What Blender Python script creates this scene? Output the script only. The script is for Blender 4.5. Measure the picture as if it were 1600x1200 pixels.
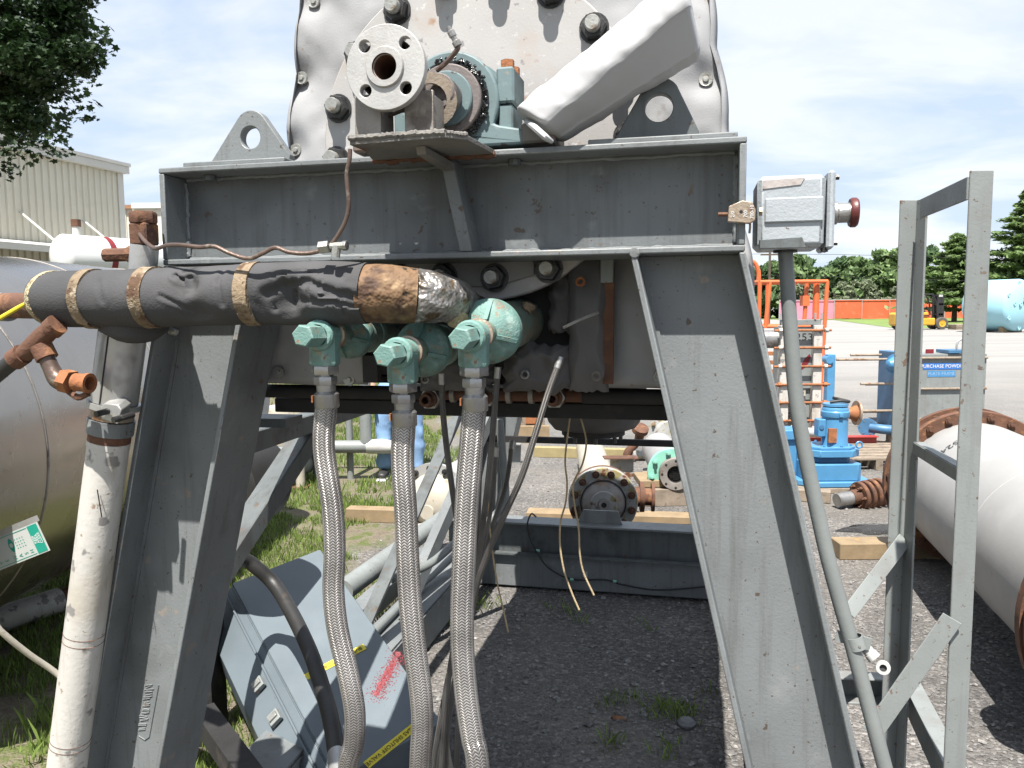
import bpy, bmesh, math, random
import numpy as np
from mathutils import Vector, Matrix, noise
random.seed(7); RNG = np.random.default_rng(7)
for o in list(bpy.data.objects): bpy.data.objects.remove(o)
SC = bpy.context.scene; COL = SC.collection
R = math.radians; PI = math.pi

# ------------------------------------------------------------------ camera
CAMH = 1.6; FPX = 1245.0; PITCH = R(5.41); ROLL = .009
cp, sp = math.cos(PITCH), math.sin(PITCH)
FW = Vector((0, cp, -sp)); U0 = Vector((0, sp, cp)); R0 = Vector((1, 0, 0))
RT = R0*math.cos(ROLL) - U0*math.sin(ROLL); UP = U0*math.cos(ROLL) + R0*math.sin(ROLL)
CP = Vector((0, 0, CAMH))
cd = bpy.data.cameras.new('camera'); cam = bpy.data.objects.new('camera', cd); COL.objects.link(cam)
cd.sensor_width = 36; cd.lens = 36*FPX/1600; cd.clip_start = .05; cd.clip_end = 2000
m = Matrix.Identity(4)
for i in range(3): m[i][0] = RT[i]; m[i][1] = UP[i]; m[i][2] = -FW[i]; m[i][3] = CP[i]
cam.matrix_world = m; SC.camera = cam

# machine frame: u along the beam, v away from the camera, w up
YAW = R(13); MU = Vector((math.cos(YAW), -math.sin(YAW), 0)); MV = Vector((math.sin(YAW), math.cos(YAW), 0))
MO = Vector((-.147, 1.447, 0))
MW = Matrix(((MU.x, MV.x, 0, MO.x), (MU.y, MV.y, 0, MO.y), (0, 0, 1, 0), (0, 0, 0, 1)))

# ------------------------------------------------------------------ light
SUNV = (MU*.012 + MV*-.435 + Vector((0, 0, .895))).normalized()
sl = bpy.data.lights.new('sun', 'SUN'); sl.energy = 5.0; sl.angle = R(.53); sl.color = (1, .955, .89)
so = bpy.data.objects.new('sun', sl); COL.objects.link(so)
so.rotation_euler = SUNV.to_track_quat('Z', 'Y').to_euler(); so.location = (0, 0, 20)
SC.view_settings.view_transform = 'Standard'; SC.view_settings.look = 'None'
SC.view_settings.exposure = 1.25; SC.view_settings.gamma = 1; SC.view_settings.use_curve_mapping = False
wd = bpy.data.worlds.new('World'); SC.world = wd; wd.use_nodes = True
nt = wd.node_tree; nt.nodes.clear()
def wn(t, **k):
    n = nt.nodes.new(t)
    for a, b in k.items(): setattr(n, a, b)
    return n
sky = wn('ShaderNodeTexSky', sky_type='NISHITA', sun_disc=False, air_density=1.0, dust_density=1.2, ozone_density=1.2)
sky.sun_elevation = math.asin(SUNV.z); sky.sun_rotation = math.atan2(SUNV.x, SUNV.y)
geo = wn('ShaderNodeTexCoord')
sep = wn('ShaderNodeSeparateXYZ'); nt.links.new(geo.outputs['Generated'], sep.inputs[0])
zz = wn('ShaderNodeMath', operation='MAXIMUM'); zz.inputs[1].default_value = 0; nt.links.new(sep.outputs[2], zz.inputs[0])
za = wn('ShaderNodeMath', operation='ADD'); za.inputs[1].default_value = .22; nt.links.new(zz.outputs[0], za.inputs[0])
dv = wn('ShaderNodeVectorMath', operation='DIVIDE'); cb = wn('ShaderNodeCombineXYZ')
for i in range(3): nt.links.new(za.outputs[0], cb.inputs[i])
nt.links.new(geo.outputs['Generated'], dv.inputs[0]); nt.links.new(cb.outputs[0], dv.inputs[1])
mp = wn('ShaderNodeMapping'); mp.inputs['Location'].default_value = (3.1, 1.7, 0); mp.inputs['Scale'].default_value = (1, 1.5, 1)
nt.links.new(dv.outputs[0], mp.inputs[0])
n1 = wn('ShaderNodeTexNoise'); n1.inputs['Scale'].default_value = 1.5; n1.inputs['Detail'].default_value = 5; n1.inputs['Roughness'].default_value = .55
n1.inputs['Distortion'].default_value = .3
nt.links.new(mp.outputs[0], n1.inputs['Vector'])
rp = wn('ShaderNodeValToRGB'); rp.color_ramp.elements[0].position = .42; rp.color_ramp.elements[1].position = .62
rp.color_ramp.elements[0].color = (.60, .71, .89, 1); rp.color_ramp.elements[1].color = (.88, .91, .95, 1)
nt.links.new(n1.outputs[0], rp.inputs[0])
sc10 = wn('ShaderNodeVectorMath', operation='SCALE'); sc10.inputs['Scale'].default_value = 9.0; nt.links.new(rp.outputs[0], sc10.inputs[0])
mx = wn('ShaderNodeMix', data_type='RGBA'); mx.inputs[0].default_value = .78
nt.links.new(sky.outputs[0], mx.inputs[6]); nt.links.new(sc10.outputs[0], mx.inputs[7])
bg = wn('ShaderNodeBackground'); bg.inputs[1].default_value = .06; nt.links.new(mx.outputs[2], bg.inputs[0])
wo = wn('ShaderNodeOutputWorld'); nt.links.new(bg.outputs[0], wo.inputs[0])
SC.render.engine = 'CYCLES'; SC.cycles.max_bounces = 5; SC.cycles.diffuse_bounces = 3; SC.cycles.glossy_bounces = 3; SC.cycles.caustics_reflective = False; SC.cycles.caustics_refractive = False; SC.cycles.use_adaptive_sampling = True; SC.cycles.adaptive_threshold = .02; SC.cycles.use_denoising = True

# ------------------------------------------------------------------ measuring helpers (pixel of the photo -> point in the place)
def ray(x, y): return FW + RT*((x-800)/FPX) + UP*((600-y)/FPX)
def atZ(x, y, z=0): d = ray(x, y); return CP + d*((z-CAMH)/d.z)
def atY(x, y, Y): d = ray(x, y); return CP + d*(Y/d.y)
def M(x, y, v=0):
    d = ray(x, y); p = CP + d*((MO+MV*v-CP).dot(MV)/d.dot(MV)); q = p-MO
    return Vector((q.dot(MU), v, q.z))
def Mu(x, y, u):
    d = ray(x, y); p = CP + d*((MO+MU*u-CP).dot(MU)/d.dot(MU)); q = p-MO
    return Vector((u, q.dot(MV), q.z))
def Mz(x, y, z):
    q = atZ(x, y, z)-MO; return Vector((q.dot(MU), q.dot(MV), z))
def W(u, v, w): return MW @ Vector((u, v, w))

# ------------------------------------------------------------------ mesh builder
def frame(axis, up=(0, 0, 1)):
    a = Vector(axis).normalized(); u = Vector(up)
    if abs(a.dot(u.normalized())) > .98: u = Vector((1, 0, 0))
    x = u.cross(a).normalized(); y = a.cross(x)
    return x, y, a
class B:
    def __init__(s, F=None): s.v = []; s.f = []; s.uv = None; s.F = F
    def add(s, vs, fs):
        o = len(s.v); F = s.F
        for p in vs:
            p = Vector(p); s.v.append(F @ p if F else p)
        for f in fs: s.f.append([i+o for i in f])
        return s
    def box(s, x0, x1, y0, y1, z0, z1, b=0):
        if b <= 0:
            return s.add([(x, y, z) for x in (x0, x1) for y in (y0, y1) for z in (z0, z1)],
                [(0,1,3,2),(4,6,7,5),(0,4,5,1),(2,3,7,6),(0,2,6,4),(1,5,7,3)])
        X = ((x0, x0+b), (x1, x1-b)); Y = ((y0, y0+b), (y1, y1-b)); Z = ((z0, z0+b), (z1, z1-b))
        vs = []; ix = {}
        for i in (0, 1):
            for j in (0, 1):
                for k in (0, 1):
                    for a in range(3):
                        ix[i,j,k,a] = len(vs)
                        vs.append((X[i][0 if a == 0 else 1], Y[j][0 if a == 1 else 1], Z[k][0 if a == 2 else 1]))
        fs = []
        for i in (0, 1):
            fs.append([ix[i,0,0,0], ix[i,0,1,0], ix[i,1,1,0], ix[i,1,0,0]]); fs.append([ix[0,i,0,1], ix[0,i,1,1], ix[1,i,1,1], ix[1,i,0,1]]); fs.append([ix[0,0,i,2], ix[0,1,i,2], ix[1,1,i,2], ix[1,0,i,2]])
            for j in (0, 1):
                fs.append([ix[i,j,0,0], ix[i,j,1,0], ix[i,j,1,1], ix[i,j,0,1]])
                fs.append([ix[i,0,j,0], ix[i,1,j,0], ix[i,1,j,2], ix[i,0,j,2]])
                fs.append([ix[0,i,j,1], ix[1,i,j,1], ix[1,i,j,2], ix[0,i,j,2]])
                for k in (0, 1): fs.append([ix[i,j,k,0], ix[i,j,k,1], ix[i,j,k,2]])
        return s.add(vs, fs)
    def cyl(s, p0, p1, r0, r1=None, n=16, cap=True, hexa=False):
        p0 = Vector(p0); p1 = Vector(p1); r1 = r0 if r1 is None else r1
        return s.lathe([(0, 0)]*0 + ([(0, 0)] if cap else []) + [(r0, 0), (r1, 1)] + ([(0, 1)] if cap else []), p0, p1-p0, n, scale=True)
    def lathe(s, prof, p, axis, n=24, scale=False, up=(0, 0, 1), ph=0):
        p = Vector(p); L = Vector(axis).length if scale else 1; x, y, a = frame(axis, up)
        vs = []; rings = []
        for r, h in prof:
            c = p + a*(h*L)
            if r < 1e-6: rings.append([len(vs)]); vs.append(c)
            else:
                rings.append(list(range(len(vs), len(vs)+n)))
                for i in range(n): t = 2*PI*i/n+ph; vs.append(c + x*(r*math.cos(t)) + y*(r*math.sin(t)))
        fs = []
        for A, C in zip(rings[:-1], rings[1:]):
            if len(A) == 1 and len(C) == 1: continue
            for i in range(n):
                j = (i+1) % n
                if len(A) == 1: fs.append([A[0], C[j], C[i]])
                elif len(C) == 1: fs.append([A[i], A[j], C[0]])
                else: fs.append([A[i], A[j], C[j], C[i]])
        return s.add(vs, fs)
    def tube(s, pts, r, n=12, cap=True, sub=0, uv=False, wob=None):
        pts = [Vector(p) for p in pts]
        rr = list(r) if hasattr(r, '__len__') else [r]*len(pts)
        if sub: pts, rr = smooth(pts, rr, sub)
        x = None; vs = []; fs = []; uvs = []; L = 0
        for i, p in enumerate(pts):
            t = (pts[min(i+1, len(pts)-1)]-pts[max(i-1, 0)]).normalized()
            if x is None: x, y, _ = frame(t, (.13, .2, .97))
            else:
                x = (x - t*x.dot(t)).normalized(); y = t.cross(x)
            if i: L += (p-pts[i-1]).length
            for k in range(n):
                a = 2*PI*k/n; q = rr[i]
                d = x*math.cos(a)+y*math.sin(a)
                if wob: q *= 1+wob(p, a)
                vs.append(p+d*q); uvs.append((k/n, L))
        m = len(pts); uvl = []
        for i in range(m-1):
            for k in range(n):
                k2 = (k+1) % n
                fs.append([i*n+k, i*n+k2, (i+1)*n+k2, (i+1)*n+k])
                if uv: uvl += [(k/n, uvs[i*n][1]), ((k+1)/n, uvs[i*n][1]), ((k+1)/n, uvs[(i+1)*n][1]), (k/n, uvs[(i+1)*n][1])]
        if cap and not uv: fs.append(list(range(n))[::-1]); fs.append([(m-1)*n+k for k in range(n)])
        if uv: s.uv = (s.uv or []) + uvl
        return s.add(vs, fs)
    def holed(s, outer, holes, p, ex, ey, t):
        """flat plate with holes: 2D outlines in (ex,ey) at p, thickness t along ex x ey"""
        ex = Vector(ex).normalized(); ey = Vector(ey).normalized(); ez = ex.cross(ey); p = Vector(p)
        bm = bmesh.new(); E = []; loops = []
        for L in [outer]+holes:
            vs = [bm.verts.new((a, b, 0)) for a, b in L]; loops.append(len(L))
            E += [bm.edges.new((vs[i], vs[(i+1) % len(vs)])) for i in range(len(vs))]
        bmesh.ops.triangle_fill(bm, use_beauty=True, use_dissolve=False, edges=E, normal=(0, 0, 1))
        bm.verts.index_update(); V2 = [v.co.copy() for v in bm.verts]; F2 = [[v.index for v in f.verts] for f in bm.faces]; bm.free()
        N = len(V2)
        vs = [p+ex*c.x+ey*c.y for c in V2] + [p+ex*c.x+ey*c.y+ez*t for c in V2]
        fs = [f[::-1] for f in F2] + [[i+N for i in f] for f in F2]; o = 0
        for L in loops:
            for i in range(L): j = (i+1) % L; fs.append([o+i, o+j, o+j+N, o+i+N])
            o += L
        return s.add(vs, fs)
    def poly(s, pts, d):
        """prism: closed outline pts (3D) extruded by vector d"""
        d = Vector(d); pts = [Vector(p) for p in pts]; n = len(pts)
        return s.add(pts+[p+d for p in pts], [list(range(n))[::-1], [i+n for i in range(n)]]+[[i, (i+1) % n, (i+1) % n+n, i+n] for i in range(n)])
    def bar(s, p0, p1, w, h, up=(0, 0, 1), b=0):
        p0 = Vector(p0); p1 = Vector(p1); x, y, a = frame(p1-p0, up)
        F = Matrix(((x.x, y.x, a.x, p0.x), (x.y, y.y, a.y, p0.y), (x.z, y.z, a.z, p0.z), (0, 0, 0, 1)))
        t = B(F); t.box(-w/2, w/2, -h/2, h/2, 0, (p1-p0).length, b); return s.add(t.v, t.f)
def circ(cx, cy, r, n=20, a0=0): return [(cx+r*math.cos(a0+2*PI*i/n), cy+r*math.sin(a0+2*PI*i/n)) for i in range(n)]
def smooth(pts, rr, sub):
    P = [pts[0]*2-pts[1]]+pts+[pts[-1]*2-pts[-2]]; RR = [rr[0]]+rr+[rr[-1]]; o = []; ro = []
    for i in range(1, len(P)-2):
        a, b, c, d = P[i-1:i+3]
        for k in range(sub):
            t = k/sub
            o.append(.5*((2*b)+(c-a)*t+(2*a-5*b+4*c-d)*t*t+(3*b-a-3*c+d)*t**3)); ro.append(RR[i]*(1-t)+RR[i+1]*t)
    o.append(pts[-1]); ro.append(rr[-1]); return o, ro
# ------------------------------------------------------------------ objects
WL = {}
def mesh_of(name, b, base, mat, ang=35):
    me = bpy.data.meshes.new(name)
    me.from_pydata([tuple(p-base) for p in b.v], [], b.f)
    if b.uv:
        ul = me.uv_layers.new(name='UVMap'); flat = [c for q in b.uv for c in q]
        ul.data.foreach_set('uv', flat)
    bm = bmesh.new(); bm.from_mesh(me); bmesh.ops.recalc_face_normals(bm, faces=bm.faces); bm.to_mesh(me); bm.free()
    me.polygons.foreach_set('use_smooth', [True]*len(me.polygons)); me.set_sharp_from_angle(angle=R(ang))
    me.materials.append(mat); return me
def tag(o, label, cat, group=None):
    o['label'] = label; o['category'] = cat
    if group: o['group'] = group
def thing(name, label, cat, base, group=None):
    o = bpy.data.objects.new(name, None); COL.objects.link(o); base = Vector(base); o.location = base; WL[o] = base
    o.empty_display_size = .05; tag(o, label, cat, group); return o
def mth(name, label, cat, base, group=None): return thing(name, label, cat, MW @ Vector(base), group)
def part(par, name, b, mat, bev=0, ang=35, label=None, kind=None):
    o = bpy.data.objects.new(name, mesh_of(name, b, WL[par], mat, ang)); COL.objects.link(o); o.parent = par; WL[o] = WL[par]
    if bev:
        md = o.modifiers.new('bevel', 'BEVEL'); md.width = bev; md.segments = 2; md.limit_method = 'ANGLE'; md.angle_limit = R(40)
    if label: o['label'] = label
    if kind: o['kind'] = kind
    return o
def solo(name, label, cat, b, mat, base=None, group=None, ang=35):
    base = b.v[0].copy() if base is None else Vector(base)
    o = bpy.data.objects.new(name, mesh_of(name, b, base, mat, ang)); COL.objects.link(o); o.location = base; WL[o] = base
    tag(o, label, cat, group); return o
def inst(par, name, me, mw):
    o = bpy.data.objects.new(name, me); COL.objects.link(o); o.parent = par; o.matrix_local = Matrix.Translation(-WL[par]) @ mw; WL[o] = WL[par]; return o
def struct(name, b, mat, base=(0, 0, 0), kind='structure', ang=35):
    o = bpy.data.objects.new(name, mesh_of(name, b, Vector(base), mat, ang)); COL.objects.link(o); o.location = base; o['kind'] = kind; WL[o] = Vector(base); return o
def zmat(p, axis, ph=0):
    x, y, a = frame(axis); c, s_ = math.cos(ph), math.sin(ph); x2 = x*c+y*s_; y2 = y*c-x*s_
    return Matrix(((x2.x, y2.x, a.x, p[0]), (x2.y, y2.y, a.y, p[1]), (x2.z, y2.z, a.z, p[2]), (0, 0, 0, 1)))
def npmesh(name, V, k, mat, mi=None, mats=None):
    """V: (N*k,3) vertices of N separate k-gons"""
    n = len(V)//k; me = bpy.data.meshes.new(name)
    me.vertices.add(len(V)); me.vertices.foreach_set('co', np.asarray(V, np.float32).ravel())
    me.loops.add(len(V)); me.loops.foreach_set('vertex_index', np.arange(len(V), dtype=np.int32))
    me.polygons.add(n); me.polygons.foreach_set('loop_start', np.arange(0, n*k, k, dtype=np.int32))
    for q in (mats or [mat]): me.materials.append(q)
    if mi is not None: me.polygons.foreach_set('material_index', np.asarray(mi, np.int32))
    me.update(calc_edges=True); me.validate(); return me
# ------------------------------------------------------------------ materials
def mat(name, col, rough=.55, metal=0, var=.18, vs=5, spots=(), bump=.15, bs=60, coat=0, spec=.5, bdist=.004, rv=.12, streak=None):
    """spots: (colour, scale, threshold, softness) patches of rust, dirt, chips"""
    m = bpy.data.materials.new(name); m.use_nodes = True; t = m.node_tree; N = t.nodes; Lk = t.links
    col = [x*KA for x in col]; spots = [([x*KA for x in q[0]],)+tuple(q[1:]) for q in spots]
    bs_ = N['Principled BSDF']; tc = N.new('ShaderNodeTexCoord')
    def noi(sc, det=4, ro=.6, off=0):
        mp = N.new('ShaderNodeMapping'); mp.inputs['Location'].default_value = (off, off*1.7, off*.6); Lk.new(tc.outputs['Object'], mp.inputs[0])
        n = N.new('ShaderNodeTexNoise'); n.inputs['Scale'].default_value = sc; n.inputs['Detail'].default_value = det; n.inputs['Roughness'].default_value = ro
        Lk.new(mp.outputs[0], n.inputs['Vector']); return n.outputs[0]
    rp = N.new('ShaderNodeValToRGB'); Lk.new(noi(vs, 3), rp.inputs[0])
    c = col
    rp.color_ramp.elements[0].position = .28; rp.color_ramp.elements[1].position = .72
    rp.color_ramp.elements[0].color = (*[x*(1-var) for x in c], 1); rp.color_ramp.elements[1].color = (*[min(1, x*(1+var)) for x in c], 1)
    cur = rp.outputs[0]; k = 3; ruf = None
    for sp_ in spots:
        sc_, th, sf = sp_[1], sp_[2], sp_[3]
        r2 = N.new('ShaderNodeValToRGB'); r2.color_ramp.elements[0].position = th; r2.color_ramp.elements[1].position = min(1, th+sf)
        Lk.new(noi(sc_, 3, .62, k), r2.inputs[0]); k += 2.3
        mx = N.new('ShaderNodeMix'); mx.data_type = 'RGBA'; Lk.new(r2.outputs[0], mx.inputs[0]); Lk.new(cur, mx.inputs[6]); mx.inputs[7].default_value = (*sp_[0], 1); cur = mx.outputs[2]
    if streak:
        mp = N.new('ShaderNodeMapping'); mp.inputs['Scale'].default_value = (streak[1], streak[1], streak[1]*.07); Lk.new(tc.outputs['Object'], mp.inputs[0])
        n = N.new('ShaderNodeTexNoise'); n.inputs['Scale'].default_value = 1; n.inputs['Detail'].default_value = 4; n.inputs['Roughness'].default_value = .7; Lk.new(mp.outputs[0], n.inputs['Vector'])
        r2 = N.new('ShaderNodeValToRGB'); r2.color_ramp.elements[0].position = streak[2]; r2.color_ramp.elements[1].position = streak[2]+.22; r2.color_ramp.elements[1].color = (streak[3],)*3+(1,); Lk.new(n.outputs[0], r2.inputs[0])
        mx = N.new('ShaderNodeMix'); mx.data_type = 'RGBA'; Lk.new(r2.outputs[0], mx.inputs[0]); Lk.new(cur, mx.inputs[6]); mx.inputs[7].default_value = (*[x*KA for x in streak[0]], 1); cur = mx.outputs[2]
    Lk.new(cur, bs_.inputs['Base Color'])
    mr = N.new('ShaderNodeMapRange'); mr.inputs[3].default_value = max(.03, rough-rv); mr.inputs[4].default_value = min(1, rough+rv)
    Lk.new(noi(vs*2.3, 2, .6, 9), mr.inputs[0]); Lk.new(mr.outputs[0], bs_.inputs['Roughness'])
    bs_.inputs['Metallic'].default_value = metal; bs_.inputs['Specular IOR Level'].default_value = spec
    if coat: bs_.inputs['Coat Weight'].default_value = coat; bs_.inputs['Coat Roughness'].default_value = .2
    if bump:
        bp = N.new('ShaderNodeBump'); bp.inputs['Strength'].default_value = bump; bp.inputs['Distance'].default_value = bdist
        Lk.new(noi(bs, 2, .65, 5), bp.inputs['Height']); Lk.new(bp.outputs[0], bs_.inputs['Normal'])
    return m
KA = .78
RUST = (.16, .06, .025); RUST2 = (.26, .11, .045); DIRT = (.05, .045, .04); CHIP = (.09, .07, .055)
m_grey = mat('grey_paint', (.192, .208, .213), .5, 0, .15, 3, [((.12, .128, .126), 3.1, .52, .22), ((.245, .26, .26), 11, .60, .14), ((.27, .24, .21), 17, .66, .06), (CHIP, 38, .685, .03), ((.17, .095, .055), 13, .715, .05), (CHIP, 130, .67, .03)], .15, 170, streak=((.10, .10, .095), 26, .52, .65))
m_web = mat('grimy_shaded_web_paint', (.150, .163, .168), .5, 0, .2, 3, [((.085, .09, .09), 4, .5, .22), ((.21, .225, .225), 13, .62, .12), (CHIP, 38, .67, .03), ((.15, .09, .055), 15, .69, .05), (CHIP, 120, .66, .03)], .15, 170, streak=((.07, .07, .068), 24, .48, .7))  # frame paint darkened to carry the web's shade, with grime over it
m_greyd = mat('grey_paint_dirty_shaded', (.115, .13, .132), .5, 0, .2, 5, [(DIRT, 6, .56, .2), ((.12, .09, .07), 22, .64, .05), (CHIP, 55, .66, .03)], .15, 120, streak=((.05, .048, .045), 22, .5, .6))  # dirty paint; also stands in for shade on right lug and base beam web
m_greyl = mat('grey_paint_light', (.245, .265, .26), .5, 0, .12, 5, [((.17, .12, .09), 34, .665, .03), ((.2, .2, .19), 5, .55, .2), ((.13, .10, .08), 75, .66, .03)], .12, 140, streak=((.15, .15, .14), 30, .54, .5))
m_panel = mat('panel_grey_blue', (.135, .165, .185), .42, 0, .1, 4, [((.18, .205, .22), 3, .58, .25), (CHIP, 60, .73, .02)], .05, 90)
m_box = mat('cast_box_grey', (.41, .445, .47), .42, .1, .1, 6, [((.50, .46, .43), 5, .68, .06), ((.17, .10, .07), 48, .69, .03), ((.22, .12, .08), 110, .70, .03)], .2, 160)
m_cloth = mat('silver_cloth', (.365, .368, .375), .8, .0, .1, 4, [((.30, .29, .28), 3, .54, .22), ((.22, .20, .18), 12, .64, .10), ((.28, .18, .11), 34, .69, .05)], .35, 420, bdist=.0014, spec=.25)
m_pad = mat('silver_pad_cloth', (.47, .475, .485), .8, .0, .05, 4, [((.42, .42, .43), 5, .62, .2)], .25, 520, bdist=.001)
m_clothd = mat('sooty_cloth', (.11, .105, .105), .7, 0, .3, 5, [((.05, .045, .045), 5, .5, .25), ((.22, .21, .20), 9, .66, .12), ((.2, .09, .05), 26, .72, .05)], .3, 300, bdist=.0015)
m_plate = mat('stained_end_plate', (.43, .42, .41), .6, .1, .12, 4, [((.42, .37, .33), 7, .52, .2), ((.34, .20, .12), 16, .62, .08), ((.26, .24, .24), 42, .64, .06), ((.56, .55, .54), 60, .64, .06)], .12, 220, bdist=.002)
m_plated = mat('grey_lower_plate', (.30, .29, .28), .6, .1, .25, 5, [(DIRT, 6, .56, .2), ((.5, .48, .46), 12, .63, .08)], .3, 90)
m_black = mat('sooty_black', (.018, .017, .017), .75, 0, .4, 8, [((.06, .045, .04), 9, .6, .15)], .3, 70)
m_bolt = mat('dark_bolt', (.06, .06, .06), .42, .6, .3, 30, [((.2, .2, .19), 40, .62, .1)], .2, 160)
m_stud = mat('bright_stud', (.42, .42, .39), .45, .6, .2, 40, [((.2, .14, .09), 60, .6, .1)], .2, 200)
m_rust = mat('rusty_steel', (.13, .06, .035), .8, .1, .35, 10, [((.28, .13, .06), 14, .55, .12), ((.06, .035, .03), 9, .6, .12)], .5, 120)
m_rusto = mat('orange_rust', (.34, .13, .05), .8, .05, .3, 14, [(RUST, 18, .58, .12), ((.45, .24, .11), 30, .62, .1)], .5, 140)
m_steel = mat('worn_steel', (.42, .41, .395), .38, .75, .2, 12, [((.26, .24, .22), 14, .56, .15), ((.12, .1, .09), 50, .68, .05)], .25, 160)
m_flange = mat('flange_steel', (.52, .51, .49), .45, .35, .1, 10, [((.44, .42, .40), 12, .56, .12), ((.15, .14, .13), 24, .71, .03)], .15, 200)
m_bracket = mat('bracket_steel', (.34, .31, .28), .5, .4, .25, 8, [((.16, .13, .11), 12, .55, .12), (RUST2, 9, .66, .1)], .35, 120)
m_platerust = mat('rusted_bracket_plate', (.19, .18, .165), .65, .2, .3, 8, [(RUST, 8, .60, .12), ((.34, .29, .24), 14, .6, .1)], .4, 120)
m_teal = mat('teal_grey_casting', (.15, .215, .225), .6, .0, .14, 8, [((.09, .11, .11), 9, .55, .15), ((.26, .32, .32), 22, .62, .1), ((.06, .06, .055), 34, .65, .05), ((.3, .25, .2), 30, .72, .05)], .12, 200, bdist=.002)
m_green = mat('sea_green_brass', (.16, .295, .262), .62, .0, .16, 9, [((.29, .41, .37), 30, .56, .12), ((.13, .16, .13), 13, .56, .12), ((.30, .25, .17), 26, .60, .08), ((.24, .15, .09), 48, .64, .05)], .6, 260, bdist=.002)
m_greenw = mat('worn_green_union', (.22, .30, .25), .6, .15, .2, 14, [((.3, .22, .15), 16, .55, .12), ((.09, .08, .07), 22, .62, .1)], .4, 180)
m_grease = mat('black_grease', (.012, .014, .014), .25, 0, .3, 20, [], .9, 130)
m_seal = mat('purplish_seal', (.22, .19, .18), .5, .3, .15, 20, [(DIRT, 30, .6, .1)], .2, 150)
m_foam = mat('black_foam', (.088, .088, .091), .88, 0, .18, 7, [((.085, .083, .08), 5, .55, .2), ((.03, .03, .03), 11, .62, .1), ((.13, .12, .11), 70, .70, .05)], .4, 260, bdist=.0025, spec=.08)
m_tapee = mat('brown_flaking_wrap', (.20, .12, .065), .7, 0, .4, 14, [((.08, .045, .03), 18, .52, .10), ((.34, .23, .13), 24, .58, .08), ((.04, .03, .022), 50, .64, .05)], 1, 50, bdist=.008, spec=.3)
m_tape = mat('brown_tape', (.255, .195, .13), .85, 0, .35, 14, [((.11, .065, .04), 22, .50, .10), ((.36, .30, .22), 30, .58, .08), ((.46, .42, .37), 120, .65, .04), ((.05, .035, .025), 60, .66, .04)], .9, 90, bdist=.005, spec=.25)
m_foil = mat('crumpled_foil', (.36, .34, .32), .42, .7, .2, 20, [((.12, .09, .06), 20, .52, .12), ((.2, .14, .08), 45, .6, .08)], 1, 45, bdist=.012)
m_insul = mat('fibre_insulation', (.42, .36, .22), .9, 0, .3, 20, [((.2, .13, .07), 20, .55, .15)], 1, 90, bdist=.01)
m_tube = mat('brown_tubing', (.15, .105, .085), .42, .45, .25, 20, [((.3, .26, .22), 30, .6, .1)], .15, 150)
m_white = mat('weathered_white', (.58, .56, .52), .6, 0, .1, 4, [((.42, .37, .29), 4, .52, .2), ((.33, .28, .22), 55, .645, .04), ((.24, .23, .22), 13, .615, .03), ((.32, .25, .19), 20, .70, .04)], .2, 90, streak=((.32, .28, .23), 40, .52, .7))
m_clad = mat('galvanised_cladding', (.50, .50, .49), .38, .6, .12, 9, [((.32, .31, .30), 9, .58, .1)], .12, 120)
m_inox = mat('dull_stainless', (.50, .455, .40), .27, .95, .07, 2, [((.46, .42, .37), 3, .55, .2), ((.30, .26, .22), 30, .70, .04)], .1, 12, bdist=.006, streak=((.42, .37, .31), 8, .5, .4))
m_orange = mat('orange_lift_paint', (.72, .16, .05), .5, 0, .1, 8, [((.5, .2, .1), 20, .64, .1)], .1, 100)
m_blue = mat('blue_enamel', (.085, .27, .48), .35, 0, .08, 8, [((.04, .2, .42), 12, .62, .15), ((.2, .3, .36), 40, .70, .04)], .12, 120)
m_blued = mat('dark_blue_paint', (.06, .17, .31), .45, 0, .1, 8, [((.3, .2, .14), 40, .72, .04)], .1, 120)
m_cream = mat('cream_vessel_paint', (.50, .46, .38), .55, 0, .1, 6, [((.3, .2, .12), 14, .66, .08)], .15, 90)
m_peel = mat('peeling_paint', (.40, .40, .38), .6, .05, .15, 9, [((.32, .27, .12), 14, .54, .08), (RUST, 12, .58, .08)], .4, 90)
m_pipe = mat('white_vessel_paint', (.37, .365, .355), .5, 0, .07, 3, [((.36, .27, .2), 9, .70, .06), ((.42, .42, .41), 3, .6, .2)], .1, 60)
m_seafoam = mat('sea_foam_paint', (.24, .55, .43), .5, 0, .1, 9, [((.3, .3, .25), 24, .70, .06)], .2, 120)
m_wood = mat('new_timber', (.28, .205, .12), .75, 0, .18, 9, [((.36, .22, .09), 16, .6, .12)], .3, 60)
m_woodg = mat('grey_pallet_wood', (.26, .21, .16), .85, 0, .3, 9, [((.12, .09, .07), 16, .58, .12)], .4, 60)
m_redbm = mat('red_beam_paint', (.42, .05, .04), .5, 0, .15, 8, [], .15, 90)
m_yel = mat('yellow_label', (.80, .66, .04), .5, 0, .04, 20, [], 0)
m_ink = mat('black_ink', (.02, .02, .02), .6, 0, .05, 20, [], 0)
m_redspray = mat('red_spray', (.20, .012, .018), .6, 0, .2, 30, [], 0)
m_signw = mat('sign_white', (.5, .52, .5), .4, 0, .04, 20, [], 0)
m_signg = mat('sign_green', (.015, .30, .22), .4, 0, .04, 20, [], 0)
m_signb = mat('sign_blue', (.04, .17, .52), .4, 0, .06, 20, [], 0)
m_signb2 = mat('sign_blue_faded', (.07, .25, .50), .4, 0, .1, 20, [((.2, .4, .6), 40, .6, .1)], 0)
m_lettw = mat('white_lettering', (.8, .8, .8), .5, 0, .03, 20, [], 0)
m_hosebk = mat('black_rubber', (.022, .021, .02), .5, 0, .3, 10, [((.11, .075, .055), 5, .64, .15)], .15, 160)
m_conduit = mat('grey_conduit', (.195, .21, .205), .42, 0, .1, 8, [((.13, .1, .08), 26, .72, .04)], .1, 120)
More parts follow.
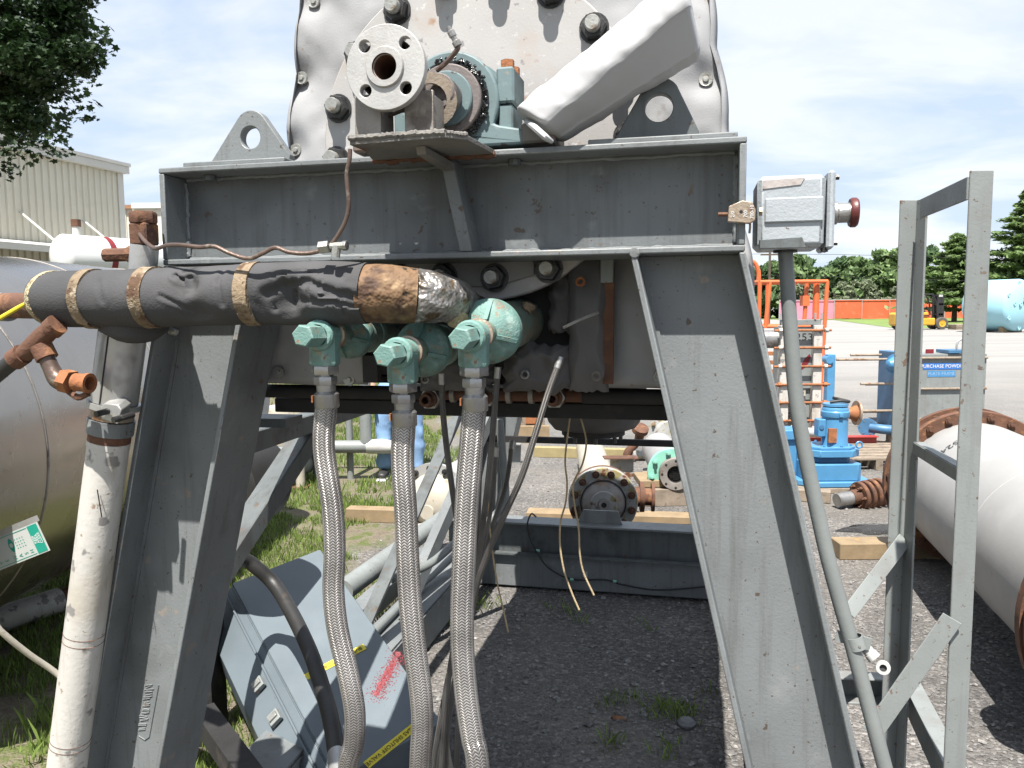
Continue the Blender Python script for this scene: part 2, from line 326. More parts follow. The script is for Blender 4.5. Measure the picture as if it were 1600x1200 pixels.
m_rope = mat('beige_twine', (.46, .36, .22), .8, 0, .2, 30, [], .4, 300)
m_jeans = mat('blue_denim', (.24, .40, .64), .85, 0, .2, 9, [((.28, .44, .70), 6, .6, .2)], .4, 150)
m_shirt = mat('grey_shirt', (.25, .26, .28), .85, 0, .1, 9, [], .3, 150)
m_skin = mat('skin', (.48, .29, .20), .55, 0, .06, 12, [], .05, 100)
m_hair = mat('dark_hair', (.03, .02, .015), .6, 0, .2, 30, [], .6, 200)
m_shoe = mat('black_shoe', (.03, .03, .03), .5, 0, .2, 20, [], .2, 150)
m_sole = mat('white_sole', (.6, .6, .58), .6, 0, .05, 20, [], 0)
m_bldg = mat('beige_siding', (.66, .63, .53), .55, 0, .05, 1.5, [((.56, .53, .44), 1.2, .6, .2)], .05, 30)
m_trim = mat('white_trim', (.62, .61, .56), .55, 0, .05, 2, [((.4, .3, .2), 6, .72, .06)], .05, 30)
m_roofr = mat('rusty_roof', (.34, .17, .09), .7, 0, .25, 3, [], .2, 20)
m_dark = mat('dark_opening', (.03, .028, .025), .8, 0, .2, 5, [], 0)
m_red = mat('red_cap', (.11, .02, .017), .4, 0, .2, 20, [], .1, 100)
m_brass = mat('bronze_lug', (.42, .34, .26), .45, .5, .15, 20, [((.25, .13, .07), 14, .56, .1)], .3, 160)
m_fork = mat('forklift_yellow', (.66, .36, .03), .5, 0, .12, 3, [((.3, .2, .08), 5, .64, .1)], .1, 40)
m_tyre = mat('dusty_tyre', (.10, .09, .08), .85, 0, .2, 6, [], .3, 40)
m_ltblue = mat('pale_blue_tank', (.36, .66, .76), .4, 0, .05, .6, [((.3, .52, .62), .8, .6, .2)], .02, 10)
m_fence = mat('orange_fence_fabric', (.72, .15, .075), .95, 0, .09, .8, [((.68, .24, .15), 1.4, .55, .2)], .1, 8, spec=.05)
m_fencep = mat('pink_fence_fabric', (.72, .25, .33), .75, 0, .08, .8, [], .1, 8)
m_galv = mat('galvanised_post', (.45, .46, .46), .5, .4, .1, 5, [], .05, 60)
m_bark = mat('tree_bark', (.10, .075, .05), .9, 0, .3, 4, [], .6, 12)
m_plastic = mat('white_plastic', (.5, .5, .48), .4, 0, .04, 20, [((.5, .45, .38), 30, .68, .06)], .05, 120)
def leafmat(name, c, tr=.35, var=.35):
    c = [x*.85 for x in c]
    m = bpy.data.materials.new(name); m.use_nodes = True; t = m.node_tree; N = t.nodes; b = N['Principled BSDF']
    g = N.new('ShaderNodeNewGeometry'); rp = N.new('ShaderNodeValToRGB'); t.links.new(g.outputs['Random Per Island'], rp.inputs[0])
    rp.color_ramp.elements[0].color = (*[x*(1-var) for x in c], 1); rp.color_ramp.elements[1].color = (*[x*(1+var) for x in c], 1)
    t.links.new(rp.outputs[0], b.inputs['Base Color']); b.inputs['Roughness'].default_value = .55; b.inputs['Specular IOR Level'].default_value = .3
    tl = N.new('ShaderNodeBsdfTranslucent'); t.links.new(rp.outputs[0], tl.inputs[0]); ms = N.new('ShaderNodeMixShader'); ms.inputs[0].default_value = tr
    t.links.new(b.outputs[0], ms.inputs[1]); t.links.new(tl.outputs[0], ms.inputs[2]); t.links.new(ms.outputs[0], N['Material Output'].inputs[0]); return m
l_maple = leafmat('maple_leaf', (.024, .05, .016), .2)
l_far = [leafmat('far_leaf_%s' % n, c) for n, c in (('mid', (.155, .235, .095)), ('dark', (.115, .19, .085)), ('grey', (.24, .28, .175)), ('light', (.20, .29, .12)))]
l_pine = leafmat('pine_needles', (.20, .29, .11), .4)
l_grass = leafmat('grass_blades', (.20, .28, .07), .4, .5)
def braidmat(name, c, cols, pitch, dark=.35):
    m = bpy.data.materials.new(name); m.use_nodes = True; t = m.node_tree; N = t.nodes; b = N['Principled BSDF']; L = t.links
    uv = N.new('ShaderNodeUVMap'); s = N.new('ShaderNodeSeparateXYZ'); L.new(uv.outputs[0], s.inputs[0])
    def mt(op, a, bb=None, cc=None):
        n = N.new('ShaderNodeMath'); n.operation = op
        for i, q in enumerate((a, bb, cc)):
            if q is None: continue
            if isinstance(q, (int, float)): n.inputs[i].default_value = q
            else: L.new(q, n.inputs[i])
        return n.outputs[0]
    u = mt('MULTIPLY', s.outputs[0], cols); tri = mt('PINGPONG', u, 1.0)
    ph = mt('ADD', mt('MULTIPLY', s.outputs[1], 2*PI/pitch), mt('MULTIPLY', tri, 2*PI*.9))
    st = mt('MULTIPLY_ADD', mt('SINE', ph), .5, .5)
    ed = mt('MULTIPLY', mt('ABSOLUTE', mt('SINE', mt('MULTIPLY', u, PI))), .9)
    h = mt('MULTIPLY', mt('POWER', st, .6), mt('MULTIPLY_ADD', ed, .5, .5))
    rp = N.new('ShaderNodeValToRGB'); L.new(h, rp.inputs[0]); rp.color_ramp.elements[0].position = .1; rp.color_ramp.elements[1].position = .65
    rp.color_ramp.elements[0].color = (*[x*dark for x in c], 1); rp.color_ramp.elements[1].color = (*c, 1)
    tc = N.new('ShaderNodeTexCoord'); no = N.new('ShaderNodeTexNoise'); no.inputs['Scale'].default_value = 9; no.inputs['Detail'].default_value = 5; L.new(tc.outputs['Object'], no.inputs[0])
    mr = N.new('ShaderNodeMapRange'); mr.inputs[1].default_value = .3; mr.inputs[2].default_value = .7; mr.inputs[3].default_value = .42; mr.inputs[4].default_value = 1.1; L.new(no.outputs[0], mr.inputs[0])
    vm = N.new('ShaderNodeVectorMath'); vm.operation = 'SCALE'; L.new(rp.outputs[0], vm.inputs[0]); L.new(mr.outputs[0], vm.inputs['Scale'])
    L.new(vm.outputs[0], b.inputs['Base Color']); b.inputs['Metallic'].default_value = .75; b.inputs['Roughness'].default_value = .38
    bp = N.new('ShaderNodeBump'); bp.inputs['Strength'].default_value = .9; bp.inputs['Distance'].default_value = .0016; L.new(h, bp.inputs['Height']); L.new(bp.outputs[0], b.inputs['Normal']); return m
m_braid = braidmat('steel_braid', (.58, .55, .525), 22, .0052, .5)
m_braidt = braidmat('thin_shaded_braid', (.22, .21, .20), 12, .004, .5)  # braid colour darkened for the shadow the thin hoses hang in
# ================================================================== SETTING
def groundmat():
    m = bpy.data.materials.new('gravel_ground'); m.use_nodes = True; t = m.node_tree; N = t.nodes; L = t.links; b = N['Principled BSDF']
    tc = N.new('ShaderNodeTexCoord')
    def noi(sc, det=4, ro=.6, vec=None):
        n = N.new('ShaderNodeTexNoise'); n.inputs['Scale'].default_value = sc; n.inputs['Detail'].default_value = det; n.inputs['Roughness'].default_value = ro
        L.new(vec or tc.outputs['Object'], n.inputs['Vector']); return n.outputs[0]
    def ramp(x, stops):
        r = N.new('ShaderNodeValToRGB'); L.new(x, r.inputs[0]); e = r.color_ramp.elements
        while len(e) < len(stops): e.new(.5)
        for q, (p, c) in zip(e, stops): q.position = p; q.color = (*c, 1) if len(c) == 3 else c
        return r.outputs[0]
    def mix(f, a, c, op='MIX'):
        x = N.new('ShaderNodeMix'); x.data_type = 'RGBA'; x.blend_type = op
        if isinstance(f, float): x.inputs[0].default_value = f
        else: L.new(f, x.inputs[0])
        for s, q in ((6, a), (7, c)):
            if isinstance(q, tuple): x.inputs[s].default_value = (*q, 1)
            else: L.new(q, x.inputs[s])
        return x.outputs[2]
    vo = N.new('ShaderNodeTexVoronoi'); vo.inputs['Scale'].default_value = 70; L.new(tc.outputs['Object'], vo.inputs['Vector'])
    sepv = N.new('ShaderNodeSeparateColor'); L.new(vo.outputs['Color'], sepv.inputs[0])
    stones = ramp(sepv.outputs[0], [(0, (.04, .039, .038)), (.45, (.105, .10, .096)), (.8, (.165, .157, .148)), (1, (.32, .31, .30))])
    fine = ramp(noi(160, 2, .7), [(.3, (.05, .048, .046)), (.7, (.19, .182, .172))])
    c = mix(.5, stones, fine)
    patch = ramp(noi(1.1, 3, .65), [(.35, (.74, .74, .745)), (.68, (1.28, 1.26, 1.24))])
    c = mix(1.0, c, patch, 'MULTIPLY')
    tan = ramp(noi(.5, 3, .6), [(.5, (0, 0, 0)), (.68, (.6, .6, .6))])
    c = mix(tan, c, (.165, .15, .13))
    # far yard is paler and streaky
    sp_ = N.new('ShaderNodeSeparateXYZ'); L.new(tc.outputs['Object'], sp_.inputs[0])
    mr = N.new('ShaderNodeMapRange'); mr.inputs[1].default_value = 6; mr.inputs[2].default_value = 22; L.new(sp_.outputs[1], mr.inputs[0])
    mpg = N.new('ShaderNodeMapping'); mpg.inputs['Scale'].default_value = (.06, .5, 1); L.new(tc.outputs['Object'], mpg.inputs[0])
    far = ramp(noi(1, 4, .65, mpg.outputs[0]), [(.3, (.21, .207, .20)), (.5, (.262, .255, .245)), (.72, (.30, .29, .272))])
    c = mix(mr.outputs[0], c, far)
    # turf and dirt on the left
    ma = N.new('ShaderNodeMath'); ma.operation = 'MULTIPLY_ADD'; ma.inputs[1].default_value = 2.2; ma.inputs[2].default_value = -1.85; L.new(noi(.9, 3, .6), ma.inputs[0])
    mb = N.new('ShaderNodeMath'); mb.operation = 'SUBTRACT'; L.new(ma.outputs[0], mb.inputs[0]); L.new(sp_.outputs[0], mb.inputs[1])
    mk = N.new('ShaderNodeMapRange'); mk.inputs[1].default_value = -.1; mk.inputs[2].default_value = .35; L.new(mb.outputs[0], mk.inputs[0])
    my = N.new('ShaderNodeMapRange'); my.inputs[1].default_value = 26; my.inputs[2].default_value = 20; L.new(sp_.outputs[1], my.inputs[0])
    mm = N.new('ShaderNodeMath'); mm.operation = 'MULTIPLY'; L.new(mk.outputs[0], mm.inputs[0]); L.new(my.outputs[0], mm.inputs[1])
    turf = ramp(noi(7, 4, .7), [(.3, (.11, .09, .068)), (.48, (.16, .138, .10)), (.6, (.085, .105, .033)), (.75, (.11, .14, .04))])
    c = mix(mm.outputs[0], c, turf)
    L.new(c, b.inputs['Base Color']); b.inputs['Roughness'].default_value = .9; b.inputs['Specular IOR Level'].default_value = .25
    bp = N.new('ShaderNodeBump'); bp.inputs['Strength'].default_value = .8; bp.inputs['Distance'].default_value = .012
    ad = N.new('ShaderNodeMath'); ad.operation = 'SUBTRACT'; L.new(noi(90, 2, .7), ad.inputs[0]); L.new(vo.outputs['Distance'], ad.inputs[1])
    L.new(ad.outputs[0], bp.inputs['Height']); L.new(bp.outputs[0], b.inputs['Normal']); return m
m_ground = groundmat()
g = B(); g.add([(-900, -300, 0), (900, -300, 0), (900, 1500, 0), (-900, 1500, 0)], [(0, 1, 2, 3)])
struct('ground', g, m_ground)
m_lawn = mat('far_lawn', (.16, .24, .055), .9, 0, .25, .4, [((.24, .25, .10), .3, .56, .15)], .3, 4)
g = B(); g.add([(p[0], p[1], .02) for p in ((36, 89.5), (26.5, 55), (33, 53.5), (60, 50), (140, 70), (140, 135), (-60, 135), (-60, 100), (28, 100))], [list(range(9))])
struct('lawn', g, m_lawn)
# ground patches (asphalt lump)
def gmask(X, Y):   # turf coverage on the left
    return X < -.75 - .35*math.sin(Y*1.3) + .25*math.sin(Y*3.1+1)
# --- pebbles under and around the machine (uncountable)
oct_v = np.array([(1, 0, 0), (-1, 0, 0), (0, 1, 0), (0, -1, 0), (0, 0, .7), (0, 0, -.5), (.6, .6, .35), (-.6, .55, .3)], float)
tri = np.array([(4, 0, 6), (4, 6, 2), (4, 2, 7), (4, 7, 1), (4, 1, 3), (4, 3, 0), (6, 0, 2), (7, 2, 1), (5, 2, 0), (5, 1, 2), (5, 3, 1), (5, 0, 3)])
def pebbles(n, xr, yr, smin, smax):
    X = RNG.uniform(*xr, n); Y = RNG.uniform(*yr, n); S = smin+(smax-smin)*RNG.random(n)**4; A = RNG.uniform(0, 2*PI, n)
    v = oct_v[None]*np.stack([S, S*RNG.uniform(.6, 1, n), S*RNG.uniform(.45, .9, n)], 1)[:, None, :]*RNG.uniform(.8, 1.2, (n, 8, 1))
    c, s_ = np.cos(A)[:, None], np.sin(A)[:, None]
    w = np.stack([v[..., 0]*c-v[..., 1]*s_+X[:, None], v[..., 0]*s_+v[..., 1]*c+Y[:, None], v[..., 2]+(S*.15)[:, None]], -1)
    return w[:, tri].reshape(-1, 3)
def islandmat(name, stops, rough=.9):
    m = bpy.data.materials.new(name); m.use_nodes = True; t = m.node_tree; N = t.nodes; b = N['Principled BSDF']
    g = N.new('ShaderNodeNewGeometry'); tc = N.new('ShaderNodeTexCoord'); no = N.new('ShaderNodeTexNoise'); no.inputs['Scale'].default_value = 45; no.inputs['Detail'].default_value = 2
    t.links.new(tc.outputs['Object'], no.inputs[0]); rp = N.new('ShaderNodeValToRGB'); t.links.new(no.outputs[0], rp.inputs[0]); e = rp.color_ramp.elements
    while len(e) < len(stops): e.new(.5)
    for q, (p, c) in zip(e, stops): q.position = p; q.color = (*c, 1)
    t.links.new(rp.outputs[0], b.inputs['Base Color']); b.inputs['Roughness'].default_value = rough; return m
m_peb = islandmat('pebble_stone', [(.25, (.06, .058, .057)), (.5, (.13, .125, .12)), (.65, (.22, .21, .20)), (.8, (.40, .39, .37))])
pv = np.concatenate([pebbles(9000, (-.8, 2.6), (2.2, 5.6), .003, .016), pebbles(1600, (-.6, 2.4), (2.3, 4.8), .008, .024), pebbles(3500, (-1, 4.5), (5.2, 9), .006, .02)])
o = bpy.data.objects.new('pebbles', npmesh('pebbles', pv, 3, m_peb)); COL.objects.link(o); o['kind'] = 'stuff'; o['label'] = 'loose grey gravel stones scattered on the yard'
# --- grass (uncountable)
def blades(P, h, wd, lean=.6):
    n = len(P); A = RNG.uniform(0, 2*PI, n); H = h*RNG.uniform(.35, 1.25, n); w_ = wd*RNG.uniform(.6, 1.3, n)
    dx = np.stack([np.cos(A), np.sin(A), np.zeros(n)], 1); B2 = RNG.uniform(0, 2*PI, n)
    ln = np.stack([np.cos(B2), np.sin(B2), np.zeros(n)], 1)*(H*lean*RNG.random(n))[:, None]
    z = np.zeros((n, 3)); z[:, 2] = H
    return np.stack([P-dx*w_[:, None], P+dx*w_[:, None], P+z*.6+ln*.4+dx*w_[:, None]*.6, P+z+ln], 1).reshape(-1, 3)
def turfpts(n, xr, yr, cut):
    X = RNG.uniform(*xr, n); Y = RNG.uniform(*yr, n); keep = []
    for x, y in zip(X, Y):
        if not gmask(x, y): continue
        if noise.noise(Vector((x*1.7, y*1.7, 3)))+.5*noise.noise(Vector((x*6, y*6, 1))) > cut: keep.append((x, y, 0))
    return np.array(keep)
gv = [blades(turfpts(60000, (-3.6, -.3), (2.4, 6.5), -.25), .05, .0030), blades(turfpts(60000, (-6, -.2), (6, 13), -.16), .065, .0055), blades(turfpts(9000, (-8, 0), (12, 20), -.2), .10, .01)]
tp = []
for (x, y, n, s_) in ((1065, 1120, 90, .05), (1035, 1110, 50, .04), (965, 1100, 40, .04), (955, 1165, 30, .03), (1040, 1175, 25, .03), (760, 948, 50, .05), (905, 972, 14, .03), (1110, 1085, 14, .04), (880, 955, 20, .05), (690, 905, 40, .1), (1010, 985, 12, .05)):
    c = atZ(x, y)
    for _ in range(n): tp.append((c.x+random.gauss(0, s_), c.y+random.gauss(0, s_), 0))
gv.append(blades(np.array(tp), .055, .0025, .8))
# taller weeds near the frame edge
tp = [(c.x+random.gauss(0, .06), c.y+random.gauss(0, .06), 0) for c in [atZ(*q) for q in ((60, 1120), (30, 1150), (90, 1140), (20, 1050), (75, 1170), (110, 1185))] for _ in range(26)]
gv.append(blades(np.array(tp), .10, .0032, .7))
o = bpy.data.objects.new('grass', npmesh('grass', np.concatenate(gv), 4, l_grass)); COL.objects.link(o); o['kind'] = 'stuff'; o['label'] = 'short patchy green grass and weeds in the dirt'

# ------------------------------------------------------------------ trees
def leafcloud(centres, radii, n, size, flat=0.0, k=4):
    V = []
    for (c, r) in zip(centres, radii):
        d = RNG.normal(size=(n, 3)); d /= np.linalg.norm(d, axis=1)[:, None]; q = RNG.random(n)**.45
        P = np.asarray(c)[None]+d*q[:, None]*np.asarray(r)[None]
        a = RNG.normal(size=(n, 3)); a[:, 2] *= 1-flat; a /= np.linalg.norm(a, axis=1)[:, None]
        b = np.cross(a, RNG.normal(size=(n, 3))); b /= np.linalg.norm(b, axis=1)[:, None]
        if flat: b[:, 2] *= 1-flat
        s_ = (size*RNG.uniform(.5, 1.3, n))[:, None]
        V.append(np.stack([P-a*s_, P+b*s_*.55, P+a*s_, P-b*s_*.55], 1).reshape(-1, 3))
    return np.concatenate(V)
def maple_leaves(centres, radii, n, size):
    shp = np.array([(0, -.5), (.22, -.25), (.55, -.2), (.32, .1), (.42, .42), (.12, .3), (0, .65), (-.12, .3), (-.42, .42), (-.32, .1), (-.55, -.2), (-.22, -.25)])
    V = []
    for c, r in zip(centres, radii):
        d = RNG.normal(size=(n, 3)); d /= np.linalg.norm(d, axis=1)[:, None]; q = RNG.random(n)**.4
        P = np.asarray(c)[None]+d*q[:, None]*np.asarray(r)[None]
        nn = RNG.normal(size=(n, 3))*.6; nn[:, 2] += 1; nn /= np.linalg.norm(nn, axis=1)[:, None]
        a = np.cross(nn, RNG.normal(size=(n, 3))); a /= np.linalg.norm(a, axis=1)[:, None]; b = np.cross(nn, a)
        s_ = size*RNG.uniform(.6, 1.3, n)
        V.append((P[:, None]+a[:, None]*(shp[None, :, :1]*s_[:, None, None])+b[:, None]*(shp[None, :, 1:]*s_[:, None, None])).reshape(-1, 3))
    return np.concatenate(V)
def tree_thing(name, label, base, trunk, V, k, lm, group=None):
    t = thing(name, label, 'tree', base, group); part(t, 'trunk', trunk, m_bark)
    me = npmesh('crown', np.asarray(V)-np.array(base)[None], k, lm); o = bpy.data.objects.new('crown', me); COL.objects.link(o); o.parent = t; return t
# near maple at the top left
tb = Vector((-10.6, 13.6, 0)); cs = []; rs = []
br = B(); br.tube([tb, tb+Vector((.1, .1, 1.5)), tb+Vector((0, 0, 3)), tb+Vector((.2, .1, 5)), tb+Vector((.1, 0, 7.5))], [.26, .21, .18, .13, .05], 10, sub=3)
tips = [atY(x, y, Y) for x, y, Y in ((120, 90, 13), (95, 40, 13.4), (60, 130, 13), (30, 60, 12.6), (85, 10, 13.3), (30, 185, 12.8), (5, 150, 13.6), (70, 75, 13.8), (-40, 100, 12.6), (-60, 30, 13), (10, 10, 13.5), (-60, 170, 13.4), (45, 100, 12.3), (120, -20, 13.6), (20, 120, 13.2))]
for p in tips: cs.append(tuple(p)); rs.append((.42, .5, .30))
for _ in range(42):
    d = Vector((random.gauss(0, 1), random.gauss(0, 1), random.gauss(0, .8))).normalized(); q = tb+Vector((-.3, .6, 6.4))+Vector((d.x*2.9, d.y*2.9, d.z*2.4))
    cs.append(tuple(q)); rs.append((.9, .9, .55))
for p in tips[::2]+[Vector(c) for c in cs[15::3]]:
    s0 = tb+Vector((0, 0, random.uniform(2.6, 5))); mid = (s0+p)/2+Vector((0, 0, .2)); br.tube([s0, mid, p], [.06, .035, .01], 6, sub=3)
tree_thing('maple_tree', 'dark green maple tree overhanging the top left corner of the view', tb, br, np.concatenate([maple_leaves(cs[:15], rs[:15], 900, .085), maple_leaves(cs[15:], rs[15:], 300, .12)]), 12, l_maple)
# far tree line
def far_tree(base, h, wdt, lm, label, group, low=.12, n=120, size=.5):
    bx, by = base; cs = []; rs = []
    for i in range(int(16+h)):
        z = h*random.uniform(low, .95); rad = wdt*math.sqrt(max(.05, 1-((z/h-.5)/.52)**2)); a = random.uniform(0, 2*PI); q = rad*math.sqrt(random.random())*.8
        cs.append((bx+q*math.cos(a), by+q*math.sin(a), z)); s_ = wdt*random.uniform(.25, .42); rs.append((s_, s_, s_*.75))
    tr = B(); tr.tube([(bx, by, 0), (bx+.1, by, h*.4), (bx, by, h*.8)], [.2, .14, .04], 7)
    for c in cs[::3]: tr.tube([(bx, by, h*.35), c], [.07, .02], 5)
    tree_thing('broadleaf_tree', label, (bx, by, 0), tr, leafcloud(cs, rs, n, size), 4, lm, group)
places = []
x = 24.0
i = 0
while x < 96:
    Y = 104+random.uniform(-4, 8)
    hh = 6.9+random.uniform(-.5, 1.2) + (.9 if 46 < x < 53 else 0)
    far_tree((x, Y), hh, random.uniform(2.4, 3.4), l_far[(0, 1, 0, 3, 1)[i % 5]], ('mid green broadleaf tree in the wood beyond the fence', 'dark green broadleaf tree in the wood beyond the fence', 'mid green broadleaf tree in the wood beyond the fence', 'light green broadleaf tree in the wood beyond the fence', 'dark green broadleaf tree in the wood beyond the fence')[i % 5], 'wood beyond the orange fence')
    x += random.uniform(1.1, 1.7); i += 1
for k in range(18):     # grey-green shrubs in front of the wood
    far_tree((33.5+k*2.15+random.uniform(-.4, .4), 96+random.uniform(-1, 2)), random.uniform(3.6, 4.6), random.uniform(1.5, 2.0), l_far[2], 'grey green shrubby tree right behind the orange fence', 'shrubby trees behind the fence', .12, 80, .3)
def pine(base, h, wdt, label):
    bx, by = base; V = []; tr = B(); tr.tube([(bx, by, 0), (bx, by, h*.5), (bx, by, h)], [.24, .15, .03], 8)
    nb = int(h*10)
    for i in range(nb):
        z = h*(.12+.88*i/nb); L_ = wdt*(1-(z/h)**1.3)*random.uniform(.6, 1.1)+.25; a = i*2.4+random.uniform(-.4, .4)
        d = np.array((math.cos(a), math.sin(a), random.uniform(-.05, .22)))
        tr.tube([(bx, by, z), tuple(np.array((bx, by, z))+d*L_)], [.04, .01], 4)
        cs = [tuple(np.array((bx, by, z))+d*L_*f) for f in (.35, .6, .82, 1)]; V.append(leafcloud(cs, [(L_*.22+.12, L_*.22+.12, .18)]*4, 40, .30, .7))
    tree_thing('pine_tree', label, (bx, by, 0), tr, np.concatenate(V), 4, l_pine)
pine((45.0, 70), 11.6, 5.2, 'tall layered pine tree at the right edge behind the pale blue tank')
pine((41.0, 74), 8.0, 4.6, 'shorter light green pine tree between the two posts of the grey side frame')
pine((51, 76), 12.5, 3.8, 'tall pine tree beyond the right edge of the picture')

# ------------------------------------------------------------------ fence, pole, wires
fx0 = atY(1217, 490, 90).x; pw = 3.1; nf = 13
ft = thing('screen_fence', 'long orange and pink fabric covered chain link fence before the wood', 'fence', (fx0, 90, 0))
for i in range(nf):
    x0 = fx0+i*pw; part(ft, 'panel', B().box(x0+.03, x0+pw-.03, 89.99+.02*(i % 2), 90.005+.02*(i % 2), .10+.03*(i % 3), 2.2+.02*(i % 2)), m_fencep if i < 2 else m_fence)
for i in range(nf+1):
    x0 = fx0+i*pw; part(ft, 'post', B().cyl((x0, 89.92, 0), (x0, 89.92, 2.32), .045, n=8), m_galv)
part(ft, 'top_rail', B().cyl((fx0, 89.9, 2.24), (fx0+nf*pw, 89.9, 2.24), .035, n=8), m_galv)
pt = atY(1203, 400, 70)
pb = thing('utility_pole', 'thin wooden utility pole carrying wires left of the junction box conduit', 'pole', (pt.x, 70, 0))
part(pb, 'pole', B().cyl((pt.x, 70, 0), (pt.x, 70, 7.4), .13, .09, n=10), m_bark)
part(pb, 'crossarm', B().box(pt.x-.8, pt.x+.8, 69.93, 70.07, 6.0, 6.12), m_bark)
for (za, zb_, s_) in ((6.12, 6.12, .6), (4.25, 4.1, -.0)):
    w_ = B(); w_.tube([(pt.x-40, 70, za), (pt.x+s_, 70, za), (pt.x+30, 71, zb_-.7), (pt.x+70, 72, zb_)], .018, 5, sub=6)
    part(pb, 'wire', w_, m_ink)

# ------------------------------------------------------------------ buildings on the left
c1 = atZ(188, 258, 6.5); c0 = atZ(0, 215, 6.5); wdv = (c1-c0); wdv.z = 0; wdv.normalize(); wnv = Vector((wdv.y, -wdv.x, 0))
s0 = Vector((c1.x, c1.y, 0))-wdv*16
bl = thing('metal_building', 'large beige corrugated metal warehouse at the far left', 'building', s0)
Fm = Matrix(((wdv.x, -wnv.x, 0, s0.x), (wdv.y, -wnv.y, 0, s0.y), (0, 0, 1, 0), (0, 0, 0, 1)))   # x along wall, y into building
part(bl, 'wall', B(Fm).box(0, 16, 0, 11, 0, 6.4), m_bldg)
part(bl, 'roof', B(Fm).poly([(-.2, -.25, 6.45), (-.2, 11.2, 7.6), (-.2, 11.2, 7.7), (-.2, -.25, 6.56)], (16.4, 0, 0)), m_trim)
part(bl, 'fascia', B(Fm).box(-.2, 16.15, -.22, -.003, 6.22, 6.447), m_trim)
part(bl, 'corner_trim', B(Fm).box(15.8, 16.05, -.05, .2, 0, 6.21), m_trim)
rb = B().poly([(-.05, 0, 0), (.05, 0, 0), (.025, -.045, 0), (-.025, -.045, 0)], (0, 0, 6.21)); rme = mesh_of('rib', rb, Vector(), m_bldg)
for i in range(62): inst(bl, 'rib', rme, Fm @ Matrix.Translation((.15+i*.2533, -.002, .0)))
aw = part(bl, 'awning', B(Fm).poly([(6, -.06, 3.62), (6, -1.6, 3.36), (6, -1.6, 3.42), (6, -.06, 3.68)], (10.6, 0, 0)), m_trim)
part(aw, 'gutter', B(Fm).box(6, 16.6, -1.72, -1.603, 3.26, 3.44), m_trim)
for i in range(5): part(aw, 'tie_rod', B(Fm).cyl((7.3+i*2.3, -.05, 4.5), (7.3+i*2.3, -1.5, 3.44), .035, n=8), m_trim)
part(bl, 'doorway', B(Fm).box(11.9, 14.4, -.07, -.052, 0, 3.1), m_dark)
p2 = atY(190, 400, 44); b2 = thing('metal_shed', 'smaller beige shed with rusty roof edge behind the warehouse corner', 'building', (p2.x, 44, 0))
zt = atY(225, 322, 44).z
part(b2, 'wall', B().box(p2.x-6, p2.x+.9, 44, 52, 0, zt-.15), m_bldg)
part(b2, 'roof', B().box(p2.x-6.2, p2.x+1.0, 43.8, 52.2, zt-.148, zt+.05), m_roofr)
part(b2, 'bay', B().box(p2.x+.92, p2.x+7, 43.6, 51, 0, zt-.2), m_bldg)
part(b2, 'parapet', B().box(p2.x+.95, p2.x+7.2, 43.4, 51.2, zt-.19, zt+.1), m_trim)
for i in range(16): part(b2, 'rib', B().box(p2.x+.7-i*.4, p2.x+.78-i*.4, 43.95, 43.998, 0, zt-.16), m_bldg)

# white propane style tank on stand
pe = atY(97, 400, 12.5); r_ = .34; dp = Vector((.52, .85, 0)).normalized(); t = thing('white_storage_tank', 'white horizontal storage tank with a red band behind the stainless tank', 'tank', (pe.x, pe.y, 0))
part(t, 'shell', B().lathe([(0, -.10), (r_*.5, -.085), (r_*.85, -.04), (r_, .02), (r_, 3.2), (r_*.8, 3.28), (0, 3.34)], pe, dp, 40), mat('white_tank_paint', (.74, .76, .76), .4, 0, .03, 3, [], .03, 30), ang=50)
part(t, 'red_band', B().lathe([(r_+.001, .62), (r_+.004, .62), (r_+.004, .72), (r_+.001, .72)], pe, dp, 40), m_redspray)
part(t, 'filler_stub', B().cyl(pe+dp*.25+Vector((0, 0, r_-.02)), pe+dp*.25+Vector((0, 0, r_+.13)), .06), m_trim)
part(t, 'cap', B().cyl(pe+dp*.25+Vector((0, 0, r_+.13)), pe+dp*.25+Vector((0, 0, r_+.24)), .075, n=8), m_rust)
v0 = pe+dp*1.5+Vector((0, 0, r_-.02)); part(t, 'vent_pipe', B().tube([v0, v0+Vector((0, 0, .25)), v0+Vector((-.05, 0, .38)), v0+Vector((-.13, 0, .40)), v0+Vector((-.19, 0, .33)), v0+Vector((-.2, 0, .24))], .035, 10, sub=4), m_trim)
for f in (.5, 2.6):
    q = pe+dp*f
    for s_ in (-1, 1): part(t, 'leg', B().bar((q.x+s_*.25*dp.y, q.y-s_*.25*dp.x, 0), (q.x+s_*.2*dp.y, q.y-s_*.2*dp.x, pe.z-.2), .08, .08), m_trim)
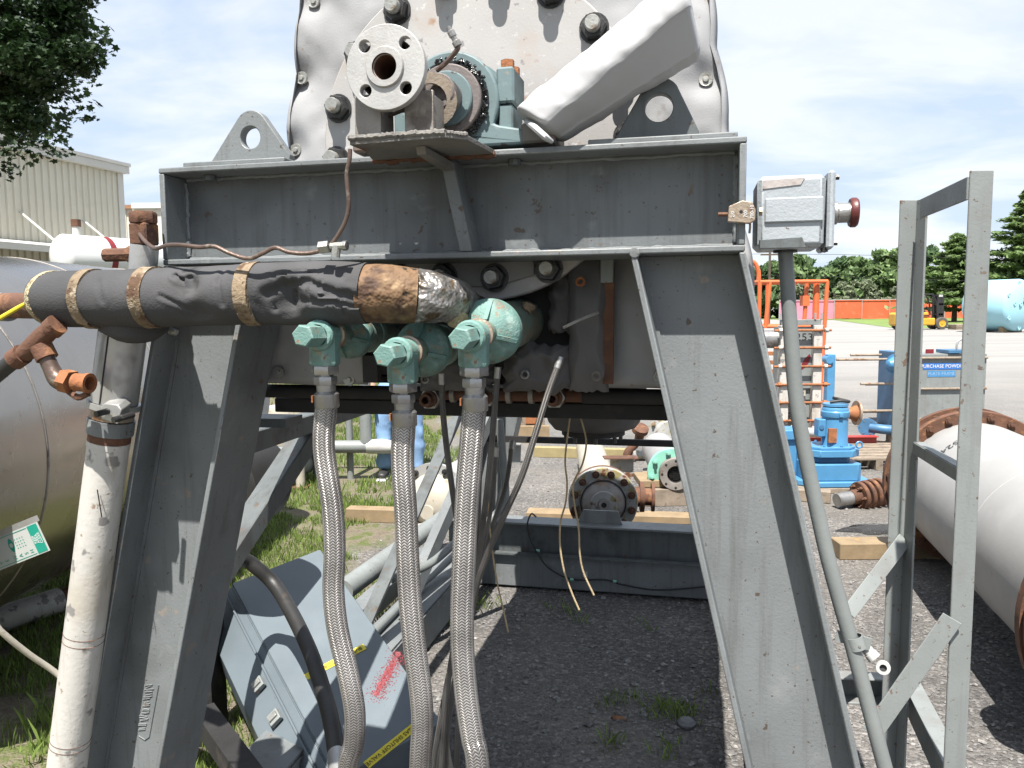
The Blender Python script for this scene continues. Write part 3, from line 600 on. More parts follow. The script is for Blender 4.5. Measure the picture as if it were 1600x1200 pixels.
# ================================================================== MACHINE SUPPORT FRAME
def mb(): return B(MW)
ZT, ZB = 1.876, 1.690; FD = .15; WV0, WV1 = .069, .079
fr = mth('steel_support_frame', 'heavy grey steel trestle frame with splayed legs carrying the machine', 'frame', (0, 1.5, 0))
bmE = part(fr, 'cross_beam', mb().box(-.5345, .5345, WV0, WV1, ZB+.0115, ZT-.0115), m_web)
part(bmE, 'flange', mb().box(-.546, .546, 0, FD, ZT-.011, ZT), m_grey, .0025)
part(bmE, 'flange', mb().box(-.546, .546, 0, FD, ZB, ZB+.011), m_grey, .0025)
for s_ in (-1, 1): part(bmE, 'end_plate', mb().box(min(s_*.546, s_*.535), max(s_*.546, s_*.535), .001, FD-.001, ZB+.0113, ZT-.0113), m_grey, .002)
def weld(p0, p1, r=.005, n=26):
    p0 = Vector(p0); p1 = Vector(p1); ps = [p0.lerp(p1, i/n)+Vector((random.uniform(-1, 1), random.uniform(-1, 1), random.uniform(-1, 1)))*r*.25 for i in range(n+1)]
    b = mb(); b.tube(ps, [r*random.uniform(.75, 1.2) for _ in ps], 7); return b
for s_ in (-1, 1): part(bmE, 'weld_bead', weld((s_*.533, .067, ZB+.02), (s_*.533, .067, ZT-.02)), m_grey)
part(bmE, 'weld_bead', weld((-.53, .066, ZT-.013), (.53, .066, ZT-.013), .005, 90), m_grey)
part(bmE, 'weld_bead', weld((-.53, .066, ZB+.014), (.53, .066, ZB+.014), .004, 90), m_grey)
for u in (-.46, .15):
    p = (u, .03, ZT-.012); part(bmE, 'plug_weld', mb().cyl((u, .04, ZT-.022), (u, .04, ZT-.0115), .012, n=10), m_greyd)
st0 = M(650, 250, .02); st1 = M(685, 392, .03)
part(bmE, 'gusset', mb().poly([(.0225, .004, ZT-.0115), (.046, .004, ZT-.0115), (.080, .004, ZB+.0115), (.056, .004, ZB+.0115)], (0, .0645, 0)), m_grey, .002)
part(bmE, 'pad_plate', mb().box(.285, .532, .012, .13, ZT+.0005, ZT+.010), m_grey, .002)
part(bmE, 'pad_plate', mb().box(-.500, -.285, .012, .13, ZT+.0005, ZT+.010), m_grey, .002)
# lifting lugs
def lug(u0, u1, ua, wa, hu, hw, rh, m_):
    zb = ZT+.0105; ra = .034; out = [(u0, zb), (u1, zb), (u1, zb+.012)]
    for i in range(9):
        a = R(35)+i*R(110)/8; out.append((ua+ra*math.cos(a), wa-ra+ra*math.sin(a)))
    out.append((u0, zb+.006))
    b = mb(); b.holed(out, [circ(hu, hw, rh, 28)], (0, .075, 0), (1, 0, 0), (0, 0, 1), .022); return b
part(fr, 'lifting_lug', lug(-.466, -.296, -.376, 1.987, -.378, 1.935, .021, m_grey), m_grey, .002)
part(fr, 'lifting_lug', lug(.326, .470, .404, 1.992, .402, 1.942, .024, m_grey), m_greyd, .002)  # right lug takes the darker paint to carry the pad's shadow
# legs: I section, web facing the camera
def leg(uo_t, ui_t, sl_o, sl_i, v0=0, z1=ZB-.001):
    """outer and inner flange lines u(w)=top - slope*(z1-w); returns root leg part"""
    s_ = 1 if uo_t > ui_t else -1; z0 = .0125
    fo = lambda z: uo_t+s_*sl_o*(z1-z); fi = lambda z: ui_t+s_*sl_i*(z1-z); t = .0105*s_
    lg = part(fr, 'leg', mb().poly([(fo(z1)-t*1.02, v0+WV0, z1), (fi(z1)+t*1.02, v0+WV0, z1), (fi(z0)+t*1.02, v0+WV0, z0), (fo(z0)-t*1.02, v0+WV0, z0)], (0, .01, 0)), m_grey)
    part(lg, 'flange', mb().poly([(fo(z1), v0, z1), (fo(z1)-t, v0, z1), (fo(z0)-t, v0, z0), (fo(z0), v0, z0)], (0, FD, 0)), m_grey, .0025)
    part(lg, 'flange', mb().poly([(fi(z1), v0, z1), (fi(z1)+t, v0, z1), (fi(z0)+t, v0, z0), (fi(z0), v0, z0)], (0, FD, 0)), m_grey, .0025)
    part(lg, 'foot_plate', mb().box(min(fo(0), fi(0))-.02, max(fo(0), fi(0))+.02, v0-.03, v0+FD+.03, 0, .012), m_grey)
    for f, q in ((fo, -1), (fi, 1)):
        part(lg, 'fillet_weld', mb().bar((f(z1)+q*t*1.15, v0+WV0+.0015, z1-.001), (f(z0)+q*t*1.15, v0+WV0+.0015, z0), .010, .010, up=(1, 0, 1)), m_grey)
    return lg
lgL = leg(-.546, -.355, .247, .249); lgR = leg(.547, .359, .234, .229)
leg(-.546, -.355, .247, .249, 3.115); leg(.547, .359, .234, .229, 3.115)
rear = part(fr, 'cross_beam', mb().box(-.546, .546, 3.185, 3.195, ZB+.012, ZT-.012), m_grey)
part(rear, 'flange', mb().box(-.546, .546, 3.115, 3.265, ZT-.0115, ZT), m_grey); part(rear, 'flange', mb().box(-.546, .546, 3.115, 3.265, ZB, ZB+.0115), m_grey)
part(lgR, 'weld_blob', mb().lathe([(.010, 0), (.008, .003), (0, .004)], (.366, .001, ZB+.002), (0, -1, 0), 9), m_grey)
# stamped plate weld marks on the left leg web, bolt tip on flange
c_ = M(228, 1105, WV0); rg = random.Random(3); b = mb(); sl = .247
for i in range(26):
    w_ = c_.z+.05-i*.0042; u = c_.x+sl*(w_-c_.z)
    b.tube([(u-.009+rg.uniform(-.004, .004), WV0-.001, w_+rg.uniform(-.002, .002)), (u+.009+rg.uniform(-.004, .004), WV0-.001, w_+.003+rg.uniform(-.003, .003))], .0012, 4)
part(lgL, 'stamp_relief', b, m_grey, kind='stuff')
b = mb(); w0, w1 = c_.z+.055, c_.z-.075
b.tube([(c_.x+.022+sl*.055, WV0-.001, w0), (c_.x+.022-sl*.07, WV0-.001, w1+.008), (c_.x+.012-sl*.075, WV0-.001, w1), (c_.x-.004-sl*.07, WV0-.001, w1+.007)], .0013, 5); part(lgL, 'stamp_outline', b, m_grey)
p = Mu(262, 527, -.545); part(lgL, 'bolt_end', mb().lathe([(.008, 0), (.008, .012), (.006, .016), (0, .016)], (-.563, .035, 1.562), (1, 0, -.24), 10), m_stud)
# base cross beams, side rails
def ibeam_u(par, name, u0, u1, v0, v1, z0, z1, t=.012):
    vm = (v0+v1)/2; q = part(par, name, mb().box(u0, u1, vm-t*.5, vm+t*.5, z0+t, z1-t), m_greyd)  # web takes the darker paint in place of its shadow
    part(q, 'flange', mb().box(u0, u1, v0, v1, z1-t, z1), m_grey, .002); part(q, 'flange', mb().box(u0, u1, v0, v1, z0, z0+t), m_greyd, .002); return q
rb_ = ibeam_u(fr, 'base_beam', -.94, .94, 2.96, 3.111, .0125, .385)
part(rb_, 'face_plate', mb().box(-.72, .94, 2.952, 2.959, .02, .205), m_grey); part(rb_, 'ledge', mb().box(-.72, .94, 2.92, 2.9595, .206, .216), m_greyd)
part(rb_, 'clip', mb().box(-.13, -.105, 2.94, 2.9515, .10, .13), m_signw)
part(rb_, 'gusset', mb().poly([(-.17, 3.03, .386), (.08, 3.03, .386), (.055, 3.03, .46), (-.14, 3.03, .46)], (0, .012, 0)), m_grey)
for s_ in (-1, 1):
    u0, u1 = (-.92, -.74) if s_ < 0 else (.66, .79); um = (u0+u1)/2
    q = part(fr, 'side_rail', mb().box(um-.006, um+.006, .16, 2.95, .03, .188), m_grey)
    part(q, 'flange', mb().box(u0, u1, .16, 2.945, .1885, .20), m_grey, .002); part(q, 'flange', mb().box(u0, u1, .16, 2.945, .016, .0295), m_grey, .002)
    part(q, 'side_plate', mb().box(*((u1-.004, u1+.006) if s_ < 0 else (u0-.006, u0+.004)), .16, 2.94, .03, .188), m_grey)
# side braces on the left and right: rail, diagonal, rear diagonals
for s_ in (-1,):
    part(fr, 'side_brace', mb().bar((s_*.645, .15, 1.265), (s_*.645, 3.114, 1.29), .05, .055, b=.003), m_greyd)
    part(fr, 'diagonal_brace', mb().bar((s_*.66, .80, 1.235), (s_*.80, .17, .70), .05, .075, up=(1, 0, .2), b=.003), m_greyd)
    part(fr, 'diagonal_brace', mb().bar((s_*.66, 2.55, 1.20), (s_*.84, 1.35, .20), .012, .06, up=(1, 0, .2)), m_greyd)
    part(fr, 'diagonal_brace', mb().bar((s_*.70, 3.10, .98), (s_*.84, 2.02, .20), .07, .05, up=(1, 0, .2)), m_grey)
part(fr, 'tie_bar', mb().box(-.74, .76, 3.085, 3.113, .825, .86), m_black)
part(fr, 'side_brace', mb().bar((.47, .15, 1.38), (.47, 3.114, 1.38), .04, .05, b=.003), m_greyd)
b = mb(); b.box(-.48, .46, .285, .35, 1.366, 1.399); part(fr, 'saddle_beam', b, m_black, .003)
part(fr, 'vessel_beam', mb().box(-.48, .46, 2.5, 2.56, 1.352, 1.41), m_black)
for s_ in (-1, 1): part(fr, 'saddle_bracket', mb().box(*sorted((s_*.45, s_*.62)), .28, .36, 1.33, 1.351), m_greyd); part(fr, 'saddle_bracket', mb().box(*sorted((s_*.45, s_*.62)), 2.49, 2.57, 1.33, 1.351), m_greyd)
# pipe header under vessel with fittings
hd = mth('header_pipe', 'dark rusty header pipe with open hose nipples under the silver vessel jacket', 'pipe', (-.03, .26, 1.35))
part(hd, 'pipe', mb().cyl((-.50, .27, 1.417), (-.08, .27, 1.417), .0155), m_black); part(hd, 'pipe', mb().cyl((-.08, .27, 1.417), (.24, .27, 1.417), .014), m_rust); part(hd, 'pipe', mb().cyl((.24, .27, 1.417), (.52, .27, 1.417), .0165), m_black)
for (x, y) in ((664, 626), (752, 622), (862, 624)):
    c = M(x, y, .2); n_ = part(hd, 'nipple', mb().lathe([(.012, .08), (.021, .08), (.021, .05), (.018, .05), (.018, .02), (.0135, .018), (.0135, 0), (.008, 0), (.008, .03), (0, .03)], c, (0, 1, 0), 14), m_rust)
    part(n_, 'hex', mb().lathe([(.014, .028), (.023, .028), (.023, .043), (.014, .043)], c, (0, 1, 0), 6), m_steel)
for (x, y) in ((795, 622), (830, 622), (708, 622)):
    c = M(x, y, .27); part(hd, 'collar', mb().lathe([(.0145, -.005), (.019, -.004), (.019, .006), (.0145, .007)], (c.x, .27, 1.417), (1, 0, 0), 14), m_bracket)

# ================================================================== VESSEL
vs_ = mth('insulated_vessel', 'large silver jacketed process vessel behind the grey cross beam', 'machine', (.07, 1.5, 1.36))
def vprof(w):   # half width of jacket
    return vprof0(w)+.006+.009*abs(math.sin(PI*(w-1.925)/.155))
def vprof0(w):
    if w < 1.9: return .487-.035*(w-1.44)/.46
    if w < 2.2: return .452-.044*(w-1.9)/.3
    a = min(1, (w-2.2)/.42); return .408*math.sqrt(max(0, 1-a*a))
CU = .069
def lw(s_, w): return 1+(.12 if s_ < 0 else .09)*max(0, 1.9-w)/.46
outl = [(CU+s_*vprof(w)*lw(s_, w), w) for s_, ws in ((-1, np.linspace(1.44, 2.62, 30)), (1, np.linspace(2.60, 1.44, 30))) for w in ws]
b = mb(); b.poly([(CU+(u-CU)*.97, .24, 1.46+(w-1.44)*.98) for u, w in outl], (0, 2.44, 0)); part(vs_, 'shell', b, m_black)
# side/top wrap of jacket
b = mb(); nv = 50; n = len(outl); vsx = []; fsx = []
seg = [(u, w) for u, w in outl]
for j in range(nv+1):
    v = .185+2.55*(j/nv)
    for i, (u, w) in enumerate(seg):
        pf = 1-.035*math.exp(-((v-.185)/.03)) 
        nz = noise.noise(Vector((u*4, v*3, w*4)))*.012+noise.noise(Vector((u*11, v*9, w*11)))*.004
        d = Vector((u-CU, w-1.95)).normalized()
        vsx.append((CU+(u-CU)*pf+d.x*nz, v, w+d.y*nz))
for j in range(nv):
    for i in range(n-1): fsx.append((j*n+i, j*n+i+1, (j+1)*n+i+1, (j+1)*n+i))
b.add(vsx, fsx); part(vs_, 'jacket', b, m_cloth, ang=60)
# front jacket: quilted cloth with buttons, cut away in the middle below the end plate
PC = Vector((.049, 1.932)); PR = .318
def cut(u, w):
    if (u-PC.x)**2+(w-PC.y)**2 < (PR-.03)**2: return True
    return -.215 < u < .235 and w < 1.70
btn = []
for (x, y) in ((468, 120), (459, 233), (1103, 122), (487, 0), (432, 582), (543, 594), (1030, 590)):
    q = M(x, y, .185); btn.append((q.x, q.z))
nu, nw = 110, 120; b = mb(); grid = {}
for j in range(nw+1):
    w = 1.44+(2.62-1.44)*j/nw; hw = vprof(w)
    for i in range(nu+1):
        s_ = -1+2*i/nu; u = CU+s_*hw*lw(s_, w)
        ed = min(1, (1-abs(s_))*hw/.05); rnd = .028*(1-math.sqrt(max(0, 1-(1-ed)**2)))
        eb = min(1, (w-1.44)/.03); rnd += .02*(1-math.sqrt(max(0, 1-(1-eb)**2)))
        nz = noise.noise(Vector((u*5, w*4.2, 2)))*.012+noise.noise(Vector((u*13+w*6, w*9, 5)))*.005+abs(noise.noise(Vector((u*9-w*7, w*4, 8))))*.006-abs(noise.noise(Vector((u*22+w*10, w*15-u*6, 3))))*.004+noise.noise(Vector((u*45, w*38, 1)))*.0012
        if w < 1.70: nz *= 1.9
        for (bu, bw) in btn:
            d2 = (u-bu)**2+(w-bw)**2; nz -= .018*math.exp(-d2/.0012)
        grid[i, j] = (u, .183+rnd-nz, w)
ids = {}; vv = []; ff = []
def gid(k):
    if k not in ids: ids[k] = len(vv); vv.append(grid[k])
    return ids[k]
for j in range(nw):
    for i in range(nu):
        u, _, w = grid[i, j]
        if cut(u, w): continue
        ff.append([gid((i, j)), gid((i+1, j)), gid((i+1, j+1)), gid((i, j+1))])
b.add(vv, ff); jf = part(vs_, 'jacket_panel', b, m_cloth, ang=70)
md = jf.modifiers.new('t', 'SOLIDIFY'); md.thickness = .012; md.offset = -1
for (bu, bw) in btn:
    q = part(vs_, 'jacket_button', mb().lathe([(.0, -.004), (.012, -.004), (.0135, -.001), (.0125, .003), (.006, .002), (.005, .0055), (0, .006)], (bu, .194, bw), (0, -1, 0), 16), m_stud)
# end plate: upper bright disc
for nm, rr, v0_, v1_, m_ in (('end_plate', PR, .150, .182, m_plate),):
    part(vs_, nm, mb().lathe([(0, 0), (rr-.003, 0), (rr, .003), (rr, .032), (0, .032)], (PC.x, v0_, PC.y), (0, 1, 0), 96), m_, ang=30)
part(vs_, 'bolted_segment', mb().poly([(PC.x-.165, .140, 1.705), (PC.x+.115, .140, 1.705), (PC.x+.115, .140, 1.664), (PC.x+.05, .140, 1.646), (PC.x-.04, .140, 1.641), (PC.x-.12, .140, 1.655)], (0, .0095, 0)), m_plated, .002)
bh = mb(); hexb = B(); hexb.lathe([(.0, 0), (.0245, 0), (.0245, .017), (.0225, .021), (.013, .021)], (0, 0, 0), (0, 0, 1), 6); hexm = mesh_of('nut', hexb, Vector(), m_bolt, 25)
stb = B(); stb.lathe([(.0145, .015), (.0145, .034), (.0125, .037), (0, .037)], (0, 0, 0), (0, 0, 1), 18); stm = mesh_of('stud', stb, Vector(), m_stud)
wsb = B(); wsb.lathe([(0, .0003), (.028, .0003), (.028, .004), (0, .004)], (0, 0, 0), (0, 0, 1), 22); wsm = mesh_of('washer', wsb, Vector(), m_bolt)
BC = .2935
for k, an in enumerate((186, 166, 144.5, 122, 101, 80, 59.5, 38.5, 18, -3, -25, -42, -61, -83, -104, -126, -150, 208)):
    a = R(an); u = PC.x+BC*math.cos(a); w = PC.y+BC*math.sin(a)
    if an in (-83, -104): v_ = .140
    else: v_ = .150
    if an in (-83,): u, w = M(773, 434, .14).x, M(773, 434, .14).z
    if an in (-104,): u, w = M(694, 432, .14).x, M(694, 432, .14).z
    mw = MW @ zmat((u, v_, w), (0, -1, 0), random.uniform(0, 1)); q = inst(vs_, 'nut', hexm, mw); inst(q, 'stud', stm, mw).matrix_local = Matrix(); inst(q, 'washer', wsm, mw).matrix_local = Matrix()
# sooty panels, torn pouch, angle strip below the plate
def clothpatch(poly_fn, u0, u1, w0, w1, v, amp, fr_, seed, nu=34, nw=34, bul=.02, th=.008):
    b = mb(); vs = []; fs = []
    for j in range(nw+1):
        for i in range(nu+1):
            s_, t = i/nu, j/nw; u = u0+(u1-u0)*s_; w = w0+(w1-w0)*t
            u += poly_fn(s_, t)[0]; w += poly_fn(s_, t)[1]
            e = min(s_, 1-s_, t, 1-t); z = v-bul*min(1, e/.25)**.6-amp*(noise.noise(Vector((u*fr_, w*fr_, seed)))+.5*noise.noise(Vector((u*fr_*2.3, w*fr_*2.3, seed))))
            vs.append((u, z, w))
    for j in range(nw):
        for i in range(nu): fs.append((j*(nu+1)+i, j*(nu+1)+i+1, (j+1)*(nu+1)+i+1, (j+1)*(nu+1)+i))
    return b.add(vs, fs)
def edge(sd, a=.006): return lambda s_, t: (noise.noise(Vector((t*6, sd, s_*2)))*a, noise.noise(Vector((s_*6, sd+4, t*2)))*a)
q0 = M(888, 612, .17); q1 = M(952, 402, .17)
part(vs_, 'sooty_panel', clothpatch(edge(1), q0.x, q1.x, q0.z, q1.z, .175, .008, 14, 1), m_clothd, ang=70)
q0 = M(785, 612, .16); q1 = M(890, 538, .16)
part(vs_, 'torn_pouch', clothpatch(edge(2, .012), q0.x, q1.x, q0.z, q1.z, .175, .016, 16, 3, bul=.03), m_clothd, ang=70)
q0 = M(655, 612, .19); q1 = M(770, 560, .19)
part(vs_, 'torn_pouch', clothpatch(edge(6, .01), q0.x, q1.x, q0.z, q1.z, .21, .014, 16, 6, bul=.02), m_clothd, ang=70)
q0 = M(856, 520, .19); q1 = M(902, 415, .19)
part(vs_, 'sooty_flap', clothpatch(edge(9, .012), q0.x, q1.x, q0.z, q1.z, .20, .02, 18, 9, bul=.01), m_clothd, ang=70)
a0 = M(952, 410, .165); a1 = M(950, 600, .165); q0, q1 = M(566, 556, .13), M(590, 598, .13); part(vs_, 'hanging_bracket', mb().box(q0.x, q1.x, .13, .15, q1.z, q0.z), m_black); part(vs_, 'black_stub', mb().cyl(M(705, 437, .10), M(722, 470, .06), .014, n=14), m_black)
part(vs_, 'angle_strip', mb().bar(a0, a1, .008, .02), m_rust)
a0 = M(938, 405, .15); part(vs_, 'angle_clip', mb().box(a0.x, a0.x+.025, .15, .158, M(945, 442, .15).z, M(945, 404, .15).z), m_greyl, .002)
for (x, y, mm) in ((907, 440, m_rusto), (932, 588, m_bracket), (820, 585, m_steel), (664, 592, m_steel)):
    c = M(x, y, .135); part(vs_, 'eyelet', mb().lathe([(.0045, .006), (.0045, 0), (.007, -.003), (.0095, -.001), (.0095, .006)], c, (0, 1, 0), 16), mm)
# discharge belly under the vessel and its flange
c = M(927, 655, 1.5); b = mb(); vs = []; fs = []; n_ = 40
for k, (rr, w) in enumerate(((.19, 1.42), (.187, 1.32), (.18, 1.245), (.165, 1.19), (.145, 1.165), (.0, 1.16))):
    for i in range(n_):
        a = 2*PI*i/n_; q = rr*(1+.09*noise.noise(Vector((math.cos(a)*3, math.sin(a)*3, w*9)))+.03*noise.noise(Vector((math.cos(a)*9, math.sin(a)*9, w*14)))); vs.append((c.x+q*math.cos(a), 1.5+q*math.sin(a), w))
for k in range(5):
    for i in range(n_): fs.append((k*n_+i, k*n_+(i+1) % n_, (k+1)*n_+(i+1) % n_, (k+1)*n_+i))
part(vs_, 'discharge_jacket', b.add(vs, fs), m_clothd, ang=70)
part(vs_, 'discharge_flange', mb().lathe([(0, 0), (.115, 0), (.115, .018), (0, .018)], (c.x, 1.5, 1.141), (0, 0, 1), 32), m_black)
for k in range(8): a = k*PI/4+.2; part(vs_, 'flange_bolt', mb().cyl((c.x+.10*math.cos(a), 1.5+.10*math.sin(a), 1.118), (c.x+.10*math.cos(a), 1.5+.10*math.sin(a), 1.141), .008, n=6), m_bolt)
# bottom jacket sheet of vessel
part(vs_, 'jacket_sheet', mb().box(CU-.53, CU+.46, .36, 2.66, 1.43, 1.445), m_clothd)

# ================================================================== PILLOW BLOCK
pbk = mth('pillow_block_bearing', 'teal pillow block bearing bolted on top of the cross beam', 'bearing', (.05, .06, ZT))
c = M(703, 152, .0); SU, SW = c.x-.004, c.z-.004
o_ = []
for i in range(25):
    a = R(-28)+i*R(236)/24; o_.append((SU+.088*math.cos(a), SW+.088*math.sin(a)))
hou = [(SU-.135, ZT+.0105), (SU+.135, ZT+.0105), (SU+.135, ZT+.035), (SU+.088, SW-.045)]+o_+[(SU-.088, SW-.045), (SU-.135, ZT+.035)]
part(pbk, 'housing', mb().holed(hou, [circ(SU, SW, .066, 40)], (0, .115, 0), (1, 0, 0), (0, 0, 1), .10), m_teal, .004)
cap = [(SU-.100, SW+.004), (SU+.100, SW+.004), (SU+.102, SW+.052), (SU+.070, SW+.064)]
for i in range(15): a = R(42)+i*R(96)/14; cap.append((SU+.094*math.cos(a), SW+.094*math.sin(a)))
cap += [(SU-.070, SW+.064), (SU-.102, SW+.052)]
part(pbk, 'cap', mb().holed(cap, [circ(SU, SW+.075, .004, 8)], (0, .098, 0), (1, 0, 0), (0, 0, 1), .002), m_teal)
for s_ in (-1, 1):
    part(pbk, 'shoulder', mb().box(SU+s_*.098-.016, SU+s_*.098+.016, .022, .112, SW-.006, SW+.056, .004), m_teal)
    part(pbk, 'shoulder', mb().box(SU+s_*.098-.013, SU+s_*.098+.013, .026, .108, SW-.07, SW-.008, .003), m_teal)
    for v_ in (.045, .09): q = part(pbk, 'cap_bolt', mb().cyl((SU+s_*.098, v_, SW+.0565), (SU+s_*.098, v_, SW+.072), .0125, n=6), m_rusto)
    part(pbk, 'foot', mb().box(SU+s_*.158-.03, SU+s_*.158+.03, .012, .118, ZT+.0105, ZT+.045, .004), m_platerust)
for r0_, r1_, v0_, v1_, m_, nm in ((.052, .071, .010, .016, m_grease, 'grease_ring'), (.046, .061, -.004, .012, m_seal, 'seal_ring'), (.0, .047, -.012, .02, m_teal, 'end_cap'), (.0, .030, -.06, -.01, m_seal, 'shaft')):
    b = mb(); b.lathe([(r0_, 0), (r1_-.002, 0), (r1_, .002), (r1_, v1_-v0_), (r0_, v1_-v0_)], (SU, v0_, SW), (0, 1, 0), 40); part(pbk, nm, b, m_)
rg = random.Random(5); b = mb()
for i in range(70):
    a = rg.uniform(-1.4, 1.9); q = rg.uniform(.060, .074); b.lathe([(0, -.003), (.003, -.001), (.0028, .002), (0, .003)], (SU+q*math.cos(a), .008+rg.uniform(-.003, .002), SW+q*math.sin(a)), (rg.uniform(-1, 1), -1, rg.uniform(-1, 1)), 6)
part(pbk, 'grease_lumps', b, m_grease, kind='stuff')

# ================================================================== FLANGED STUB ON BRACKET
fb = mth('flanged_pipe_stub', 'round steel pipe flange with four bolt holes on a rusty bracket', 'pipe flange', (0, -.06, ZT-.02))
FC = M(602, 105, -.165)
hol = [circ(FC.x+dx, FC.z+dz, .0098, 18) for dx, dz in ((-.0335, .034), (.0335, .034), (-.0335, -.034), (.0335, -.034))]
part(fb, 'flange', mb().holed(circ(FC.x, FC.z, .0655, 72), hol+[circ(FC.x, FC.z, .0195, 32)], (0, -.152, 0), (1, 0, 0), (0, 0, 1), .014), m_flange, .001)
b = mb(); b.lathe([(.0205, 0), (.030, 0), (.0315, .0022), (.0315, .006)], (FC.x, -.1705, FC.z), (0, 1, 0), 40); part(fb, 'raised_face', b, m_flange)
b = mb(); b.lathe([(.0205, -.004), (.0165, .03), (.0165, .10)], (FC.x, -.1665, FC.z), (0, 1, 0), 32); part(fb, 'bore', b, m_rust)
part(fb, 'hub', mb().lathe([(.05, 0), (.036, .03), (.03, .05), (.03, .14)], (FC.x, -.1518, FC.z), (0, 1, 0), 36), m_steel)
b = mb(); b.lathe([(.026, 0), (.044, .001), (.045, .012), (.026, .013)], (FC.x+.045, -.075, FC.z-.03), (-.55, 1, .15), 20); part(fb, 'packing_ring', b, m_brass)
zp = M(640, 212, -.15).z
for x0, x1 in ((553, 594), (631, 676)):
    u0 = M(x0, 180, -.135).x; u1 = M(x1, 180, -.135).x
    part(fb, 'post', mb().box(u0, u1, -.132, -.124, zp+.0005, FC.z-.03), m_bracket, .001); part(fb, 'post_side', mb().box(u1-.008, u1, -.1238, -.075, zp+.0005, FC.z-.036), m_bracket, .001)
pl = [(M(548, 212, -.15).x, -.155), (M(725, 212, -.15).x-.03, -.155), (M(725, 212, -.15).x, -.13), (.125, -.004), (-.10, -.004), (M(548, 212, -.15).x, -.10)]
b = mb(); b.poly([(u, v, zp-.008+.004*noise.noise(Vector((u*20, v*20, 0)))) for u, v in pl], (0, 0, .008)); part(fb, 'base_plate', b, m_platerust, .001)
part(fb, 'slag_edge', weld((pl[0][0], -.154, zp+.001), (pl[1][0], -.154, zp+.002), .005, 40), m_platerust); part(fb, 'slag_edge', weld((pl[1][0], -.154, zp+.001), (pl[2][0], -.13, zp+.001), .004, 12), m_platerust)
part(fb, 'slag_edge', weld((-.10, -.006, zp-.008), (.125, -.006, zp-.008), .007, 30), m_rust)
part(fb, 'strut', mb().poly([(.018, -.11, zp-.009), (.034, -.11, zp-.009), (.05, -.003, ZT-.02), (.028, -.003, ZT-.02)], (0, .006, -.012)), m_platerust)
part(fb, 'thin_rod', mb().tube([M(590, 188, -.10), M(640, 168, -.09)], .0035, 8), m_tube)
# little tube with nipple rising right of the flange
t = mth('grease_nipple_tube', 'short brown tube with a steel grease nipple right of the round flange', 'tube', M(683, 108, -.06))
ps = [M(683, 110, -.05), M(700, 95, -.06), M(714, 78, -.065), M(716, 72, -.065)]
part(t, 'tube', mb().tube(ps, .0042, 10, sub=4), m_tube)
part(t, 'fitting', mb().lathe([(0, 0), (.0075, 0), (.0075, .008), (.005, .010), (.005, .016), (.0065, .017), (.0065, .026), (.004, .028), (.004, .034), (0, .035)], M(716, 72, -.065), (-.5, -.2, 1), 8), m_steel)

# ================================================================== SILVER PAD leaning behind the right lug
pd = mth('insulation_pad', 'folded silver insulation blanket leaning on the right lifting lug', 'insulation pad', M(860, 215, .04))
A0 = M(842, 200, .012); A1 = M(1080, 6, .012); ax = (A1-A0).normalized(); up_ = Vector((-ax.z, 0, ax.x)); L_ = (A1-A0).length
nu, na = 72, 48; vs = []; fs = []
def psec(s_):      # rounded cross section: (perpendicular, depth)
    lo = .030+.034*s_
    c = [(.042, .052), (.046, .045), (.048, .0), (.043, -.030), (.034, -.043), (.0, -.052), (-.014, -.050), (-.020, -.043), (-lo, -.004), (-lo-.005, .006), (-lo-.006, .045), (-.01, .070)]
    P3 = [Vector((a, b, 0)) for a, b in c]; n3 = len(P3); o = []
    for q in range(n3):
        a, b, c3, d = P3[q-1], P3[q], P3[(q+1) % n3], P3[(q+2) % n3]
        for k in range(na//n3):
            t = k/(na//n3); o.append(.5*((2*b)+(c3-a)*t+(2*a-5*b+4*c3-d)*t*t+(3*b-a-3*c3+d)*t**3))
    return o
for i in range(nu+1):
    s_ = i/nu; c = A0+ax*(L_*s_); o = psec(s_); pin = min(1, min(s_, 1-s_)/.03)**.5
    for k in range(na):
        x, y = o[k].x, o[k].y; y = y*(.45+.55*pin)+.012*(1-pin); x *= .8+.2*pin
        nz = .0025*noise.noise(Vector((s_*5, x*25, y*25)))+.0018*noise.noise(Vector((s_*11+x*30, x*18, y*14+5)))+.0010*noise.noise(Vector((s_*24, x*60, y*40+5)))
        sk = .02*(x/.05)*(1 if s_ > .5 else -1)*abs(s_-.5)*2
        vs.append(c+up_*(x+nz)+Vector((0, y-nz, 0))+ax*sk)
for i in range(nu):
    for k in range(na): fs.append((i*na+k, i*na+(k+1) % na, (i+1)*na+(k+1) % na, (i+1)*na+k))
for e_, sg_ in ((0, 1), (nu, -1)):
    cc = sum((Vector(vs[e_*na+k]) for k in range(na)), Vector())/na; ci = len(vs); vs.append(cc+ax*(.012*sg_))
    for k in range(na): fs.append((e_*na+k, e_*na+(k+1) % na, ci))
part(pd, 'blanket', mb().add(vs, fs), m_pad, ang=60)
q = [M(822, 190, -.01), M(836, 200, -.035), M(852, 214, -.045), M(862, 221, -.03)]; part(pd, 'open_end_fold', mb().tube(q, [.004, .006, .006, .004], 8, sub=4), m_pad)

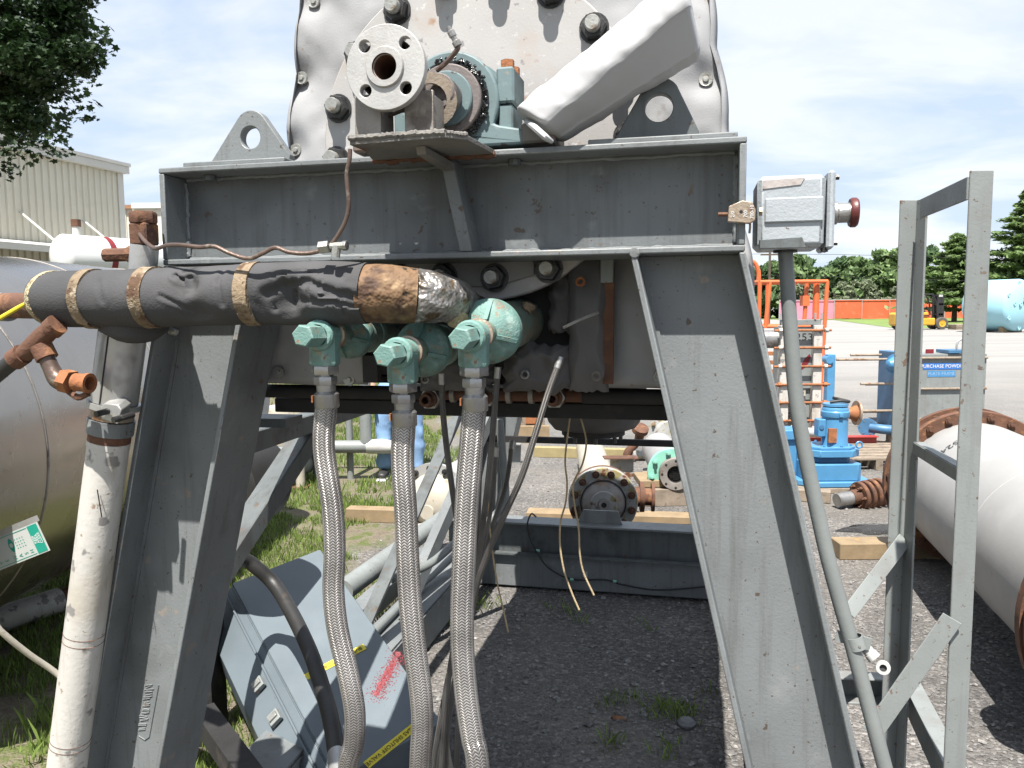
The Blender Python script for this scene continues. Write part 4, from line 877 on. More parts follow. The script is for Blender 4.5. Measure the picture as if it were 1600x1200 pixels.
# ================================================================== INSULATED PIPE (black foam, brown tape)
ip = mth('insulated_pipe', 'thick black foam insulated pipe with brown tape bands across the left leg', 'pipe', M(205, 470, -.09))
ctr = [(-.86, .16, 1.628), (-.80, .04, 1.628), (-.755, -.045, 1.627), (-.70, -.088, 1.625), (-.62, -.097, 1.625), (-.50, -.098, 1.626), (-.38, -.098, 1.628), (-.26, -.098, 1.630), (-.16, -.097, 1.630), (-.08, -.092, 1.628)]
def wobf(p, a): return .035*noise.noise(Vector((p.x*6, p.y*6, a*.8)))+.02*noise.noise(Vector((p.x*22, a*1.7, 3)))
dents = [(W(-.225, -.15, 1.612), .045, .32), (W(-.39, -.15, 1.648), .018, .2), (W(-.20, -.152, 1.625), .02, .2), (W(-.305, -.13, 1.62), .018, .12), (W(-.38, -.145, 1.59), .025, .12)]
def wobd(p, a): return wobf(p, a)
b = mb(); b.tube(ctr, [.050, .052, .052, .053, .053, .0535, .053, .055, .056, .052], 84, sub=34, wob=wobf)
for i, p in enumerate(b.v):
    for c, r_, am in dents:
        d = (p-c).length
        if d < r_*2.2: b.v[i] = b.v[i]+MV*(am*.085*math.exp(-(d/r_)**2))+Vector((0, 0, (1 if p.z > c.z else -1)*.004*math.exp(-(d/r_)**2)))
crs = [([(345, 412), (340, 440), (346, 475)], .006, .005), ([(412, 458), (440, 444), (480, 440), (515, 456), (566, 470)], .011, .008), ([(422, 480), (470, 470), (520, 472), (562, 482)], .008, .006), ([(268, 430), (280, 437), (292, 433)], .016, .004), ([(250, 462), (272, 472), (292, 484)], .005, .004), ([(480, 438), (482, 464)], .007, .004), ([(498, 464), (545, 455)], .006, .004), ([(455, 452), (452, 478)], .005, .004), ([(425, 430), (470, 424), (530, 430)], .005, .007), ([(150, 440), (160, 470)], .003, .005), ([(530, 478), (535, 492)], .005, .004)]
CR = []
for pl_, dp_, wd_ in crs:
    q = [W(*M(x, y, -.150)) for x, y in pl_]
    for a_, b2 in zip(q[:-1], q[1:]): CR.append((a_, b2, dp_, wd_))
for i, p in enumerate(b.v):
    best = 0
    for a_, b2, dp_, wd_ in CR:
        if abs(p.x-a_.x) > .12 or p.y > a_.y+.05: continue
        ab = b2-a_; t_ = max(0, min(1, (p-a_).dot(ab)/ab.length_squared)); d = p-(a_+ab*t_); dd = math.hypot(d.x, d.z)
        if dd < wd_*3: best = max(best, .6*dp_*math.exp(-(dd/wd_)**2)-dp_*.25*math.exp(-((dd-wd_*1.8)/wd_)**2), key=abs)
    b.v[i] = p+MV*best
part(ip, 'foam_sleeve', b, m_foam, ang=70)
PT, PRd = smooth([Vector(p) for p in ctr], [.05]*len(ctr), 14)
def band(x0, x1, r_, m_, nm='tape_band'):
    ps = [p for p in PT if x0 <= p.x <= x1]
    if len(ps) < 2: return
    b = mb(); b.tube(ps, [r_*random.uniform(.995, 1.015) for _ in ps], 40, wob=lambda p, a: .02*noise.noise(Vector((p.x*30, a*2.5, 1)))); part(ip, nm, b, m_, ang=70)
band(-.515, -.478, .0555, m_tape); band(-.305, -.270, .0565, m_tape); band(-.64, -.612, .0555, m_tape); band(-.73, -.712, .0545, m_insul, 'fibre_edge'); band(-.79, -.735, .0535, m_foam, 'foam_cuff')
band(-.84, -.80, .0555, m_tape)
# tape wrapped end and foil elbow into the machine
e_ = [(-.092, -.0935, 1.628), (-.04, -.085, 1.627), (.0, -.07, 1.624)]
part(ip, 'tape_end', mb().tube(e_, [.0495, .050, .047], 36, sub=6, wob=lambda p, a: .05*noise.noise(Vector((p.x*25, p.y*25, a*2)))), m_tapee, ang=60)
e_ = [(-.004, -.069, 1.624), (.02, -.055, 1.622), (.04, -.03, 1.618), (.048, .01, 1.612), (.05, .06, 1.60), (.05, .15, 1.59)]
part(ip, 'foil_elbow', mb().tube(e_, [.046, .045, .042, .038, .034, .034], 36, sub=6, wob=lambda p, a: .10*noise.noise(Vector((p.x*45, p.y*45, a*3)))+.05*noise.noise(Vector((p.x*110, p.z*110, a*6)))), m_foil, ang=30)
part(ip, 'fibre_clump', mb().tube([(.0, -.06, 1.664), (.012, -.05, 1.655), (.02, -.06, 1.63), (.016, -.075, 1.60)], [.008, .012, .012, .008], 10, sub=4, wob=lambda p, a: .5*noise.noise(Vector((p.x*90, p.z*90, a*2)))), m_insul)
part(ip, 'fibre_clump', mb().tube([(.052, -.01, 1.635), (.062, -.02, 1.61), (.058, -.03, 1.585), (.05, -.03, 1.57)], [.010, .018, .018, .008], 10, sub=4, wob=lambda p, a: .5*noise.noise(Vector((p.x*90, p.z*90, a*2)))), m_insul)
# foam collar dropping onto the riser
q = M(205, 512, -.06); part(ip, 'tee_collar', mb().tube([(q.x+.012, -.05, 1.668), (q.x+.006, -.05, 1.64), (q.x, -.05, 1.60), (q.x-.005, -.045, 1.568), (q.x-.007, -.043, 1.560)], [.050, .060, .066, .062, .040], 36, sub=5, wob=lambda p, a: .05*noise.noise(Vector((a*2, p.z*20, 2)))), m_foam, ang=70)

# ------------------------------------------------------------------ riser pipe along the left leg
rp_ = mth('clad_riser_pipe', 'weathered white clad pipe running down beside the left leg', 'pipe', (-.97, -.04, 0))
def rl(w): return Vector((-.592-.213*(1.70-w)+.006, -.035+.0*w, w))
def seg(w0, w1, r_, m_, nm, n=28): return part(rp_, nm, mb().cyl(rl(w0), rl(w1), r_, n=n), m_)
seg(.02, 1.345, .0385, m_white, 'white_jacket'); seg(1.425, 1.60, .044, m_clad, 'steel_cladding'); seg(1.413, 1.424, .049, m_clad, 'end_ring'); seg(1.392, 1.412, .040, m_brass, 'copper_ring')
seg(1.362, 1.39, .043, m_grey, 'clamp_band'); seg(1.3455, 1.3615, .0395, m_rust, 'bare_pipe'); seg(1.335, 1.3465, .0395, m_white, 'jacket_rim')

p = rl(1.425); q = rl(1.60); part(rp_, 'cladding_seam', mb().bar(p+Vector((.004, -.0445, 0)), q+Vector((.004, -.0445, 0)), .002, .002), m_ink)
for w in (.93, .945, .70, .712): part(rp_, 'wire_band', mb().lathe([(.0385, 0), (.0393, .0007), (.0385, .0014)], rl(w), rl(w+.1)-rl(w), 28), m_rust)
# clamp block with two bolts
c = M(176, 645, -.085); part(rp_, 'clamp_block', mb().poly([(c.x-.024, -.088, c.z-.012), (c.x+.012, -.088, c.z-.022), (c.x+.022, -.088, c.z+.006), (c.x+.014, -.088, c.z+.016), (c.x-.016, -.088, c.z+.018), (c.x-.024, -.088, c.z+.010)], (0, .03, .01)), m_clad, .002)
for x, y in ((157, 646), (184, 655)): c = M(x, y, -.10); part(rp_, 'clamp_bolt', mb().cyl(c+Vector((0, -.012, 0)), c+Vector((.01, .03, .005)), .006, n=10), m_bolt)
q = M(157, 800, -.075); part(rp_, 'scratch', mb().bar(M(152, 765, -.0742), M(159, 808, -.0742), .0022, .001), m_ink)
# top fitting
tf = M(225, 365, -.035); part(rp_, 'fitting_body', mb().box(tf.x-.019, tf.x+.019, -.055, -.015, tf.z-.022, tf.z+.019, .003), m_rust); part(rp_, 'hex_plug', mb().lathe([(0, 0), (.024, 0), (.0255, .004), (.0255, .018), (.023, .022), (0, .022)], (tf.x, -.035, tf.z+.0192), (0, 0, 1), 6, ph=.3), m_rust)
part(rp_, 'pipe_cladding', mb().cyl((tf.x-.012, -.035, 1.64), (tf.x, -.035, tf.z-.022), .026), m_clad)
# second flat fitting behind
q = M(185, 398, -.03); part(rp_, 'side_union', mb().lathe([(0, 0), (.013, 0), (.013, .05), (.017, .05), (.017, .062), (0, .062)], (q.x-.03, -.03, q.z), (1, .1, 0), 8), m_rust)
# capillary tube
ct = mth('capillary_tube', 'thin wavy brown capillary tube running from the riser fitting up to the flange bracket', 'tube', M(520, 388, -.14))
pts = [M(218, 366, -.055), M(228, 378, -.075), M(243, 388, -.10), M(262, 383, -.13), M(285, 383, -.15), M(312, 386, -.155), M(335, 385, -.155), M(360, 396, -.155), M(388, 404, -.155), M(410, 396, -.155), M(430, 387, -.155), M(452, 394, -.155), M(478, 396, -.153), M(500, 392, -.15), M(506, 388, -.15)]
part(ct, 'tube', mb().tube(pts, .0038, 10, sub=5), m_tube)
pts = [M(516, 384, -.15), M(528, 368, -.15), M(540, 345, -.15), M(545, 320, -.152), M(543, 292, -.154), M(542, 270, -.155), M(546, 250, -.156), M(547, 233, -.156)]
part(ct, 'tube', mb().tube(pts, .0036, 10, sub=5), m_tube)
f_ = part(ct, 'compression_nut', mb().lathe([(0, 0), (.0105, 0), (.0105, .017), (0, .017)], M(500, 387, -.15), M(517, 385, -.15)-M(500, 387, -.15), 6), m_stud)
part(ct, 'tee', mb().cyl(M(517, 385, -.15), M(540, 384, -.15), .0065, n=10), m_stud); part(ct, 'tee_branch', mb().cyl(M(526, 384, -.15), M(524, 402, -.15), .0075, n=10), m_stud); part(ct, 'tee_end', mb().lathe([(0, 0), (.008, 0), (.008, .007), (0, .007)], M(536, 384, -.15), (1, 0, 0), 8), m_steel)

# ------------------------------------------------------------------ rusty tee and elbow at the left
rt_ = mth('rusty_pipe_fittings', 'rusty tee and elbow fittings hanging left of the foam pipe', 'pipe fitting', M(70, 540, -.14))
def P_(x, y, v=-.14): return M(x, y, v)
part(rt_, 'tee', mb().tube([P_(85, 510), P_(68, 525), P_(48, 545), P_(34, 555)], [.016, .018, .018, .015], 18, sub=4), m_rust)
part(rt_, 'collar', mb().cyl(P_(36, 553), P_(22, 563), .0195, n=18), m_rust); part(rt_, 'collar', mb().cyl(P_(90, 506), P_(80, 515), .0195, n=18), m_rust)
part(rt_, 'branch_collar', mb().cyl(P_(64, 540), P_(74, 560), .0195, n=18), m_rust)
part(rt_, 'nipple', mb().tube([P_(70, 552), P_(80, 575), P_(90, 592), P_(104, 599)], [.0145, .0145, .017, .0175], 18, sub=4), m_tube)
part(rt_, 'union_nut', mb().lathe([(0, 0), (.0225, 0), (.0225, .019), (0, .019)], P_(99, 594), P_(130, 602)-P_(99, 594), 6), m_rusto)
b = mb(); a_ = P_(152, 600)-P_(118, 597); b.lathe([(0, 0), (.0165, 0), (.0165, .022), (.0185, .024), (.0185, .031), (.0125, .031), (.0125, .008), (0, .008)], P_(118, 597), a_, 22); part(rt_, 'open_spigot', b, m_rusto)
part(rt_, 'wing', mb().tube([P_(108, 612), P_(122, 621), P_(138, 615)], .006, 8, sub=3), m_rust)
part(rt_, 'grey_hose', mb().tube([P_(24, 562), P_(8, 574), P_(-25, 602), P_(-90, 660, -.1), (-1.12, .0, 1.0), (-1.22, .02, .4), (-1.25, .05, .03)], .015, 14, sub=5), m_hosebk)
t = mth('rusty_feed_pipe', 'rusty brown pipe passing behind the foam pipe end at the left edge', 'pipe', M(0, 475, .3))
pa, pb_ = M(72, 478, .17), M(-140, 476, .36); part(t, 'pipe', mb().cyl(pa, pb_, .030, n=20), m_rust); part(t, 'foam_end', mb().cyl(M(12, 480, .22), M(-140, 476, .36), .034, n=20), m_cloth)
solo('yellow_rod', 'thin yellow tipped rod poking in from the left edge beside the foam pipe', 'rod', mb().tube([M(56, 465, -.03), M(30, 480, -.03), M(-60, 532, -.03)], [.002, .0045, .0045], 8), m_yel)

# ------------------------------------------------------------------ three green rotary unions with braided hoses
def union(px, py, disc, dv, rd, lab, hosep, hlab, tail, wd=.0205, bend=None):
    P0 = M(px, py, -.19); D0 = M(disc[0], disc[1], dv); u, w = P0.x, P0.z
    t = mth('rotary_union', lab, 'rotary union', (u, -.05, w), 'green rotary unions'); ax = (D0-P0).normalized(); LD = (D0-P0).length; c = lambda s_: P0+ax*s_
    part(t, 'hex_plug', mb().lathe([(0, 0), (.0165, 0), (.0192, .0025), (.0192, .058), (0, .058)], P0, ax, 6, ph=.2), m_green)
    part(t, 'boss', mb().lathe([(.019, .055), (.024, .056), (.027, .060), (.027, .069), (.0235, .073), (.0235, .118), (.0, .118)], P0, ax, 24), m_green)
    b = mb(); b.lathe([(.0205, .108), (.0275, .110), (.0275, .119), (.0205, .121)], P0, ax, 24); part(t, 'wire_ring', b, m_brass)
    part(t, 'neck', mb().cyl(c(.115), c(LD-.02), .0215, n=24), m_greenw)
    bd = c(.086); part(t, 'elbow_outlet', mb().lathe([(0, .0), (.0262, .0), (.0262, .045), (.024, .05), (0, .05)], bd+Vector((0, 0, -.002)), (0, 0, -1), 8, ph=.39), m_green)
    d = D0; k = part(t, 'disc', mb().lathe([(.021, -.026), (rd*.5, -.021), (rd*.82, -.012), (rd*.97, -.003), (rd, .002), (rd, .020), (rd*.93, .024), (.0, .025)], d, ax, 56), m_green, ang=40)
    for a in (82, -18, 190, -95):
        dr = Vector((math.cos(R(a)), 0, math.sin(R(a)))); dr = (dr-ax*dr.dot(ax)).normalized(); sd = ax.cross(dr)*.0035
        part(k, 'rib', mb().poly([d+dr*.024-ax*.036-sd, d+dr*.024-ax*.014-sd, d+dr*rd*.96-ax*.0-sd, d+dr*rd*.96-ax*.008-sd], sd*2), m_green)
    if bend:
        e = M(*bend); bx_ = (e-d).normalized(); LB = (e-d).length
        part(t, 'barrel', mb().lathe([(.047, .02), (.047, LB-.03), (.050, LB-.028), (.051, LB-.008), (.046, LB), (.03, LB), (.03, LB+.2), (0, LB+.2)], d, bx_, 40), m_greenw)
    else: part(t, 'barrel', mb().lathe([(rd*.75, .02), (rd*.75, .10), (rd*.8, .102), (rd*.8, .12), (rd*.5, .122), (rd*.5, .25), (0, .25)], d, ax, 40), m_greenw)
    # hose
    h0 = bd+Vector((0, 0, -.052)); h = mth('braided_hose', hlab, 'hose', (u, bd.y, .0), 'thick braided hoses')
    part(h, 'hex_nut', mb().lathe([(0, 0), (.0235, 0), (.0245, .002), (.0245, .013), (.0235, .015), (0, .015)], h0, (0, 0, -1), 6, ph=.4), m_steel)
    part(h, 'hex_nut', mb().lathe([(.014, .015), (.014, .019), (.019, .019), (.020, .021), (.020, .032), (.019, .034), (0, .034)], h0, (0, 0, -1), 6, ph=.1), m_steel)
    part(h, 'ferrule', mb().lathe([(.017, .034), (.0165, .045), (.0215, .050), (.0215, .072), (.0205, .074), (.015, .074)], h0, (.02, 0, -1), 24), m_steel)
    part(h, 'paint_mark', mb().box(h0.x-.0222, h0.x-.0195, h0.y-.012, h0.y-.002, h0.z-.064, h0.z-.052), m_rusto)
    v0 = h0.y; pts = [h0+Vector((0, 0, -.07))]+[M(x, y, v0+dv_) for x, y, dv_ in hosep]+[Vector(q) for q in tail]
    pp, _ = smooth(pts, [0]*len(pts), 14)
    rr = [wd*(1+.02*noise.noise(Vector((p.z*9, u*50, 0)))) for p in pp]
    part(h, 'braid', mb().tube(pp, rr, 40, uv=True), m_braid, ang=80)
    return t
union(472, 525, (543, 523), .0, .045, 'leftmost green rotary union, tucked under the black foam pipe', [(506, 700, 0), (519, 790, 0), (523, 860, 0), (521, 920, 0), (527, 980, .0), (543, 1050, .0), (554, 1110, .005), (553, 1160, .01), (545, 1205, .02)],
    'leftmost thick steel braided hose, kinking right in front of the tilted grey panel', [(-.16, -.02, .55), (-.13, .02, .30), (-.06, .05, .10), (.06, .06, .026), (.25, .08, .024)], .0192)
union(600, 556, (659, 545), .0, .052, 'middle green rotary union, hanging lowest of the three', [(629, 720, 0), (634, 800, 0), (637, 870, 0), (641, 940, 0), (648, 1010, .0), (657, 1080, .005), (660, 1130, .01), (657, 1205, .02)],
    'middle thick steel braided hose hanging over the yellow gas shutoff label', [(-.04, .0, .5), (-.02, .05, .25), (.05, .12, .07), (.2, .2, .026), (.4, .3, .025)], .0200)
union(718, 530, (763, 518), .0, .0585, 'rightmost and largest green rotary union with a long barrel behind it', [(737, 690, 0), (731, 760, 0), (727, 830, 0), (724, 900, 0), (722, 960, 0), (723, 1020, 0), (729, 1090, .0), (738, 1150, .0), (747, 1205, .0)],
    'rightmost thick steel braided hose hanging before the shaded gravel', [(.105, -.08, .55), (.11, -.02, .30), (.14, .06, .09), (.26, .16, .024), (.45, .25, .024)], .0205, bend=(836, 497, .36))
# rag on the barrel
b = mb(); c = M(815, 488, .14)
for i in range(6): q = c+Vector((random.uniform(-.03, .03), random.uniform(-.02, .02), random.uniform(-.002, .01))); b.tube([q, q+Vector((random.uniform(-.02, .02), random.uniform(-.02, .02), random.uniform(-.012, .012))), q+Vector((random.uniform(-.03, .03), .01, random.uniform(-.015, .012)))], [.006, .010, .004], 8, sub=3, wob=lambda p, a: .4*noise.noise(Vector((p.x*80, p.z*80, a*2))))
solo('brown_leaf_debris', 'crumpled brown leaf debris lying on the barrel of the largest green union', 'debris', b, m_tape)
# thin braided hoses
def thin(lab, pts, r_=.0062, tail=()):
    h = mth('thin_braided_hose', lab, 'hose', pts[0], 'thin braided hoses'); pp, _ = smooth([Vector(p) for p in pts]+[Vector(q) for q in tail], [0]*(len(pts)+len(tail)), 10)
    part(h, 'braid', mb().tube(pp, r_, 16, uv=True), m_braidt, ang=80)
    part(h, 'crimp', mb().cyl(Vector(pts[0])+(Vector(pts[0])-Vector(pts[1])).normalized()*.002, Vector(pts[0])+(Vector(pts[1])-Vector(pts[0])).normalized()*.02, r_*1.15, n=12), m_steel); return h
thin('thin dark braided hose hanging just left of the rightmost thick hose', [M(690, 585, .12), M(692, 640, .12), M(698, 700, .13), M(706, 760, .14), M(716, 830, .15), M(722, 900, .18), M(712, 990, .2), M(700, 1070, .2), M(690, 1200, .2)], tail=[(-.08, .24, .4), (-.05, .3, .1), (.1, .34, .012), (.3, .36, .01)])
thin('thin dark braided hose dropping straight behind the rightmost thick hose', [M(778, 575, .12), M(772, 650, .12), M(765, 730, .14), M(757, 800, .16), M(747, 880, .18), M(738, 950, .2), M(722, 1010, .22), M(706, 1090, .22), M(697, 1200, .22)], tail=[(-.06, .30, .35), (0, .36, .08), (.15, .42, .012), (.4, .45, .01)])
thin('thin braided hose slanting from the torn pouch down to the left', [M(876, 560, .10), M(856, 615, .08), M(836, 680, .07), M(815, 745, .07), M(788, 805, .08), M(762, 865, .10), M(745, 915, .12), M(733, 985, .14), M(724, 1060, .16), M(716, 1130, .16), M(714, 1205, .16)], tail=[(-.03, .2, .4), (.05, .25, .1), (.2, .3, .012), (.5, .3, .01)])
thin('thin braided hose looping low between the middle and right thick hoses', [M(800, 690, .6), M(790, 760, .55), M(760, 850, .5), M(735, 930, .42), M(712, 1020, .36), M(692, 1100, .32), M(676, 1200, .3)], .0058, tail=[(-.14, .36, .4), (-.1, .4, .1), (.0, .46, .012), (.2, .5, .01)])
thin('thin braided hose running along the back of the rightmost thick hose', [M(752, 640, .2), M(750, 720, .2), M(748, 800, .2), M(745, 880, .22), M(736, 960, .24), M(716, 1040, .26), M(700, 1120, .26), M(684, 1200, .26)], .005, tail=[(-.1, .3, .4), (-.06, .36, .1), (.05, .42, .012), (.2, .44, .01)])
thin('thin braided hose hanging in a loop left of the rightmost thick hose', [M(776, 700, .35), M(768, 790, .34), M(748, 880, .32), M(722, 960, .30), M(706, 1030, .29), M(694, 1100, .28), M(705, 1200, .28)], .005, tail=[(-.02, .3, .4), (.02, .34, .1), (.12, .4, .012), (.3, .42, .01)])
# grey conduit at the left rear and hanging twine
solo('bent_grey_conduit', 'bent grey conduit tube rising behind the thin braided hoses by the far beam', 'conduit', mb().tube([M(780, 655, 2.5), M(786, 720, 2.5), M(790, 770, 2.48), M(786, 790, 2.45), M(770, 808, 2.4), M(740, 832, 2.3), M(710, 850, 2.2), M(670, 882, 2.0), M(612, 905, 1.8)], .02, 12, sub=4), m_conduit)
solo('beige_twine', 'left of two beige twines dangling under the vessel in front of the rusty flange', 'twine', mb().tube([M(893, 634, .3), M(887, 680, .3), M(883, 720, .3), M(886, 755, .3), M(884, 785, .3), M(876, 815, .3), M(875, 850, .3), M(881, 890, .3), M(893, 925, .3), M(905, 953, .3)], .0021, 7, sub=5), m_rope)
solo('beige_twine', 'right of two beige twines dangling under the vessel in front of the rusty flange', 'twine', mb().tube([M(900, 633, .3), M(910, 662, .3), M(916, 692, .3), M(910, 725, .3), M(896, 755, .3), M(897, 785, .3), M(904, 825, .3), M(906, 865, .3), M(912, 895, .3), M(928, 930, .3)], .0021, 7, sub=5), m_rope)
solo('beige_twine', 'single beige twine hanging just right of the thick hoses in the shade', 'twine', mb().tube([M(764, 700, .5), M(763, 790, .5), M(768, 850, .5), M(776, 905, .5), M(786, 950, .5), M(794, 988, .5)], .0022, 7, sub=5), m_rope)
cb_ = mth('black_cable', 'thin black cable drooping along the far base beam', 'cable', M(1000, 920, 2.9))
part(cb_, 'cable', mb().tube([M(838, 808, 2.90), M(830, 803, 2.90), M(824, 822, 2.90), M(832, 850, 2.90), M(850, 880, 2.905), M(872, 897, 2.92), M(900, 906, 2.935), M(945, 906, 2.935), M(975, 914, 2.935), M(1030, 922, 2.935), M(1110, 916, 2.935)], .0045, 8, sub=5), m_ink)
for x, y in ((840, 860), (893, 905), (960, 908)): part(cb_, 'green_tie', mb().cyl(M(x-2, y, 2.925), M(x+3, y+1, 2.925), .008, n=10), m_seafoam)
b = mb(); b.tube([M(880, 512, .10), M(905, 500, .11), M(935, 488, .13)], .003, 8); solo('bare_probe_rod', 'thin bare metal probe rod sticking out right of the largest green union', 'rod', b, m_stud)
# black rubber hose into the panel
bh_ = mth('black_rubber_hose', 'thick black rubber hose curving from the left leg down over the tilted panel', 'hose', Mz(530, 1190, .3))
q0 = [Mz(378, 874, .76), Mz(402, 888, .72), Mz(430, 915, .66), Mz(458, 962, .60), Mz(485, 1020, .54), Mz(505, 1080, .48), Mz(518, 1130, .45), Mz(526, 1178, .42)]
part(bh_, 'hose', mb().tube([Mz(280, 915, .80), Mz(335, 880, .79)]+q0, .024, 20, sub=6), m_hosebk); e0, e1 = q0[-1], Mz(530, 1215, .41); part(bh_, 'steel_cuff', mb().cyl(e0, e0+(e1-e0).normalized()*.10, .025, n=20), m_clad)

# ------------------------------------------------------------------ text helper
def text(par, s_, size, p, ex, ey, m_, nm='lettering', wide=1.0, off=.0008):
    """flat print: centred at p, reading along ex, upright along ey"""
    cu = bpy.data.curves.new('t', 'FONT'); cu.body = s_; cu.size = size; cu.align_x = 'CENTER'; cu.align_y = 'CENTER'; cu.extrude = .0002; cu.resolution_u = 3
    to = bpy.data.objects.new('t', cu); COL.objects.link(to); dg = bpy.context.evaluated_depsgraph_get(); me = bpy.data.meshes.new_from_object(to.evaluated_get(dg)); bpy.data.objects.remove(to)
    ex = Vector(ex).normalized(); ey = Vector(ey); ey = (ey-ex*ey.dot(ex)).normalized(); ez = ex.cross(ey); p = Vector(p)+ez*off
    F = Matrix(((ex.x*wide, ey.x, ez.x, p.x), (ex.y*wide, ey.y, ez.y, p.y), (ex.z*wide, ey.z, ez.z, p.z), (0, 0, 0, 1)))
    me.transform(Matrix.Translation(-WL[par]) @ F); me.materials.clear(); me.materials.append(m_); me.name = nm
    o = bpy.data.objects.new(nm, me); COL.objects.link(o); o.parent = par; WL[o] = WL[par]; return o

# ================================================================== JUNCTION BOX, CONDUIT
jb = mth('junction_box', 'grey cast junction box with a red capped fitting at the right beam end', 'junction box', (.62, .06, 1.69))
j0 = M(1184, 280, .02); j1 = M(1290, 390, .02); zb_, zt_ = j1.z+.004, M(1240, 272, .02).z
uL, uR = j0.x, M(1291, 330, .02).x
part(jb, 'body', mb().box(uL, uR, .022, .135, zb_, zt_, .008), m_box, .002)
part(jb, 'rib_step', mb().box(uL+.012, uR-.004, .0175, .0225, zb_+.042, zb_+.082, .002), m_box)
part(jb, 'chin_step', mb().poly([(uL+.004, .0195, zb_+.001), (uR-.03, .0195, zb_+.001), (uR-.036, .0195, zb_+.017), (uL+.004, .0195, zb_+.014)], (0, .004, 0)), m_greyd)
part(jb, 'crown_patch', mb().poly([(uL+.008, .0205, zt_-.022), (uR-.04, .0205, zt_-.017), (uR-.034, .0205, zt_-.006), (uL+.008, .0205, zt_-.008)], (0, .003, 0)), mat('scuffed_primer', (.46, .42, .40), .6, .1, .15, 20, [((.3, .22, .17), 30, .6, .1)], .2, 100))
lid = part(jb, 'lid', mb().box(uR+.0015, uR+.0135, .019, .139, zb_-.003, zt_+.004, .004), m_box)
for z_ in (zb_+.007, zt_-.007):
    for v_ in (.028, .13): part(lid, 'lid_bolt', mb().cyl((uR+.0135, v_, z_), (uR+.0195, v_, z_), .0045, n=6), m_bolt)
f0 = M(1320, 332, .065)
part(jb, 'threaded_spigot', mb().lathe([(.0, 0), (.019, 0), (.019, .010), (.0165, .012), (.0165, .036), (0, .036)], (uR+.0136, .07, f0.z), (1, 0, 0), 22), m_steel)
part(jb, 'red_cap', mb().lathe([(0, .03), (.0225, .03), (.0245, .033), (.0245, .040), (.022, .043), (0, .042)], (uR+.0136, .07, f0.z), (1, 0, 0), 26), m_red)
part(jb, 'drain_plug', mb().lathe([(0, 0), (.006, 0), (.006, .006), (0, .008)], (M(1288, 393, .04).x, .04, zb_), (0, 0, -1), 8), m_bolt)
gl = mth('ground_lug', 'small bronze cable lug bolted between the beam end and the junction box', 'cable lug', M(1160, 332, -.02))
q = [M(x, y, -.012) for x, y in ((1137, 346), (1139, 322), (1160, 313), (1176, 316), (1181, 328), (1180, 344), (1172, 349), (1150, 347))]
part(gl, 'body', mb().poly(q, (0, .016, 0)), m_brass, .001); part(gl, 'stem', mb().cyl(M(1137, 335, -.004), M(1122, 335, -.004), .0035, n=8), m_rust)
part(gl, 'bolt', mb().cyl(M(1186, 331, -.004), M(1191, 331, -.004), .007, n=6), m_brass); part(gl, 'hole', mb().cyl(M(1158, 331, -.0125), M(1158, 331, -.0118), .0028, n=10), m_ink)
part(gl, 'copper_wire', mb().tube([M(1172, 350, 0), M(1172, 356, .005), M(1171, 364, .01)], .002, 6), m_brass)
eu = MU; 
text(gl, '700-10', .0078, W(*M(1175, 331, -.0125)), Vector((0, 0, 1)), -eu, m_lettw, off=.0004); text(gl, '700', .0078, W(*M(1165, 334, -.0125)), Vector((0, 0, 1)), -eu, m_lettw, off=.0004); text(gl, '2/0', .0078, W(*M(1145, 335, -.0125)), Vector((0, 0, 1)), -eu, m_lettw, off=.0004)
cn = mth('grey_conduit_pipe', 'bent grey conduit pipe dropping from the junction box beside the right leg', 'conduit', (.95, .06, 0))
cpts = [M(1227, 393, .075), M(1230, 440, .075), M(1234, 500, .072), M(1240, 580, .068), M(1246, 640, .064), M(1258, 710, .06), M(1275, 790, .055), M(1293, 870, .05), M(1312, 940, .045), M(1332, 1010, .04), M(1356, 1100, .03), M(1384, 1205, .02), (.88, .02, .5), (.98, .02, .06), (1.0, .02, .0)]
part(cn, 'pipe', mb().tube(cpts, [.0125]*3+[.0128]*12, 20, sub=6), m_conduit); part(cn, 'locknut', mb().cyl((cpts[0].x, .075, zb_-.004), (cpts[0].x, .075, zb_), .02, n=20), m_bolt)
c = M(1338, 1007, .03); tg = (M(1350, 1060, .035)-M(1325, 980, .04)).normalized()
part(cn, 'strap', mb().lathe([(.0135, -.011), (.0148, -.011), (.0148, .011), (.0135, .011)], (c.x, .0385, c.z), tg, 24), m_greyl); part(cn, 'strap_tab', mb().bar((c.x-.03, .048, c.z+.006), (c.x-.012, .046, c.z+.003), .02, .003, up=(0, 1, 0)), m_greyl); part(cn, 'strap_tab', mb().bar((c.x+.012, .046, c.z-.002), (c.x+.026, .048, c.z-.005), .022, .003, up=(0, 1, 0)), m_greyl)
part(cn, 'strap_screw', mb().cyl((c.x+.004, .0225, c.z), (c.x+.004, .026, c.z), .0025, n=8), m_stud)
wg = mth('white_cable_gland', 'white plastic cable gland with its nut ring hanging by the grey conduit strap', 'cable gland', M(1370, 1030, .06))
a, b_ = M(1352, 1012, .06), M(1372, 1035, .05); dd = b_-a
part(wg, 'tail', mb().cyl(a-dd*.4, a, .006, n=14), m_plastic); part(wg, 'body', mb().lathe([(0, -.002), (.0085, 0), (.0095, .004), (.0095, .011), (.011, .012), (.0115, .022), (0, .022)], a, dd, 18), m_plastic)
part(wg, 'ring', mb().lathe([(.006, -.004), (.0115, -.004), (.012, 0), (.0115, .004), (.006, .004)], M(1380, 1043, .045), (-.2, -1, .15), 24), m_plastic); part(wg, 'bore', mb().cyl(M(1380, 1043, .046), M(1380, 1043, .047), .0062, n=14), m_ink)

